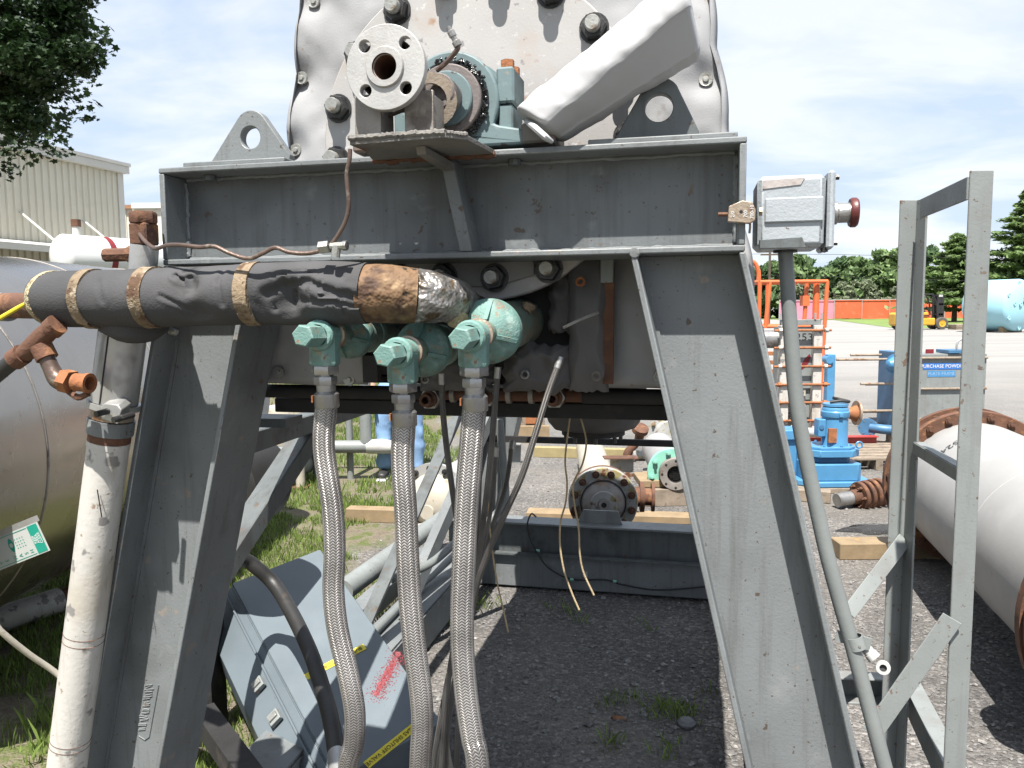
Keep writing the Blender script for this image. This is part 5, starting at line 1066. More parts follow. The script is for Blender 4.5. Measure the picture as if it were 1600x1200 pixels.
# ================================================================== SIDE FRAME at the right (angle iron guard)
sf = thing('angle_iron_guard', 'tall grey angle iron guard frame standing right of the trestle', 'frame', (1.05, 1.9, 0))
pn1, pn0 = atY(1530, 266, 1.73), atY(1497, 1200, 1.73); nx = (pn1.x+pn0.x)/2; pf1 = atY(1421, 311, 2.20); fx = pf1.x+.002; zT = pn1.z
def angle(name, x0, x1, y0, y1, z0, z1, side):
    """vertical L post: broad face to camera plus return leg"""
    q = part(sf, name, B().box(x0, x1, y0, y0+.006, z0, z1, .0015), m_greyl); part(q, 'return_leg', B().box(*((x1-.006, x1) if side > 0 else (x0, x0+.006)), y0+.0061, y1, z0, z1-.001, .001), m_greyl); return q
angle('post', nx-.025, nx+.025, 1.73, 1.78, .012, zT, 1)
q = part(sf, 'post', B().box(fx-.026, fx+.024, 2.2, 2.206, .012, zT, .0015), m_greyl); part(q, 'return_leg', B().box(fx+.018, fx+.024, 2.15, 2.1995, .012, zT-.001, .001), m_greyl)
part(sf, 'top_rail', B().bar((nx+.0, 1.781, zT-.03), (fx+.005, 2.149, zT-.03), .006, .05, b=.001), m_greyl)
r0_, r1_ = atY(1428, 700, 2.16), atY(1497, 742, 1.78); part(sf, 'mid_rail', B().bar(r1_, r0_, .006, .03), m_greyl); part(sf, 'mid_rail_leg', B().bar(r1_+Vector((.012, 0, .015)), r0_+Vector((.012, 0, .015)), .024, .004), m_greyl)
for (xa, ya, Ya, xb, yb, Yb) in ((1414, 842, 2.192, 1326, 958, 2.10), (1488, 966, 1.722, 1362, 1146, 1.74)):
    pa, pb_ = atY(xa, ya, Ya), atY(xb, yb, Yb); k = part(sf, 'brace', B().bar(pa, pb_, .045 if Ya < 2.1 else .04, .005, up=(0, -1, .3), b=.001), m_greyl); part(k, 'brace_leg', B().bar(pa+Vector((.016, .013, -.012)), pb_+Vector((.016, .013, -.012)), .005, .022, up=(0, -1, .3)), m_greyl)
# lower platform base: channel and diagonal
pa, pb_ = atY(1325, 1075, 2.35), atY(1404, 1072, 2.33); zc = pb_.z
part(sf, 'base_channel', B().bar((pa.x-.12, 2.36, zc), (pb_.x+.01, 2.33, zc), .006, .075, b=.001), m_dark if False else m_greyd); part(sf, 'base_channel_flange', B().bar((pa.x-.12, 2.335, zc+.038), (pb_.x+.01, 2.305, zc+.038), .05, .006, b=.001), m_greyl); part(sf, 'base_channel_flange', B().bar((pa.x-.12, 2.335, zc-.038), (pb_.x+.01, 2.305, zc-.038), .05, .006, b=.001), m_greyl)
pc, pdn = atY(1408, 1085, 2.32), atY(1500, 1270, 1.80)
part(sf, 'base_rail', B().bar((pc.x, 2.32, zc), (nx+.02, 1.76, zc), .006, .075, b=.001), m_greyd); part(sf, 'base_rail_flange', B().bar((pc.x+.02, 2.33, zc+.038), (nx+.045, 1.765, zc+.038), .05, .006, b=.001), m_greyl)
for x_, y_ in ((pa.x-.1, 2.36), ): part(sf, 'foot', B().box(x_-.02, x_+.02, y_-.02, y_+.02, 0, zc-.042), m_greyl)

# ================================================================== TILTED CONTROL PANEL under the hoses
T_ = atZ(500, 858, .60); Bc = atZ(690, 1128, .25); Lx = Bc-T_; Ll = Lx.length; Lx.normalize()
d_ = ray(425, 887); Q = CP+d_*((T_-CP).dot(Lx)/d_.dot(Lx)); Sx = (Q-T_).normalized(); Nx = Lx.cross(Sx).normalized()
if Nx.z < 0: Nx = -Nx
PW = .37; PD = .27
cpn = thing('control_panel', 'tilted blue grey control cabinet lying under the braided hoses', 'control panel', ((T_+Bc)/2).to_tuple()[:2]+(0,))
Fp = Matrix(((Lx.x, Sx.x, Nx.x, T_.x), (Lx.y, Sx.y, Nx.y, T_.y), (Lx.z, Sx.z, Nx.z, T_.z), (0, 0, 0, 1)))   # x along long edge, y across, z out of face
part(cpn, 'cabinet', B(Fp).box(.004, Ll-.004, .006, PW-.002, -PD, -.0135, .004), m_panel)
part(cpn, 'door', B(Fp).box(0, Ll, 0, PW, -.013, 0, .003), m_panel)
part(cpn, 'door_lip', B(Fp).box(.01, Ll-.01, PW+.0005, PW+.004, -.05, -.004, .001), m_panel)
def ppt(x, y, h=0):
    d = ray(x, y); return (CP+d*((T_+Nx*h-CP).dot(Nx)/d.dot(Nx)))
sd = part(cpn, 'sloped_side', B(Fp).poly([(.01, PW+.0045, -.006), (.01, PW+.135, -.10), (.01, PW+.135, -.20), (.01, PW+.0045, -PD)], (Ll-.02, 0, 0)), m_panel, .002)
part(cpn, 'side_lip', B(Fp).poly([(.01, PW+.030, -.0215), (.01, PW+.036, -.0255), (.01, PW+.041, -.017), (.01, PW+.035, -.013)], (Ll-.02, 0, 0)), m_panel, .001)
for lx in (Ll*.50, Ll*.66):
    k = part(cpn, 'clasp', B(Fp).poly([(lx-.022, PW+.050, -.030), (lx-.022, PW+.085, -.055), (lx-.022, PW+.095, -.040), (lx-.022, PW+.060, -.015)], (.044, 0, 0)), m_greyl, .002); part(k, 'clasp_screw', B(Fp).poly([(lx-.010, PW+.063, -.019), (lx-.010, PW+.088, -.037), (lx-.010, PW+.094, -.029), (lx-.010, PW+.069, -.011)], (.02, 0, 0)), m_stud, .001)
def label(xa, ya, xb, yb, s_, wd=.022):
    pa, pb_ = ppt(xa, ya, .0015), ppt(xb, yb, .0015); ex = (pb_-pa).normalized(); ey = Nx.cross(ex); c = (pa+pb_)/2
    b = B(); h = wd/2; b.poly([pa-ey*h, pb_-ey*h, pb_+ey*h, pa+ey*h], Nx*.0008); k = part(cpn, 'yellow_label', b, m_yel)
    text(cpn, s_, .0205, c+Nx*.0016, ex, ey, m_ink, off=.0004, wide=.95)
label(570, 1010, 478, 1058, 'BURNER MOTOR FUSES', .028); label(664, 1122, 572, 1196, 'MAIN GAS SHUTOFF VALVE', .03)
# red spray paint on panel
b = B(); rg = random.Random(11); 
for i in range(900):
    t_ = rg.random(); x = 625-38*t_+rg.gauss(0, 6+4*abs(t_-.5)); y = 1022+68*t_+rg.gauss(0, 6); q = ppt(x, y, .0008)
    r_ = rg.uniform(.0008, .0026)
    b.add([q+Lx*r_, q+Sx*r_, q-Lx*r_, q-Sx*r_], [(0, 1, 2, 3)])
part(cpn, 'spray_speckle', b, m_redspray, kind='stuff')
b = B()
for i in range(9):
    x0, y0 = 622-4.2*i, 1022+7.6*i
    q = ppt(x0, y0, .0004+.00004*i); rr = .017*(1.1-.3*abs(i-4)/4); b.add([q+Lx*(rr*math.cos(a)*rg.uniform(.7, 1.05))+Sx*(rr*math.sin(a)*rg.uniform(.55, .95)) for a in np.linspace(0, 2*PI, 16, endpoint=False)], [list(range(16))])
part(cpn, 'spray_core', b, mat('red_spray_core', (.22, .045, .055), .6, 0, .3, 40, [((.14, .15, .17), 60, .52, .2)], 0))
# support block under the raised end
part(cpn, 'bracket', B(Fp).box(.15, .25, .05, PW-.05, -PD-.09, -PD-.0005), m_greyd)

q = atY(338, 765, 2.75); t = thing('black_drum', 'black round drum peeking out behind the right edge of the left leg', 'drum', (q.x, q.y, 0))
part(t, 'shell', B().lathe([(0, 0), (.15, 0), (.16, .01), (.16, .22), (.15, .23), (0, .23)], q, (.35, 1, 0), 40), m_hosebk); part(t, 'stand', B().box(q.x-.13, q.x-.07, q.y+.05, q.y+.2, 0, q.z-.08), m_black)
part(fr, 'dark_hollow_bar', mb().bar(Mz(318, 1118, .24), Mz(440, 1290, .22), .07, .07), m_black)  # black bar added to stand in for the dark hollow beneath the panel
# grey pipe and channel lying outside the left side rail
pq = [Mz(543, 918, .22), Mz(640, 848, .22)]; dq = (pq[1]-pq[0]).normalized()
solo('grey_steel_pipe', 'grey pipe lying along the outside of the left base rail', 'pipe', mb().cyl(pq[0]-dq*.05, pq[1]+dq*.6, .055, n=24), m_greyl)
solo('grey_steel_channel', 'grey steel channel lying beside the pipe at the left base rail', 'channel', mb().bar(Vector((-1.07, 1.9, .16)), Vector((-1.07, 2.95, .16)), .09, .10, b=.003), m_grey)
solo('loose_conduit', 'thin grey conduit with wire tie lying on the left base rail', 'conduit', mb().tube([(-.86, 1.45, .225), (-.86, 1.9, .225), (-.86, 2.2, .228), (-.82, 2.5, .25), (-.76, 2.75, .30)], .02, 14, sub=4), m_conduit)

# ================================================================== STAINLESS TANK at the left
ta0 = Vector((-2.62, 2.55, 1.07)); ta1 = Vector((-2.52, 5.6, 1.05)); tr = .82
st_ = thing('stainless_tank', 'big dull stainless steel tank lying at the left edge', 'tank', (ta0.x, 4, 0)); axs = (ta1-ta0); axs.normalize()
LT = (ta1-ta0).length
part(st_, 'shell', B().lathe([(0, -.22), (tr*.4, -.19), (tr*.8, -.10), (tr, .0), (tr, LT), (tr*.8, LT+.10), (tr*.4, LT+.19), (0, LT+.22)], ta0, axs, 96), m_inox, ang=50)
for s_ in (.5, 1.5, 2.5): part(st_, 'ring_seam', B().lathe([(tr+.0005, s_-.007), (tr+.003, s_-.004), (tr+.003, s_+.004), (tr+.0005, s_+.007)], ta0, axs, 96), m_bracket)
x_, y_, a_ = frame(axs)
for an in (-12,): 
    dr = x_*math.cos(R(an))+y_*math.sin(R(an)); part(st_, 'long_seam', B().bar(ta0+dr*(tr+.001), ta0+dr*(tr+.001)+axs*LT, .010, .003), m_inox)
for s_ in (.5, 2.6):
    c = ta0+axs*s_; part(st_, 'saddle', B().box(c.x-.5, c.x+.5, c.y-.06, c.y+.06, 0, .42), m_greyd)
t = thing('wrapped_pipe_on_grass', 'white wrapped pipe with torn end lying on the grass under the tank', 'pipe', atZ(40, 985, 0))
pa, pb_ = Vector((-2.9, 3.3, .07)), atZ(92, 938, .07); part(t, 'pipe', B().cyl(pa, pb_+(pb_-pa).normalized()*.35, .055, n=20), m_rust); part(t, 'wrap', B().tube([pa, pa.lerp(pb_, .5), pb_], .068, 22, sub=6, wob=lambda p, a: .04*noise.noise(Vector((p.x*7, a, p.y*7)))), m_white)
solo('striped_hose', 'thin pale hose with a brown stripe sagging from the left edge to the white pipe', 'hose', B().tube([Vector((-1.62, 2.0, .62)), atY(-60, 925, 2.15), atY(0, 985, 2.2), atY(45, 1022, 2.25), atY(95, 1058, 2.3), atY(150, 1120, 2.3)], .0085, 12, sub=5), m_cream)
# eye wash sign leaning on the tank
def ontank(x, y, off=.006):
    d = ray(x, y); o = CP-ta0; dp_ = d-axs*d.dot(axs); op = o-axs*o.dot(axs); A = dp_.dot(dp_); Bq = 2*dp_.dot(op); Cq = op.dot(op)-(tr+off)**2
    return CP+d*((-Bq-math.sqrt(max(0, Bq*Bq-4*A*Cq)))/(2*A))
Yc = min(ontank(x, y).y for x, y in ((58, 815), (78, 858), (0, 838), (-20, 890)))-.012; s1, s2, s3 = atY(58, 815, Yc), atY(78, 858, Yc), atY(0, 838, Yc)
ex = (s1-s2).normalized()          # reading direction (image up)
ey = -( (s1-s3) - ex*(s1-s3).dot(ex) ).normalized()   # sign up (image left)
nz_ = ex.cross(ey); wS = (s1-s2).length; o_s = s2
if nz_.y > 0: nz_ = -nz_
sg = thing('eye_wash_sign', 'green and white eye wash sign turned on its side on the stainless tank', 'sign', o_s)
def sp2(a, b, h=0): return o_s+ex*(a*wS)+ey*(b*wS)+nz_*h
def srect(a0, a1, b0, b1, h, m_, nm): return part(sg, nm, B().poly([sp2(a0, b0, h), sp2(a1, b0, h), sp2(a1, b1, h), sp2(a0, b1, h)], nz_*.0006), m_)
srect(-.04, 1.0, 0, 2.6, 0, m_signw, 'board'); srect(.0, .97, .06, .40, .001, m_signg, 'green_band')
srect(1.0, 1.2, -.08, 2.6, -.002, m_clad, 'backing'); srect(.02, .04, .44, 2.5, .001, m_signg, 'border_line'); srect(.93, .95, .44, 2.5, .001, m_signg, 'border_line')
for i, w_ in enumerate(('KEEP', 'AREA', 'CLEAR')): text(sg, w_, wS*.13, sp2(.48, .33-.1*i, .0018), ex, ey, m_lettw, off=.0003)
for i, w_ in enumerate('HSAWEYE'): text(sg, w_, wS*.17, sp2(.16, .56+.2*i+(.1 if i > 3 else 0), .0012), ex, ey, m_signg, off=.0003)
n = 24; eye = [sp2(.58+.24*math.cos(2*PI*i/n), 1.12+.10*math.sin(2*PI*i/n)*(1-abs(math.cos(2*PI*i/n))*.3), .001) for i in range(n)]
part(sg, 'eye_symbol', B().poly(eye, nz_*.0006), m_signg); part(sg, 'eye_iris', B().poly([sp2(.58+.075*math.cos(2*PI*i/n), 1.12+.06*math.sin(2*PI*i/n), .0017) for i in range(n)], nz_*.0005), m_signw)
b = B()
for i in range(4):
    for j in range(4): c = (.42+.1*i, .68+.09*j); b.poly([sp2(c[0]+.018*math.cos(2*PI*k/6), c[1]+.022*math.sin(2*PI*k/6), .001) for k in range(6)], nz_*.0005)
part(sg, 'water_drops', b, m_signg, kind='stuff')

# ================================================================== BACKGROUND EQUIPMENT, centre
def boltring(par, c, ax, rad, n, r_, h, m_, a0=0, nm='flange_bolt'):
    x, y, a = frame(ax); b = B(); b.lathe([(0, 0), (r_, 0), (r_, h*.55), (r_*.55, h*.55), (r_*.55, h), (0, h)], (0, 0, 0), (0, 0, 1), 8); me = mesh_of(nm, b, Vector(), m_, 25)
    for i in range(n):
        t = a0+2*PI*i/n; inst(par, nm, me, zmat(Vector(c)+x*(rad*math.cos(t))+y*(rad*math.sin(t)), a))
# rusty flanged exchanger right behind the far beam
ex_ax = Vector((-.06, -1, .02)).normalized(); ec = atY(942, 783, 5.35)
t = thing('rusty_exchanger', 'rust stained flanged heat exchanger facing us behind the far base beam', 'heat exchanger', (ec.x, 5.6, 0))
part(t, 'flange', B().lathe([(.158, .03), (.162, .035), (.232, .035), (.236, .03), (.236, -.02), (0, -.02)], ec, ex_ax, 48), m_peel); part(t, 'flange', B().lathe([(0, 0), (.236, 0), (.236, .05), (0, .05)], ec-ex_ax*.075, ex_ax, 48), m_rust)
part(t, 'end_cover', B().lathe([(.165, .036), (.158, .045), (.10, .075), (.075, .085), (.075, .10), (.036, .10), (.036, .13), (.019, .13), (.019, .04), (0, .04)], ec, ex_ax, 40), mat('rust_tinged_cover', (.36, .34, .32), .6, .15, .15, 6, [((.30, .17, .09), 7, .56, .12), ((.2, .18, .16), 16, .6, .1)], .3, 60)); part(t, 'bore', B().cyl(ec+ex_ax*.05, ec+ex_ax*.122, .0185, n=18), m_ink)
part(t, 'dark_groove_ring', B().lathe([(.148, .052), (.150, .056), (.157, .0525), (.157, .046)], ec, ex_ax, 48), m_ink); part(t, 'hub_ring', B().lathe([(.04, .088), (.086, .088), (.09, .094), (.086, .108), (.04, .11)], ec, ex_ax, 32), m_peel)  # black ring instead of a sunken groove; its shade is in the colour
boltring(t, ec+ex_ax*.035, ex_ax, .198, 12, .026, .045, m_rust, .26)
part(t, 'shell', B().lathe([(.15, -.03), (.135, -.06), (.13, -2.6), (0, -2.6)], ec, ex_ax, 40), m_cream)
n_ = ec+Vector((.20, .12, .0)); part(t, 'side_nozzle', B().lathe([(.07, 0), (.07, .07), (.105, .07), (.105, .10), (.06, .10), (.06, .15), (.10, .15), (.10, .17), (0, .17)], n_, (1, -.1, 0), 28), m_rust)
part(t, 'support_bracket', B().box(ec.x+.10, ec.x+.27, 5.75, 5.77, ec.z+.05, ec.z+.22), m_peel); part(t, 'bracket_top', B().box(ec.x+.05, ec.x+.30, 5.70, 5.82, ec.z+.221, ec.z+.228), m_rust)
for s_ in (-1, 1): part(t, 'foot', B().box(ec.x+s_*.12-.03, ec.x+s_*.12+.03, 5.6, 5.9, .11, ec.z-.1), m_rust)
# white timbers under and behind it
def timber(x0, y0, x1, y1, Z0, wd, hh, m_, lab, tilt=0):
    pa, pb_ = atZ(x0, y0, Z0), atZ(x1, y1, Z0); d = (pb_-pa).normalized(); s_ = Vector((-d.y, d.x, 0))
    b = B(); 
    b.bar(pa+s_*(wd/2)+Vector((0, 0, hh/2)), pb_+s_*(wd/2)+Vector((0, 0, hh/2)), wd, hh, b=.004); return solo('timber', lab, 'timber', b, m_, base=pa)
timber(822, 812, 1085, 820, .0, .16, .055, m_wood, 'long pale timber lying just behind the far base beam')
timber(985, 716, 835, 712, .0, .09, .11, mat('yellow_timber', (.34, .28, .14), .7, 0, .15, 9, [], .2, 40), 'yellow timber lying on the gravel behind the rusty exchanger')
timber(1006, 792, 1120, 790, .0, .16, .14, m_woodg, 'dark square timber under the sea green flanged exchanger')
q = atZ(1004, 772, .15); solo('timber', 'short light timber block beside the sea green exchanger flange', 'timber', B().box(q.x+.02, q.x+.22, q.y+.25, q.y+.6, .145, .20, .004), m_wood)
timber(540, 815, 628, 818, .0, .11, .10, m_wood, 'short yellow timber lying on the grass left of the middle hose')
# sea green flanged exchanger
sc_ = atY(1050, 738, 6.4); ax2 = Vector((-.10, -1, .03)).normalized(); t = thing('sea_green_exchanger', 'tube bundle exchanger with a sea green flange and open bore beside the right leg', 'heat exchanger', (sc_.x, 6.8, 0))
part(t, 'green_flange', B().lathe([(0, -.03), (.197, -.03), (.2, -.02), (.2, .012), (.194, .018), (.14, .018), (0, .018)], sc_, ax2, 48), m_seafoam)
part(t, 'steel_flange', B().lathe([(.068, .10), (.085, .104), (.127, .104), (.13, .098), (.13, .019), (.0, .019)], sc_+Vector((.02, 0, 0)), ax2, 44), m_bracket); bb = B(); bb.lathe([(.068, .10), (.066, .06), (0, .06)], sc_+Vector((.02, 0, 0)), ax2, 30); part(t, 'bore', bb, m_black)
x, y, a = frame(ax2); b = B(); b.lathe([(.004, 0), (.007, 0), (.007, .012), (.004, .012)], (0, 0, 0), (0, 0, 1), 8); tme = mesh_of('tube_end', b, Vector(), m_bolt)
for i in range(-3, 4):
    for j in range(-3, 4):
        if i*i+j*j < 11: inst(t, 'tube_end', tme, zmat(sc_+Vector((.02, 0, 0))+ax2*.061+x*(i*.0165+(j % 2)*.008)+y*j*.0155, ax2))
boltring(t, sc_+ax2*.018, ax2, .167, 8, .02, .05, m_seafoam, .2); boltring(t, sc_+Vector((.02, 0, 0))+ax2*.104, ax2, .108, 8, .010, .004, m_bolt)
part(t, 'shell', B().lathe([(.17, -.04), (.16, -.06), (.16, -1.3), (0, -1.3)], sc_, ax2, 36), m_pipe); part(t, 'cradle', B().box(sc_.x-.14, sc_.x+.14, 6.9, 7.05, 0, sc_.z-.12), m_woodg); part(t, 'cradle', B().box(sc_.x-.05, sc_.x+.22, 6.55, 6.7, .142, sc_.z-.16), m_woodg)
# white flanged body and rusty elbows behind
wc = atY(1052, 686, 8.6); t = thing('white_flanged_drum', 'pale flanged drum end behind the sea green exchanger', 'drum', (wc.x, 8.9, 0)); axw = Vector((-.3, -1, .05)).normalized()
part(t, 'flange', B().lathe([(0, -.03), (.30, -.03), (.30, .0), (.23, .0), (.20, .03), (0, .05)], wc, axw, 40), m_peel); boltring(t, wc, axw, .265, 10, .022, .04, m_wood); part(t, 'body', B().lathe([(.26, -.03), (.26, -1.1), (0, -1.1)], wc, axw, 36), m_pipe); part(t, 'base', B().box(wc.x-.2, wc.x+.35, 8.9, 9.5, 0, wc.z-.2), m_woodg)
t = thing('rusty_valve', 'rusty flanged valve standing on the gravel left of the pale drum', 'valve', atZ(985, 716, 0)); q = atY(1000, 676, 8.2)
part(t, 'elbow', B().tube([q+Vector((-.04, 0, .05)), q+Vector((0, 0, .0)), q+Vector((-.03, 0, -.10)), q+Vector((-.12, 0, -.2)), (q.x-.14, q.y, .0)], [.05, .055, .04, .045, .045], 14, sub=4), m_rust); part(t, 'bonnet', B().lathe([(0, 0), (.085, 0), (.085, .05), (.05, .06), (0, .06)], q+Vector((-.01, -.04, .02)), (.2, -.6, 1), 18), m_rust)
part(t, 'nozzle', B().lathe([(.05, 0), (.05, .2), (.09, .2), (.09, .23), (0, .23)], q+Vector((.12, .1, -.26)), (-1, -.3, .1), 18), m_peel)
# stack of pallets / orange crate pieces at the rear left of the vessel
t = thing('orange_crate', 'orange and yellow machinery crate seen past the rear leg', 'crate', atZ(808, 690, 0)); q = atZ(806, 690, 0)
part(t, 'box', B().box(q.x-.05, q.x+.35, q.y, q.y+.5, .0, .55, .005), m_woodg); part(t, 'orange_panel', B().box(q.x+.12, q.x+.30, q.y-.02, q.y-.003, .22, .5), m_rusto); part(t, 'yellow_sill', B().box(q.x-.12, q.x+.4, q.y-.12, q.y-.021, .0, .2), m_wood)
t = thing('steel_offcut', 'grey steel channel offcut lying by the rear left leg', 'steel offcut', atZ(800, 722, 0)); q = atZ(790, 722, 0)
part(t, 'web', B().bar((q.x-.3, q.y, .12), (q.x+.16, q.y-.05, .10), .01, .2), m_greyl); part(t, 'flange', B().bar((q.x-.3, q.y-.05, .225), (q.x+.16, q.y-.10, .205), .1, .008), m_greyl)

# ------------------------------------------------------------------ left background on the grass
t = thing('grey_pump_stand', 'pale grey tank stand with a small round flange on the grass left', 'tank', atZ(440, 765, 0)); q = atZ(430, 760, 0); Yq = q.y
ca = atY(447, 690, Yq+.2); part(t, 'drum', B().lathe([(0, 0), (.15, 0), (.155, .01), (.155, .34), (.145, .36), (0, .37)], (ca.x, ca.y, .36), (0, 0, 1), 32), m_cream); part(t, 'side_pipe', B().cyl((ca.x+.12, ca.y-.12, .36), (ca.x+.12, ca.y-.12, .70), .05, n=16), m_cream)
fc = atY(430, 740, Yq-.1); axf = Vector((-.25, -1, 0)).normalized(); part(t, 'horizontal_drum', B().lathe([(0, -.5), (.13, -.5), (.13, -.03), (.0, -.03)], fc+Vector((.02, 0, .03)), axf, 28), m_greyl); part(t, 'flange', B().lathe([(0, -.02), (.10, -.02), (.10, 0), (.03, 0), (.03, -.01), (0, -.01)], fc, axf, 30), m_white); part(t, 'bore', B().cyl(fc-axf*.009, fc+axf*.001, .028, n=16), m_ink); boltring(t, fc, axf, .075, 6, .010, .008, m_bolt)
lp = atZ(470, 762, 0); part(t, 'leg', B().cyl((lp.x, lp.y, 0), (lp.x, lp.y, .75), .042, n=16), m_cream); part(t, 'leg', B().cyl((ca.x-.1, ca.y+.1, 0), (ca.x-.1, ca.y+.1, .37), .04, n=12), m_cream); part(t, 'shelf', B().box(ca.x-.2, lp.x+.06, lp.y-.06, ca.y+.2, .335, .36), m_greyl); part(t, 'foot_pad', B().box(lp.x-.08, lp.x+.08, lp.y-.08, lp.y+.08, 0, .015), m_rust)
t = thing('pipe_rack', 'grey tubular pipe rack with a white wrapped elbow on the grass', 'pipe rack', atZ(548, 748, 0)); q = atZ(548, 748, 0); Y0 = q.y
for x_, yb in ((491, 752), (548, 748), (620, 748)):
    c = atZ(x_, yb, 0); part(t, 'post', B().cyl((c.x, Y0, 0), (c.x, Y0, 1.15), .032, n=14), m_greyl)
zc = atY(560, 697, Y0-.05).z; xa, xb = atY(470, 697, Y0-.08).x, atY(600, 697, Y0-.08).x
part(t, 'pipe', B().cyl((xa, Y0-.08, zc), (xb-.12, Y0-.08, zc), .06, n=20), m_greyl); part(t, 'white_elbow', B().tube([(xb-.16, Y0-.08, zc), (xb-.02, Y0-.08, zc), (xb+.1, Y0-.08, zc-.01)], [.066, .07, .062], 20, sub=5, wob=lambda p, a: .08*noise.noise(Vector((p.x*12, a, 1)))), m_plastic)
xc = atY(572, 690, Y0-.08).x; part(t, 'riser', B().cyl((xc, Y0-.08, zc+.04), (xc, Y0-.08, zc+1.1), .055, n=20), m_greyl); part(t, 'top_rail', B().cyl((xa-.1, Y0, 1.12), (xb+.5, Y0, 1.12), .03, n=12), m_greyl)
# cream dish-ended vessel near the rear left rail
dc = atY(676, 782, 5.9); axd = Vector((-.35, -1, .0)).normalized(); t = thing('cream_dished_vessel', 'cream dished end vessel with a bolted flange behind the diagonal braces', 'vessel', (dc.x, 6.2, 0))
part(t, 'dished_end', B().lathe([(.205, -.02), (.20, .02), (.17, .07), (.10, .105), (0, .115)], dc, axd, 40), m_cream); part(t, 'flange', B().lathe([(0, -.06), (.28, -.06), (.28, -.025), (.20, -.022), (0, -.022)], dc, axd, 44), m_pipe); boltring(t, dc-axd*.025, axd, .245, 12, .022, .05, m_bolt, .1); part(t, 'shell', B().lathe([(.2, -.06), (.2, -.8), (0, -.8)], dc, axd, 36), m_pipe)
part(t, 'nozzle', B().lathe([(.03, .1), (.03, .16), (.055, .16), (.055, .18), (0, .18)], dc+Vector((.03, 0, -.05)), axd, 18), m_cream); part(t, 'elbow', B().tube([dc+Vector((-.02, -.1, -.17)), dc+Vector((-.05, -.14, -.25)), (dc.x-.08, dc.y-.12, .02)], .06, 16, sub=4), m_white); part(t, 'base', B().box(dc.x-.18, dc.x+.22, 6.15, 6.5, 0, dc.z-.12), m_greyd)
xx, yy, aa = frame(axd); text(t, '66500', .07, dc+axd*.075+Vector((-.07, 0, .08)), -xx if xx.x < 0 else xx, (0, 0, 1), m_lettw, off=.02)
text(t, 'OK', .09, dc+axd*.06+Vector((.11, 0, .02)), Vector((.3, .1, .9)), Vector((-.9, .2, .3)), m_redspray, off=.03)

# ------------------------------------------------------------------ person in jeans (upper body hidden behind the vessel)
def skin_mesh(par, name, joints, edges, m_, sub=2):
    base = WL[par]; me = bpy.data.meshes.new(name); me.from_pydata([tuple(Vector(j[:3])-base) for j in joints], edges, []); o = bpy.data.objects.new(name, me); COL.objects.link(o); o.parent = par; WL[o] = base
    md = o.modifiers.new('skin', 'SKIN'); md.use_smooth_shade = True
    for i, j in enumerate(joints): me.skin_vertices[0].data[i].radius = (j[3], j[4] if len(j) > 4 else j[3])
    me.skin_vertices[0].data[0].use_root = True
    s_ = o.modifiers.new('sub', 'SUBSURF'); s_.levels = sub; s_.render_levels = sub; me.materials.append(m_); return o
fl = atZ(600, 748, 0); fr2 = atZ(648, 752, 0); px_, py_ = (fl.x+fr2.x)/2, fl.y+.05
pe_ = thing('person', 'person in light blue jeans and black shoes standing beyond the machine', 'person', (px_, py_, 0)); lx, rx = fl.x, fr2.x
skin_mesh(pe_, 'body', [(px_, py_, 1.02, .15, .11), (px_, py_, 1.2, .15, .10), (px_, py_, 1.38, .17, .11), (px_, py_, 1.5, .06), (px_, py_-.01, 1.58, .055), (px_, py_-.02, 1.68, .085, .10), (px_, py_-.02, 1.76, .07, .08),
    (px_-.19, py_, 1.42, .06), (px_-.25, py_+.02, 1.15, .045), (px_-.24, py_-.08, .92, .035), (px_-.23, py_-.12, .82, .03, .045), (px_+.19, py_, 1.42, .06), (px_+.25, py_+.02, 1.15, .045), (px_+.24, py_-.08, .92, .035), (px_+.23, py_-.12, .82, .03, .045)],
    [(0, 1), (1, 2), (2, 3), (3, 4), (4, 5), (5, 6), (2, 7), (7, 8), (8, 9), (9, 10), (2, 11), (11, 12), (12, 13), (13, 14)], m_skin)
skin_mesh(pe_, 'shirt', [(px_, py_, .98, .175, .13), (px_, py_, 1.2, .17, .125), (px_, py_, 1.38, .19, .125), (px_, py_, 1.47, .08), (px_-.19, py_, 1.42, .075), (px_-.245, py_+.02, 1.2, .065), (px_+.19, py_, 1.42, .075), (px_+.245, py_+.02, 1.2, .065)], [(0, 1), (1, 2), (2, 3), (2, 4), (4, 5), (2, 6), (6, 7)], m_shirt)
skin_mesh(pe_, 'jeans', [(px_, py_, 1.0, .17, .13), (px_, py_, .90, .16, .13), (lx+.03, py_, .78, .10, .11), (lx+.01, py_-.02, .50, .078, .085), (lx, py_, .30, .080, .088), (lx, py_+.01, .14, .072, .082), (lx, py_, .075, .078, .088), (rx-.03, py_, .78, .10, .11), (rx-.01, py_-.02, .50, .078, .085), (rx, py_, .30, .080, .088), (rx, py_+.01, .14, .072, .082), (rx, py_, .075, .078, .088)], [(0, 1), (1, 2), (2, 3), (3, 4), (4, 5), (5, 6), (1, 7), (7, 8), (8, 9), (9, 10), (10, 11)], m_jeans)
tx_ = bpy.data.textures.new('denim_folds', 'CLOUDS'); tx_.noise_scale = .09; jn = [o for o in pe_.children if o.name.startswith('jeans')][0]; dm = jn.modifiers.new('folds', 'DISPLACE'); dm.texture = tx_; dm.strength = .05; dm.mid_level = .5
for x_ in (lx, rx):
    sh = skin_mesh(pe_, 'shoe', [(x_, py_+.06, .05, .045, .05), (x_, py_-.06, .05, .05, .045), (x_-.01, py_-.17, .04, .045, .032)], [(0, 1), (1, 2)], m_shoe); part(sh, 'sole', B().box(x_-.05, x_+.045, py_-.21, py_+.11, 0, .022, .006), m_sole)
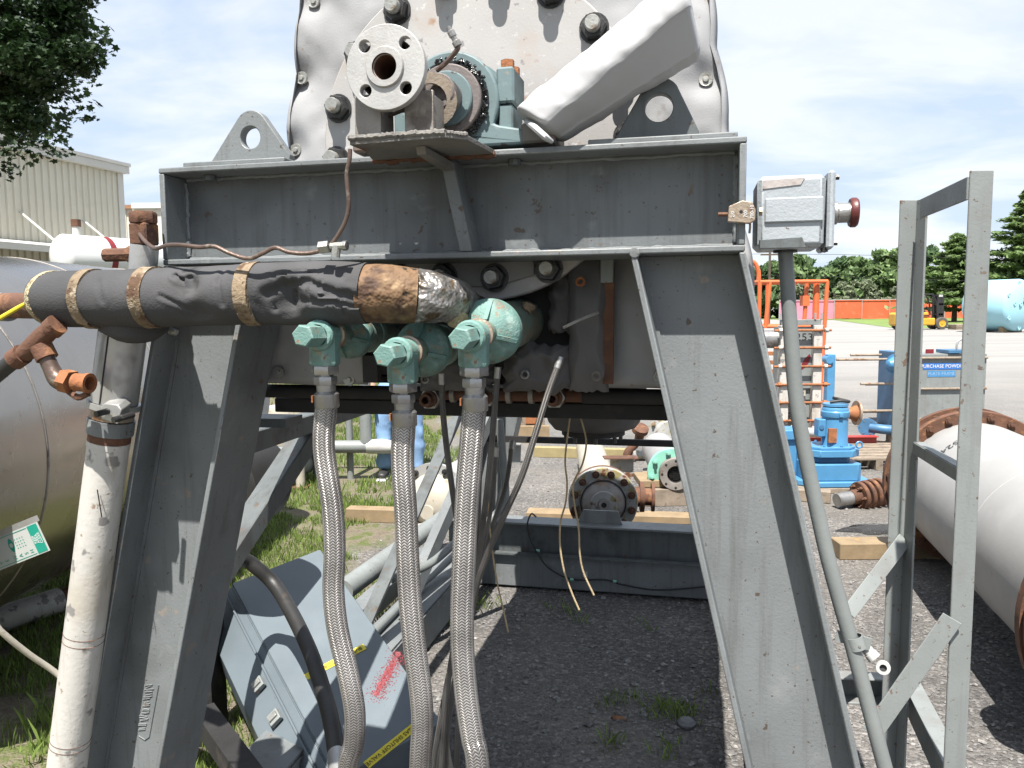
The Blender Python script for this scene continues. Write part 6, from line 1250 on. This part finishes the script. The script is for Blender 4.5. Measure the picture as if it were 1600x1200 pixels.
skin_mesh(pe_, 'hair', [(px_, py_+.0, 1.74, .085, .10), (px_, py_+.02, 1.80, .065, .08)], [(0, 1)], m_hair)
for s_ in (-1, 1):
    part(pe_, 'eye', B().lathe([(0, -.008), (.009, 0), (0, .008)], (px_+s_*.033, py_-.115, 1.70), (0, -1, 0), 10), m_ink); part(pe_, 'ear', B().lathe([(0, 0), (.025, .005), (.02, .015), (0, .018)], (px_+s_*.085, py_-.01, 1.69), (s_, 0, 0), 10), m_skin)
    for k in range(4): part(pe_, 'finger', B().tube([(px_+s_*.23, py_-.14+.02*k, .79), (px_+s_*.235, py_-.15+.02*k, .75), (px_+s_*.225, py_-.155+.02*k, .715+.006*abs(k-1))], [.010, .009, .007], 8, sub=3), m_skin)
    part(pe_, 'thumb', B().tube([(px_+s_*.225, py_-.15, .82), (px_+s_*.215, py_-.18, .79), (px_+s_*.21, py_-.185, .765)], [.011, .010, .008], 8, sub=3), m_skin)
part(pe_, 'nose', B().lathe([(0, 0), (.014, .005), (.008, .03), (0, .035)], (px_, py_-.10, 1.675), (0, -1, .25), 8), m_skin); part(pe_, 'mouth', B().box(px_-.022, px_+.022, py_-.112, py_-.104, 1.635, 1.641), m_rust)

# ================================================================== BACKGROUND EQUIPMENT, right
# big white vessel with rusty flanges
va = Vector((math.sin(R(14)), math.cos(R(14)), 0)); wc = Vector((2.76, 4.7, .503)); nr = wc-va*((4.7-2.5)/va.y)
t = thing('white_flanged_vessel', 'big white cylindrical vessel with rusty bolted flanges lying at the right edge', 'vessel', (2.5, 3.8, 0))
part(t, 'shell', B().lathe([(0, 0), (.398, 0), (.398, (wc-nr).length), (0, (wc-nr).length)], nr, va, 96), m_pipe)
part(t, 'weld_seam', B().lathe([(.3982, 0), (.4015, .006), (.4015, .014), (.3982, .02)], nr+va*.95, va, 96), m_pipe)
fA = part(t, 'flange', B().lathe([(.3985, 0), (.465, 0), (.47, .005), (.47, .05), (.3985, .05)], wc-va*.03, va, 72), m_rust); fB = part(t, 'blind_flange', B().lathe([(0, 0), (.47, 0), (.47, .05), (.465, .055), (0, .055)], wc+va*.12, va, 72), m_rust); part(t, 'gasket_ring', B().lathe([(0, 0), (.40, 0), (.40, .1), (0, .1)], wc+va*.021, va, 60), m_rusto)
boltring(t, wc-va*.03, -va, .435, 24, .022, .03, m_rust, .1); boltring(t, wc+va*.12, -va, .435, 24, .024, .03, m_rust, .18)
part(t, 'flange', B().lathe([(.3985, 0), (.49, 0), (.49, .045), (.3985, .045)], nr+va*.05, va, 72), m_rust); part(t, 'blind_flange', B().lathe([(0, 0), (.49, 0), (.49, .045), (0, .045)], nr-va*.03, va, 72), m_rust); boltring(t, nr+va*.096, va, .445, 24, .022, .03, m_rust)
dr = Vector((-math.cos(R(14))*.62, math.sin(R(14))*.62, .785)).normalized(); text(t, '15249', .085, wc-va*.42+dr*.399, Vector((.0, .0, 0))-va.cross(dr), va*-1, m_ink, wide=.9, off=.003)
solo('timber', 'long new timber beam under the far end of the white vessel', 'timber', B().box(atZ(1312, 875, 0).x, 3.4, 4.9, 5.06, 0, .105, .005), m_wood)
# asphalt crumbs patch on the ground
b = B(); rg = random.Random(21); c = atZ(1385, 830, 0)
out = [(c.x+.40*math.cos(a)*rg.uniform(.6, 1.1)+.05, c.y+.14*math.sin(a)*rg.uniform(.6, 1.1)) for a in np.linspace(0, 2*PI, 26, endpoint=False)]
b.add([(x, y, .004) for x, y in out]+[(c.x+(x-c.x)*.8, c.y+(y-c.y)*.8, .03) for x, y in out], [[i, (i+1) % 26, (i+1) % 26+26, i+26] for i in range(26)]+[list(range(26, 52))])
struct('asphalt_patch', b, mat('fresh_asphalt', (.035, .035, .037), .9, 0, .4, 60, [((.12, .12, .12), 90, .62, .06)], 1, 120, bdist=.01))
# blue gearbox with motor
Yg = 6.84
def gx(px, y=700): return atY(px, y, Yg).x
def gz(py, px=1300): return atY(px, py, Yg).z
gc = gx(1307); t = thing('blue_gear_motor', 'bright blue vertical gear motor standing on a timber beside the conduit', 'gear motor', (gc, Yg, 0))
def octo(cx, cy, hx, hy, ch, z0, z1): return B().poly([(cx-hx+ch, cy-hy, z0), (cx+hx-ch, cy-hy, z0), (cx+hx, cy-hy+ch, z0), (cx+hx, cy+hy-ch, z0), (cx+hx-ch, cy+hy, z0), (cx-hx+ch, cy+hy, z0), (cx-hx, cy+hy-ch, z0), (cx-hx, cy-hy+ch, z0)], (0, 0, z1-z0))
part(t, 'base', octo(gc-.03, Yg+.1, .31, .24, .12, .045, gz(748)), m_blue, .01); part(t, 'gear_case', octo(gc-.05, Yg+.08, .24, .19, .04, gz(747.8), gz(722)), m_blue, .008); part(t, 'neck', octo(gc-.05, Yg+.1, .17, .15, .05, gz(721.8), gz(712)), m_blued, .006)
part(t, 'mount_plate', octo(gc-.04, Yg+.08, .23, .19, .09, gz(711.8), gz(701)), m_blue, .006); part(t, 'cover_plate', octo(gc-.04, Yg+.08, .20, .165, .08, gz(700.8), gz(697)), m_blue, .004)
mr_ = (gx(1327)-gx(1288))/2; part(t, 'motor', B().lathe([(0, 0), (mr_*1.04, 0), (mr_, .01), (mr_, gz(652)-gz(697)), (0, gz(652)-gz(697))], (gc, Yg+.05, gz(697)), (0, 0, 1), 40), m_blue)
part(t, 'end_bell', B().lathe([(0, 0), (mr_*1.08, 0), (mr_*1.1, .006), (mr_*1.1, .045), (mr_*1.02, .055), (mr_*1.02, .07), (mr_*.95, .085), (0, .09)], (gc, Yg+.05, gz(652)+.0005), (0, 0, 1), 40), m_blue); part(t, 'fan_cap', B().lathe([(0, 0), (mr_*.98, 0), (mr_*.98, .02), (0, .024)], (gc, Yg+.05, gz(635)), (0, 0, 1), 32), m_blue)
part(t, 'bell_clip', B().box(gc-.012, gc+.02, Yg+.05-mr_*1.1-.012, Yg+.05-mr_*1.1+.002, gz(652)+.01, gz(652)+.04, .002), m_blue)
part(t, 'terminal_box', B().box(gc-mr_-.055, gc-mr_+.01, Yg-.01, Yg+.1, gz(682), gz(655), .006), m_blue); part(t, 'terminal_plug', B().cyl((gc-mr_-.03, Yg-.018, gz(667)), (gc-mr_-.03, Yg-.009, gz(667)), .02, n=14), m_blued)
part(t, 'red_label', B().box(gc-mr_*.86, gc-mr_*.22, Yg+.05-mr_*1.012, Yg+.05-mr_*.80, gz(690), gz(668)), m_rusto)
part(t, 'lifting_strap', B().tube([(gc-.06, Yg+.02, gz(632)+.018), (gc+.02, Yg+.0, gz(632)+.03), (gc+.10, Yg+.01, gz(632)+.022), (gc+.03, Yg+.06, gz(632)+.04), (gc-.02, Yg+.05, gz(632)+.05)], .014, 10, sub=4), m_ink)
c = Vector((gx(1336), Yg-.08, gz(693))); b = B(); pts_ = [c+Vector((.026*math.cos(a), 0, .026*math.sin(a))) for a in np.linspace(0, 2*PI, 17)]; b.tube(pts_, .008, 8); part(t, 'eye_bolt', b, m_blue)
for i in range(8): a = i*PI/4+.3; part(t, 'plate_bolt', B().cyl((gc-.04+.19*math.cos(a), Yg+.08+.155*math.sin(a), gz(697)), (gc-.04+.19*math.cos(a), Yg+.08+.155*math.sin(a), gz(697)+.015), .011, n=6), m_blue)
part(t, 'side_gearbox', octo(gx(1240), Yg+.25, .10, .12, .03, .05, gz(690)), m_blue, .006); part(t, 'side_flange', octo(gx(1245), Yg+.24, .14, .14, .05, gz(689.8), gz(675)), m_blue, .006)
text(t, 'POWER GEAR', .035, (gc-.07, Yg+.08-.191, gz(737)), (1, 0, 0), (0, 0, 1), m_blued, off=.001) if False else None
solo('timber', 'weathered grey timber under the blue gear motor', 'timber', B().box(gx(1226), gx(1330), Yg-.15, Yg+.3, 0, .044, .004), m_woodg)
q = atZ(1262, 785, 0); solo('timber', 'dark timber block in front of the blue gear motor base', 'timber', B().bar((q.x-.15, q.y+.12, .05), (q.x+.18, q.y-.02, .05), .10, .10, b=.006), m_woodg)
# rusty coupling with shaft
cc = atZ(1362, 795, .10); cax = Vector((.93, .25, .10)).normalized(); cc = atY(1358, 772, atZ(1360, 796, 0).y+.1); t = thing('rusty_coupling', 'rusty multi disc shaft coupling lying on the ground by the blue motor', 'coupling', (cc.x, cc.y, 0))
for i in range(4): part(t, 'disc', B().lathe([(0, 0), (.108, 0), (.115, .006), (.115, .028), (.108, .034), (0, .034)], cc+cax*(-.10+i*.058), cax, 32), m_rust)
part(t, 'hub', B().cyl(cc-cax*.17, cc+cax*.16, .06, n=24), m_rust); part(t, 'shaft', B().cyl(cc-cax*.30, cc-cax*.165, .055, n=24), m_steel); part(t, 'shaft', B().cyl(cc+cax*.15, cc+cax*.34, .048, n=24), m_bracket)
boltring(t, cc-cax*.10, -cax, .085, 6, .014, .04, m_rust)
# pallets, red beams, loose boards behind the motor
q = atZ(1395, 735, 0); t = thing('wooden_pallet', 'weathered wooden pallet behind the rusty flange of the white vessel', 'pallet', (q.x, q.y, 0))
for i in range(7): part(t, 'deck_board', B().box(q.x-.75, q.x+.5, q.y+i*.155, q.y+i*.155+.11, .101, .122, .002), m_woodg)
for i in range(3): part(t, 'stringer', B().box(q.x-.75+i*.585, q.x-.68+i*.585, q.y, q.y+1.04, .0, .10, .002), m_woodg)
for k, (x0, x1, y) in enumerate(((1255, 1375, 700),)):
    a, b_ = atZ(x0, y+12, 0), atZ(x1, y+12, 0); t = thing('red_steel_beam', 'red painted steel beam lying behind the blue gear motor', 'beam', a); part(t, 'web', B().box(a.x, b_.x, a.y+.05, a.y+.06, .01, .19), m_redbm); part(t, 'flange', B().box(a.x, b_.x, a.y, a.y+.11, .1905, .2), m_redbm); part(t, 'flange', B().box(a.x, b_.x, a.y, a.y+.11, 0, .0095), m_redbm)
# rusty reducer nozzle standing behind the motor, blue flanged pipe
q = atY(1340, 645, 8.0); t = thing('rusty_reducer', 'rusty pipe reducer with flange right of the blue motor top', 'pipe fitting', (q.x, 8, 0))
part(t, 'cone', B().lathe([(.035, 0), (.05, .05), (.09, .13)], q+Vector((-.14, 0, 0)), (1, 0, -.05), 24), m_rusto); part(t, 'flange', B().lathe([(0, 0), (.125, 0), (.125, .02), (0, .02)], q+Vector((-.02, 0, 0)), (1, 0, -.05), 30), m_brass); part(t, 'stand', B().box(q.x-.2, q.x-.12, 7.97, 8.03, 0, q.z+.03), m_blued)
q = atY(1356, 668, 8.6); t = thing('blue_flanged_pipe', 'dark blue flanged pipe lying right of the blue motor', 'pipe', (q.x, 8.6, 0)); fx_ = Vector((-.6, -.75, .1)).normalized()
part(t, 'flange', B().lathe([(0, 0), (.10, 0), (.10, .02), (.04, .02), (0, .015)], q, fx_, 30), m_blued); boltring(t, q+fx_*.02, fx_, .075, 6, .008, .006, m_steel); part(t, 'pipe', B().tube([q+fx_*.01+Vector((.03, 0, 0)), q+Vector((.16, -.1, -.01)), q+Vector((.5, -.12, -.03))], .052, 18, sub=4), m_blued); part(t, 'support', B().box(q.x+.2, q.x+.3, 8.4, 8.6, 0, q.z-.05), m_woodg)

# white plate heat exchanger with red tie rods
Yp = 8.6
def px_x(px, y=560): return atY(px, y, Yp).x
def pz(py, px=1250): return atY(px, py, Yp).z
t = thing('plate_exchanger', 'tall white plate heat exchanger with rusty red tie rods behind the conduit', 'heat exchanger', (px_x(1250), Yp, 0))
x0, x1 = px_x(1232), px_x(1268); zt = pz(508)
part(t, 'end_plate', B().box(x0, x1, Yp, Yp+.03, pz(607), zt-.02, .003), m_peel if False else m_greyl); part(t, 'cover_plate', B().box(x0, x1-.05, Yp+.012, Yp+.03, .06, pz(607.5)), m_cream)
for i in range(16): z_ = .1+i*(pz(610)-.1)/16; part(t, 'gasket_ridge', B().box(x0+.004, x1-.075, Yp-.004, Yp+.011, z_, z_+.018), m_hosebk)
for xa, xb in ((1217, 1231), (1268.5, 1282)): q = part(t, 'side_bar', B().box(px_x(xa), px_x(xb), Yp-.05, Yp+.06, .02, zt, .004), m_white)
part(t, 'top_bar', B().box(px_x(1219), px_x(1281), Yp-.02, Yp+.05, zt+.0005, zt+.06, .004), m_greyl)
for y in (516, 543, 572, 600, 628, 656): 
    k = part(t, 'tie_rod', B().cyl((px_x(1206), Yp-.065, pz(y)), (px_x(1294), Yp-.065, pz(y)), .013, n=12), m_rusto)
    for xa in (1213, 1284): part(k, 'rod_nut', B().cyl((px_x(xa), Yp-.065, pz(y)), (px_x(xa+5), Yp-.065, pz(y)), .028, n=6), m_white if y < 590 else m_rusto)
for xa in (1218, 1228, 1271, 1281): part(t, 'stud_top', B().cyl((px_x(xa), Yp-.02, zt+.06), (px_x(xa), Yp-.02, zt+.13), .012, n=8), m_galv)
part(t, 'side_duct', B().lathe([(0, 0), (.10, 0), (.10, .3), (0, .3)], (px_x(1218)-.3, Yp+.1, pz(530)), (1, 0, 0), 24), m_steel); part(t, 'plate_stack', B().box(x0, x1, Yp+.032, Yp+.5, .05, zt-.03), m_greyl)
text(t, '253', .11, ((x0+x1)/2+.04, Yp-.001, pz(527)), (1, 0, 0), (0, 0, 1), m_ink, wide=1.2)
b = B(); rg = random.Random(4); q = [(1252, 578), (1253, 568), (1258, 560), (1265, 553), (1267, 557), (1264, 566), (1258, 574)]; b.poly([atY(x, y, Yp-.003) for x, y in q], (0, .002, 0)); part(t, 'spray_stroke', b, m_redspray); q = [(1229, 600), (1230, 590), (1234, 583), (1234, 594), (1231, 601)]; b = B(); b.poly([atY(x, y, Yp-.004) for x, y in q], (0, .002, 0)); part(t, 'spray_stroke', b, m_redspray)
part(t, 'white_pipe_loop', B().tube([(px_x(1215), Yp-.5, .05), (px_x(1213), Yp-.5, .25), (px_x(1222), Yp-.5, .36), (px_x(1240), Yp-.45, .30), (px_x(1285), Yp-.4, .28)], .05, 14, sub=4), m_plastic)
# plate-and-frame press
Yf = 10.4
def fX(px): return atY(px, 600, Yf).x
def fZ(py): return atY(1380, py, Yf).z
t = thing('plate_frame_press', 'blue and grey plate and frame press with long tie rods behind the guard posts', 'filter press', (fX(1400), Yf, 0))
part(t, 'blue_column', B().box(fX(1291), fX(1303), Yf-.03, Yf+.09, 0, fZ(553), .006), m_blue); part(t, 'column_cap', B().cyl((fX(1293), Yf-.06, fZ(561)), (fX(1293), Yf+.1, fZ(561)), .05, n=18), m_blue)
for (xa, y, dy) in ((1303, 561, -.05), (1345, 557, .35), (1342, 599, -.05), (1368, 604, .3), (1340, 641, -.05), (1366, 648, .3), (1322, 681, -.05), (1366, 690, .3)): part(t, 'tie_rod', B().cyl((fX(xa), Yf+dy, fZ(y)), (fX(1395), Yf+dy, fZ(y)), .017, n=10), m_brass)
part(t, 'blue_head', B().box(fX(1396), fX(1412), Yf-.12, Yf+.45, 0, fZ(550), .006), m_blued); q = atY(1396, 569, Yf-.15)
part(t, 'port_flange', B().lathe([(.03, .0), (.14, 0), (.14, .025), (.05, .03), (.03, .03)], q+Vector((.05, 0, 0)), (-.75, -.65, 0), 26), m_blue); part(t, 'port_nose', B().lathe([(.11, 0), (.05, .10), (0, .12)], q+Vector((.02, .0, .0)), (-1, -.2, 0), 20), m_blue)
xa, xb = fX(1413), fX(1540); part(t, 'plate_pack', B().box(xa, xb, Yf, Yf+.4, fZ(700), fZ(554), .004), m_greyl)
for y in (560, 608, 655): part(t, 'pack_rod', B().cyl((xa, Yf-.02, fZ(y)), (xb, Yf-.02, fZ(y)), .016, n=10), m_brass)
part(t, 'blue_tray', B().box(fX(1479), fX(1515), Yf-.02, Yf+.3, fZ(553), fZ(548), .003), m_blued); b = B(); c = atY(1502, 541, Yf); b.tube([c+Vector((.06*math.cos(a), 0, .09*math.sin(a))) for a in np.linspace(0, 2*PI, 20)], .014, 8); part(t, 'lifting_eye', b, m_galv)
for k in (xa+.1, xb-.15): part(t, 'stand', B().box(k, k+.1, Yf+.02, Yf+.35, 0, fZ(700.5)), m_greyd)
def fsign(xl, xr, yt, yb, m_, s_, sz, mt): 
    part(t, 'sign_plate', B().box(fX(xl), fX(xr), Yf-.004, Yf-.001, fZ(yb), fZ(yt)), m_); text(t, s_, sz, ((fX(xl)+fX(xr))/2, Yf-.005, (fZ(yt)+fZ(yb))/2), (1, 0, 0), (0, 0, 1), mt)
fsign(1441, 1503, 568, 578, m_signb, 'PURCHASE POWDER', .062, m_lettw); fsign(1448, 1492, 580, 589.5, m_signb2, 'PLATE FRAME', .058, mat('faded_lettering', (.3, .46, .62), .5, 0, .1, 20, [], 0))
q = atY(1453, 553, Yf+.1); part(t, 'red_tag', B().box(q.x-.05, q.x+.05, Yf+.1, Yf+.12, fZ(553)-.005, fZ(553)+.05), m_redspray)

# orange lift basket
Yo = 12.6
def oX(px): return atY(px, 500, Yo).x
def oZ(py): return atY(1240, py, Yo).z
t = thing('orange_lift_basket', 'orange tubular lift basket standing behind the white plate exchanger', 'lift', (oX(1240), Yo, 0)); zt, zm = oZ(440), oZ(510); fz = oZ(640)
dpt = .75
for y_, x0, x1 in ((0, 1186, 1291), (dpt, 1180, 1270)): part(t, 'top_rail', B().cyl((oX(x0), Yo+y_, zt), (oX(x1), Yo+y_, zt), .03, n=10), m_orange); part(t, 'mid_rail', B().cyl((oX(x0), Yo+y_, zm), (oX(x1), Yo+y_, zm), .026, n=10), m_orange)
for xa in (1186, 1291): part(t, 'side_rail', B().cyl((oX(xa), Yo, zt), (oX(xa)-.15, Yo+dpt, zt), .03, n=10), m_orange)
for xa, y_, xb in ((1202, 0, 1196), (1291, 0, 1284), (1222, dpt, 1222), (1263, .1, 1260), (1278, .1, 1278), (1186, 0, 1186), (1265, dpt, 1265)): part(t, 'upright', B().cyl((oX(xa), Yo+y_, zt), (oX(xb), Yo+y_, fz if xa in (1291, 1186) else zm-.02), .032 if xa != 1278 else .05, n=10), m_orange)
part(t, 'gate_bar', B().tube([(oX(1174), Yo+.2, oZ(405)), (oX(1184), Yo+.2, oZ(410)), (oX(1190), Yo+.2, oZ(425)), (oX(1190), Yo+.2, zt)], .035, 10, sub=4), m_orange)
part(t, 'floor', B().box(oX(1184), oX(1290), Yo, Yo+dpt, fz-.06, fz), m_orange); part(t, 'control_box', B().box(oX(1256), oX(1266), Yo+.05, Yo+.2, oZ(478), oZ(462)), m_orange)
part(t, 'mast', B().box(oX(1196), oX(1216), Yo+.8, Yo+1.0, 0, oZ(540)), m_orange)
for xa in (1188, 1276): part(t, 'wheel', B().cyl((oX(xa), Yo+.1, .12), (oX(xa)+.1, Yo+.1, .12), .12, n=20), m_tyre); part(t, 'wheel', B().cyl((oX(xa), Yo+.65, .12), (oX(xa)+.1, Yo+.65, .12), .12, n=20), m_tyre)
for i in range(4): part(t, 'spring_bar', B().box(oX(1188), oX(1216), Yo-.03, Yo+.05, oZ(555+14*i), oZ(549+14*i)), m_rusto)

# ------------------------------------------------------------------ forklift far off
Yk = 51.5
def kX(px): return atY(px, 500, Yk).x
def kZ(py): return max(0, atY(1450, py, Yk).z)
t = thing('forklift', 'yellow forklift truck parked far across the yard before the orange fence', 'forklift', (kX(1440), Yk, 0)); k0 = kX(1400); w2 = 1.15
part(t, 'chassis', B().box(kX(1404), kX(1462), Yk, Yk+w2, .28, kZ(497), .06), m_fork); part(t, 'hood', B().box(kX(1410), kX(1452), Yk+.1, Yk+w2-.1, kZ(496.9), kZ(488), .06), m_fork); part(t, 'counterweight', B().box(kX(1400), kX(1414), Yk+.04, Yk+w2-.04, .25, kZ(488), .12), m_fork)
part(t, 'seat', B().box(kX(1436), kX(1450), Yk+.3, Yk+.85, kZ(487.9), kZ(485), .04), m_ink); part(t, 'seat_back', B().bar((kX(1437), Yk+.57, kZ(486)), (kX(1434), Yk+.57, kZ(476)), .5, .12), m_ink)
for y_ in (.12, w2-.12):
    part(t, 'guard_rail', B().tube([(kX(1418), Yk+y_, kZ(488)), (kX(1420), Yk+y_, kZ(463)), (kX(1425), Yk+y_, kZ(460)), (kX(1458), Yk+y_, kZ(460)), (kX(1464), Yk+y_, kZ(474)), (kX(1466), Yk+y_, kZ(492))], .05, 8), m_ink)
    part(t, 'mast_rail', B().box(kX(1467), kX(1472), Yk+y_+(.1 if y_ < .5 else -.2), Yk+y_+(.2 if y_ < .5 else -.1), .15, kZ(460)), m_ink); part(t, 'mast_rail', B().box(kX(1472.3), kX(1477), Yk+y_+(.1 if y_ < .5 else -.2), Yk+y_+(.2 if y_ < .5 else -.1), .15, kZ(463)), m_ink)
    part(t, 'fork_blade', B().box(kX(1480), kX(1506), Yk+(.3 if y_ < .5 else .72), Yk+(.42 if y_ < .5 else .84), .1, .16), m_ink)
    yy = Yk-.05 if y_ < .5 else Yk+w2-.2
    for xc, rr in ((1472, .40), (1414, .33)):
        q = part(t, 'wheel', B().lathe([(0, 0), (rr*.9, 0), (rr, .04), (rr, .22), (rr*.9, .26), (0, .26)], (kX(xc), yy, rr), (0, 1, 0), 28), m_tyre); part(q, 'rim', B().lathe([(rr*.55, -.012), (rr*.5, .0), (rr*.2, .004), (rr*.18, -.02), (0, -.02)], (kX(xc), yy-.004, rr), (0, 1, 0), 24), m_fork)
for z_ in (460, 474, 490): part(t, 'mast_crossbar', B().box(kX(1469), kX(1476), Yk+.22, Yk+w2-.22, kZ(z_)-.12, kZ(z_)), m_ink)
part(t, 'hydraulic_cylinder', B().cyl((kX(1474), Yk+.55, .2), (kX(1474), Yk+.55, kZ(466)), .07, n=10), m_ink); part(t, 'roof_grid', B().box(kX(1422), kX(1458), Yk+.15, Yk+w2-.15, kZ(460)+.02, kZ(460)+.05), m_ink); part(t, 'steering_column', B().cyl((kX(1460), Yk+.5, kZ(492)), (kX(1453), Yk+.5, kZ(479)), .05, n=8), m_ink); part(t, 'carriage', B().box(kX(1477.5), kX(1481), Yk+.2, Yk+.95, .12, .7), m_ink); part(t, 'number_plate', B().box(kX(1468), kX(1474), Yk+.18, Yk+.2, kZ(464), kZ(460.5)), m_signw)
part(t, 'side_badge', B().box(kX(1440), kX(1452), Yk-.012, Yk-.002, kZ(495), kZ(492)), m_red)
q = atZ(1490, 521, 0); solo('pallet_load', 'low dusty pallet in front of the forklift forks', 'pallet', B().box(kX(1484), kX(1512), Yk-.8, Yk+.2, 0, .095).box(kX(1484), kX(1512), Yk-.8, Yk+.2, .1, .34, .03), m_woodg)

# pale blue tank
Yt = 45.0; tc_ = atY(1592, 471, Yt); tx = Vector((-.52, 1, 0)).normalized(); rr = 1.47
t = thing('pale_blue_tank', 'pale blue dished end tank lying far right in front of the pines', 'tank', (tc_.x, Yt, 0)); tc_.z = rr+.06
part(t, 'shell', B().lathe([(0, -.42), (rr*.35, -.39), (rr*.65, -.29), (rr*.87, -.15), (rr*.97, -.05), (rr, .05), (rr, 2.3), (rr*.87, 2.5), (rr*.5, 2.75), (0, 2.82)], tc_, tx, 80), m_ltblue, ang=60)
hx = Vector((tx.y, -tx.x, 0))
def dish(a, b):   # point on dished end: a right, b up (fractions of radius)
    q = math.sqrt(a*a+b*b); return tc_+hx*(a*rr)+Vector((0, 0, b*rr))-tx*(.42*math.cos(min(1, q)*PI/2))
for a, b_ in ((-.22, .85), (-.80, .38), (-.60, .06), (-.36, .04), (.10, -.02), (-.74, -.48), (-.1, -.86), (.5, .6), (.7, -.1), (.45, -.6)):
    part(t, 'stub_nozzle', B().lathe([(.09, 0), (.09, .12), (.125, .12), (.125, .15), (.06, .15), (.05, .12), (0, .12)], dish(a, b_)+tx*.05, -tx, 14), m_ltblue)
part(t, 'manway', B().cyl(dish(-.1, .12)-tx*.06, dish(-.1, .12)+tx*.05, .16, n=6), m_blued); part(t, 'lifting_bar', B().bar(dish(-.24, .40)-tx*.02, dish(-.1, .2)-tx*.05, .05, .05), m_ltblue)
for s_ in (.4, 2.0): c = tc_+tx*s_; part(t, 'saddle', B().bar((c.x-hx.x*.9, c.y-hx.y*.9, .16), (c.x+hx.x*.9, c.y+hx.y*.9, .16), .25, .32), m_wood)

# ------------------------------------------------------------------ loose bits on the ground
c = atZ(1073, 1134, 0); b = B(); b.lathe([(0, 0), (.032, .004), (.036, .014), (.026, .026), (.012, .031), (0, .032)], c, (0, 0, 1), 11); b.v = [p+Vector((noise.noise(p*40)*.006, noise.noise(p*40+Vector((5, 0, 0)))*.006, 0)) for p in b.v]
solo('grey_stone', 'single larger grey stone beside the grass tuft in the shade', 'stone', b, mat('grey_stone', (.2, .2, .21), .85, 0, .25, 30, [], .5, 80), ang=25)
c = atZ(966, 1125, 0); b = B(); b.add([(c.x-.03, c.y+.008, .006), (c.x-.012, c.y+.014, .014), (c.x+.016, c.y+.004, .012), (c.x+.034, c.y-.012, .005), (c.x+.01, c.y-.010, .004), (c.x-.014, c.y-.004, .004)], [(0, 1, 5), (1, 2, 4, 5), (2, 3, 4)])
q = solo('dead_leaf', 'curled brown dead leaf lying on the shaded gravel', 'leaf', b, m_rust); md = q.modifiers.new('t', 'SOLIDIFY'); md.thickness = .0015
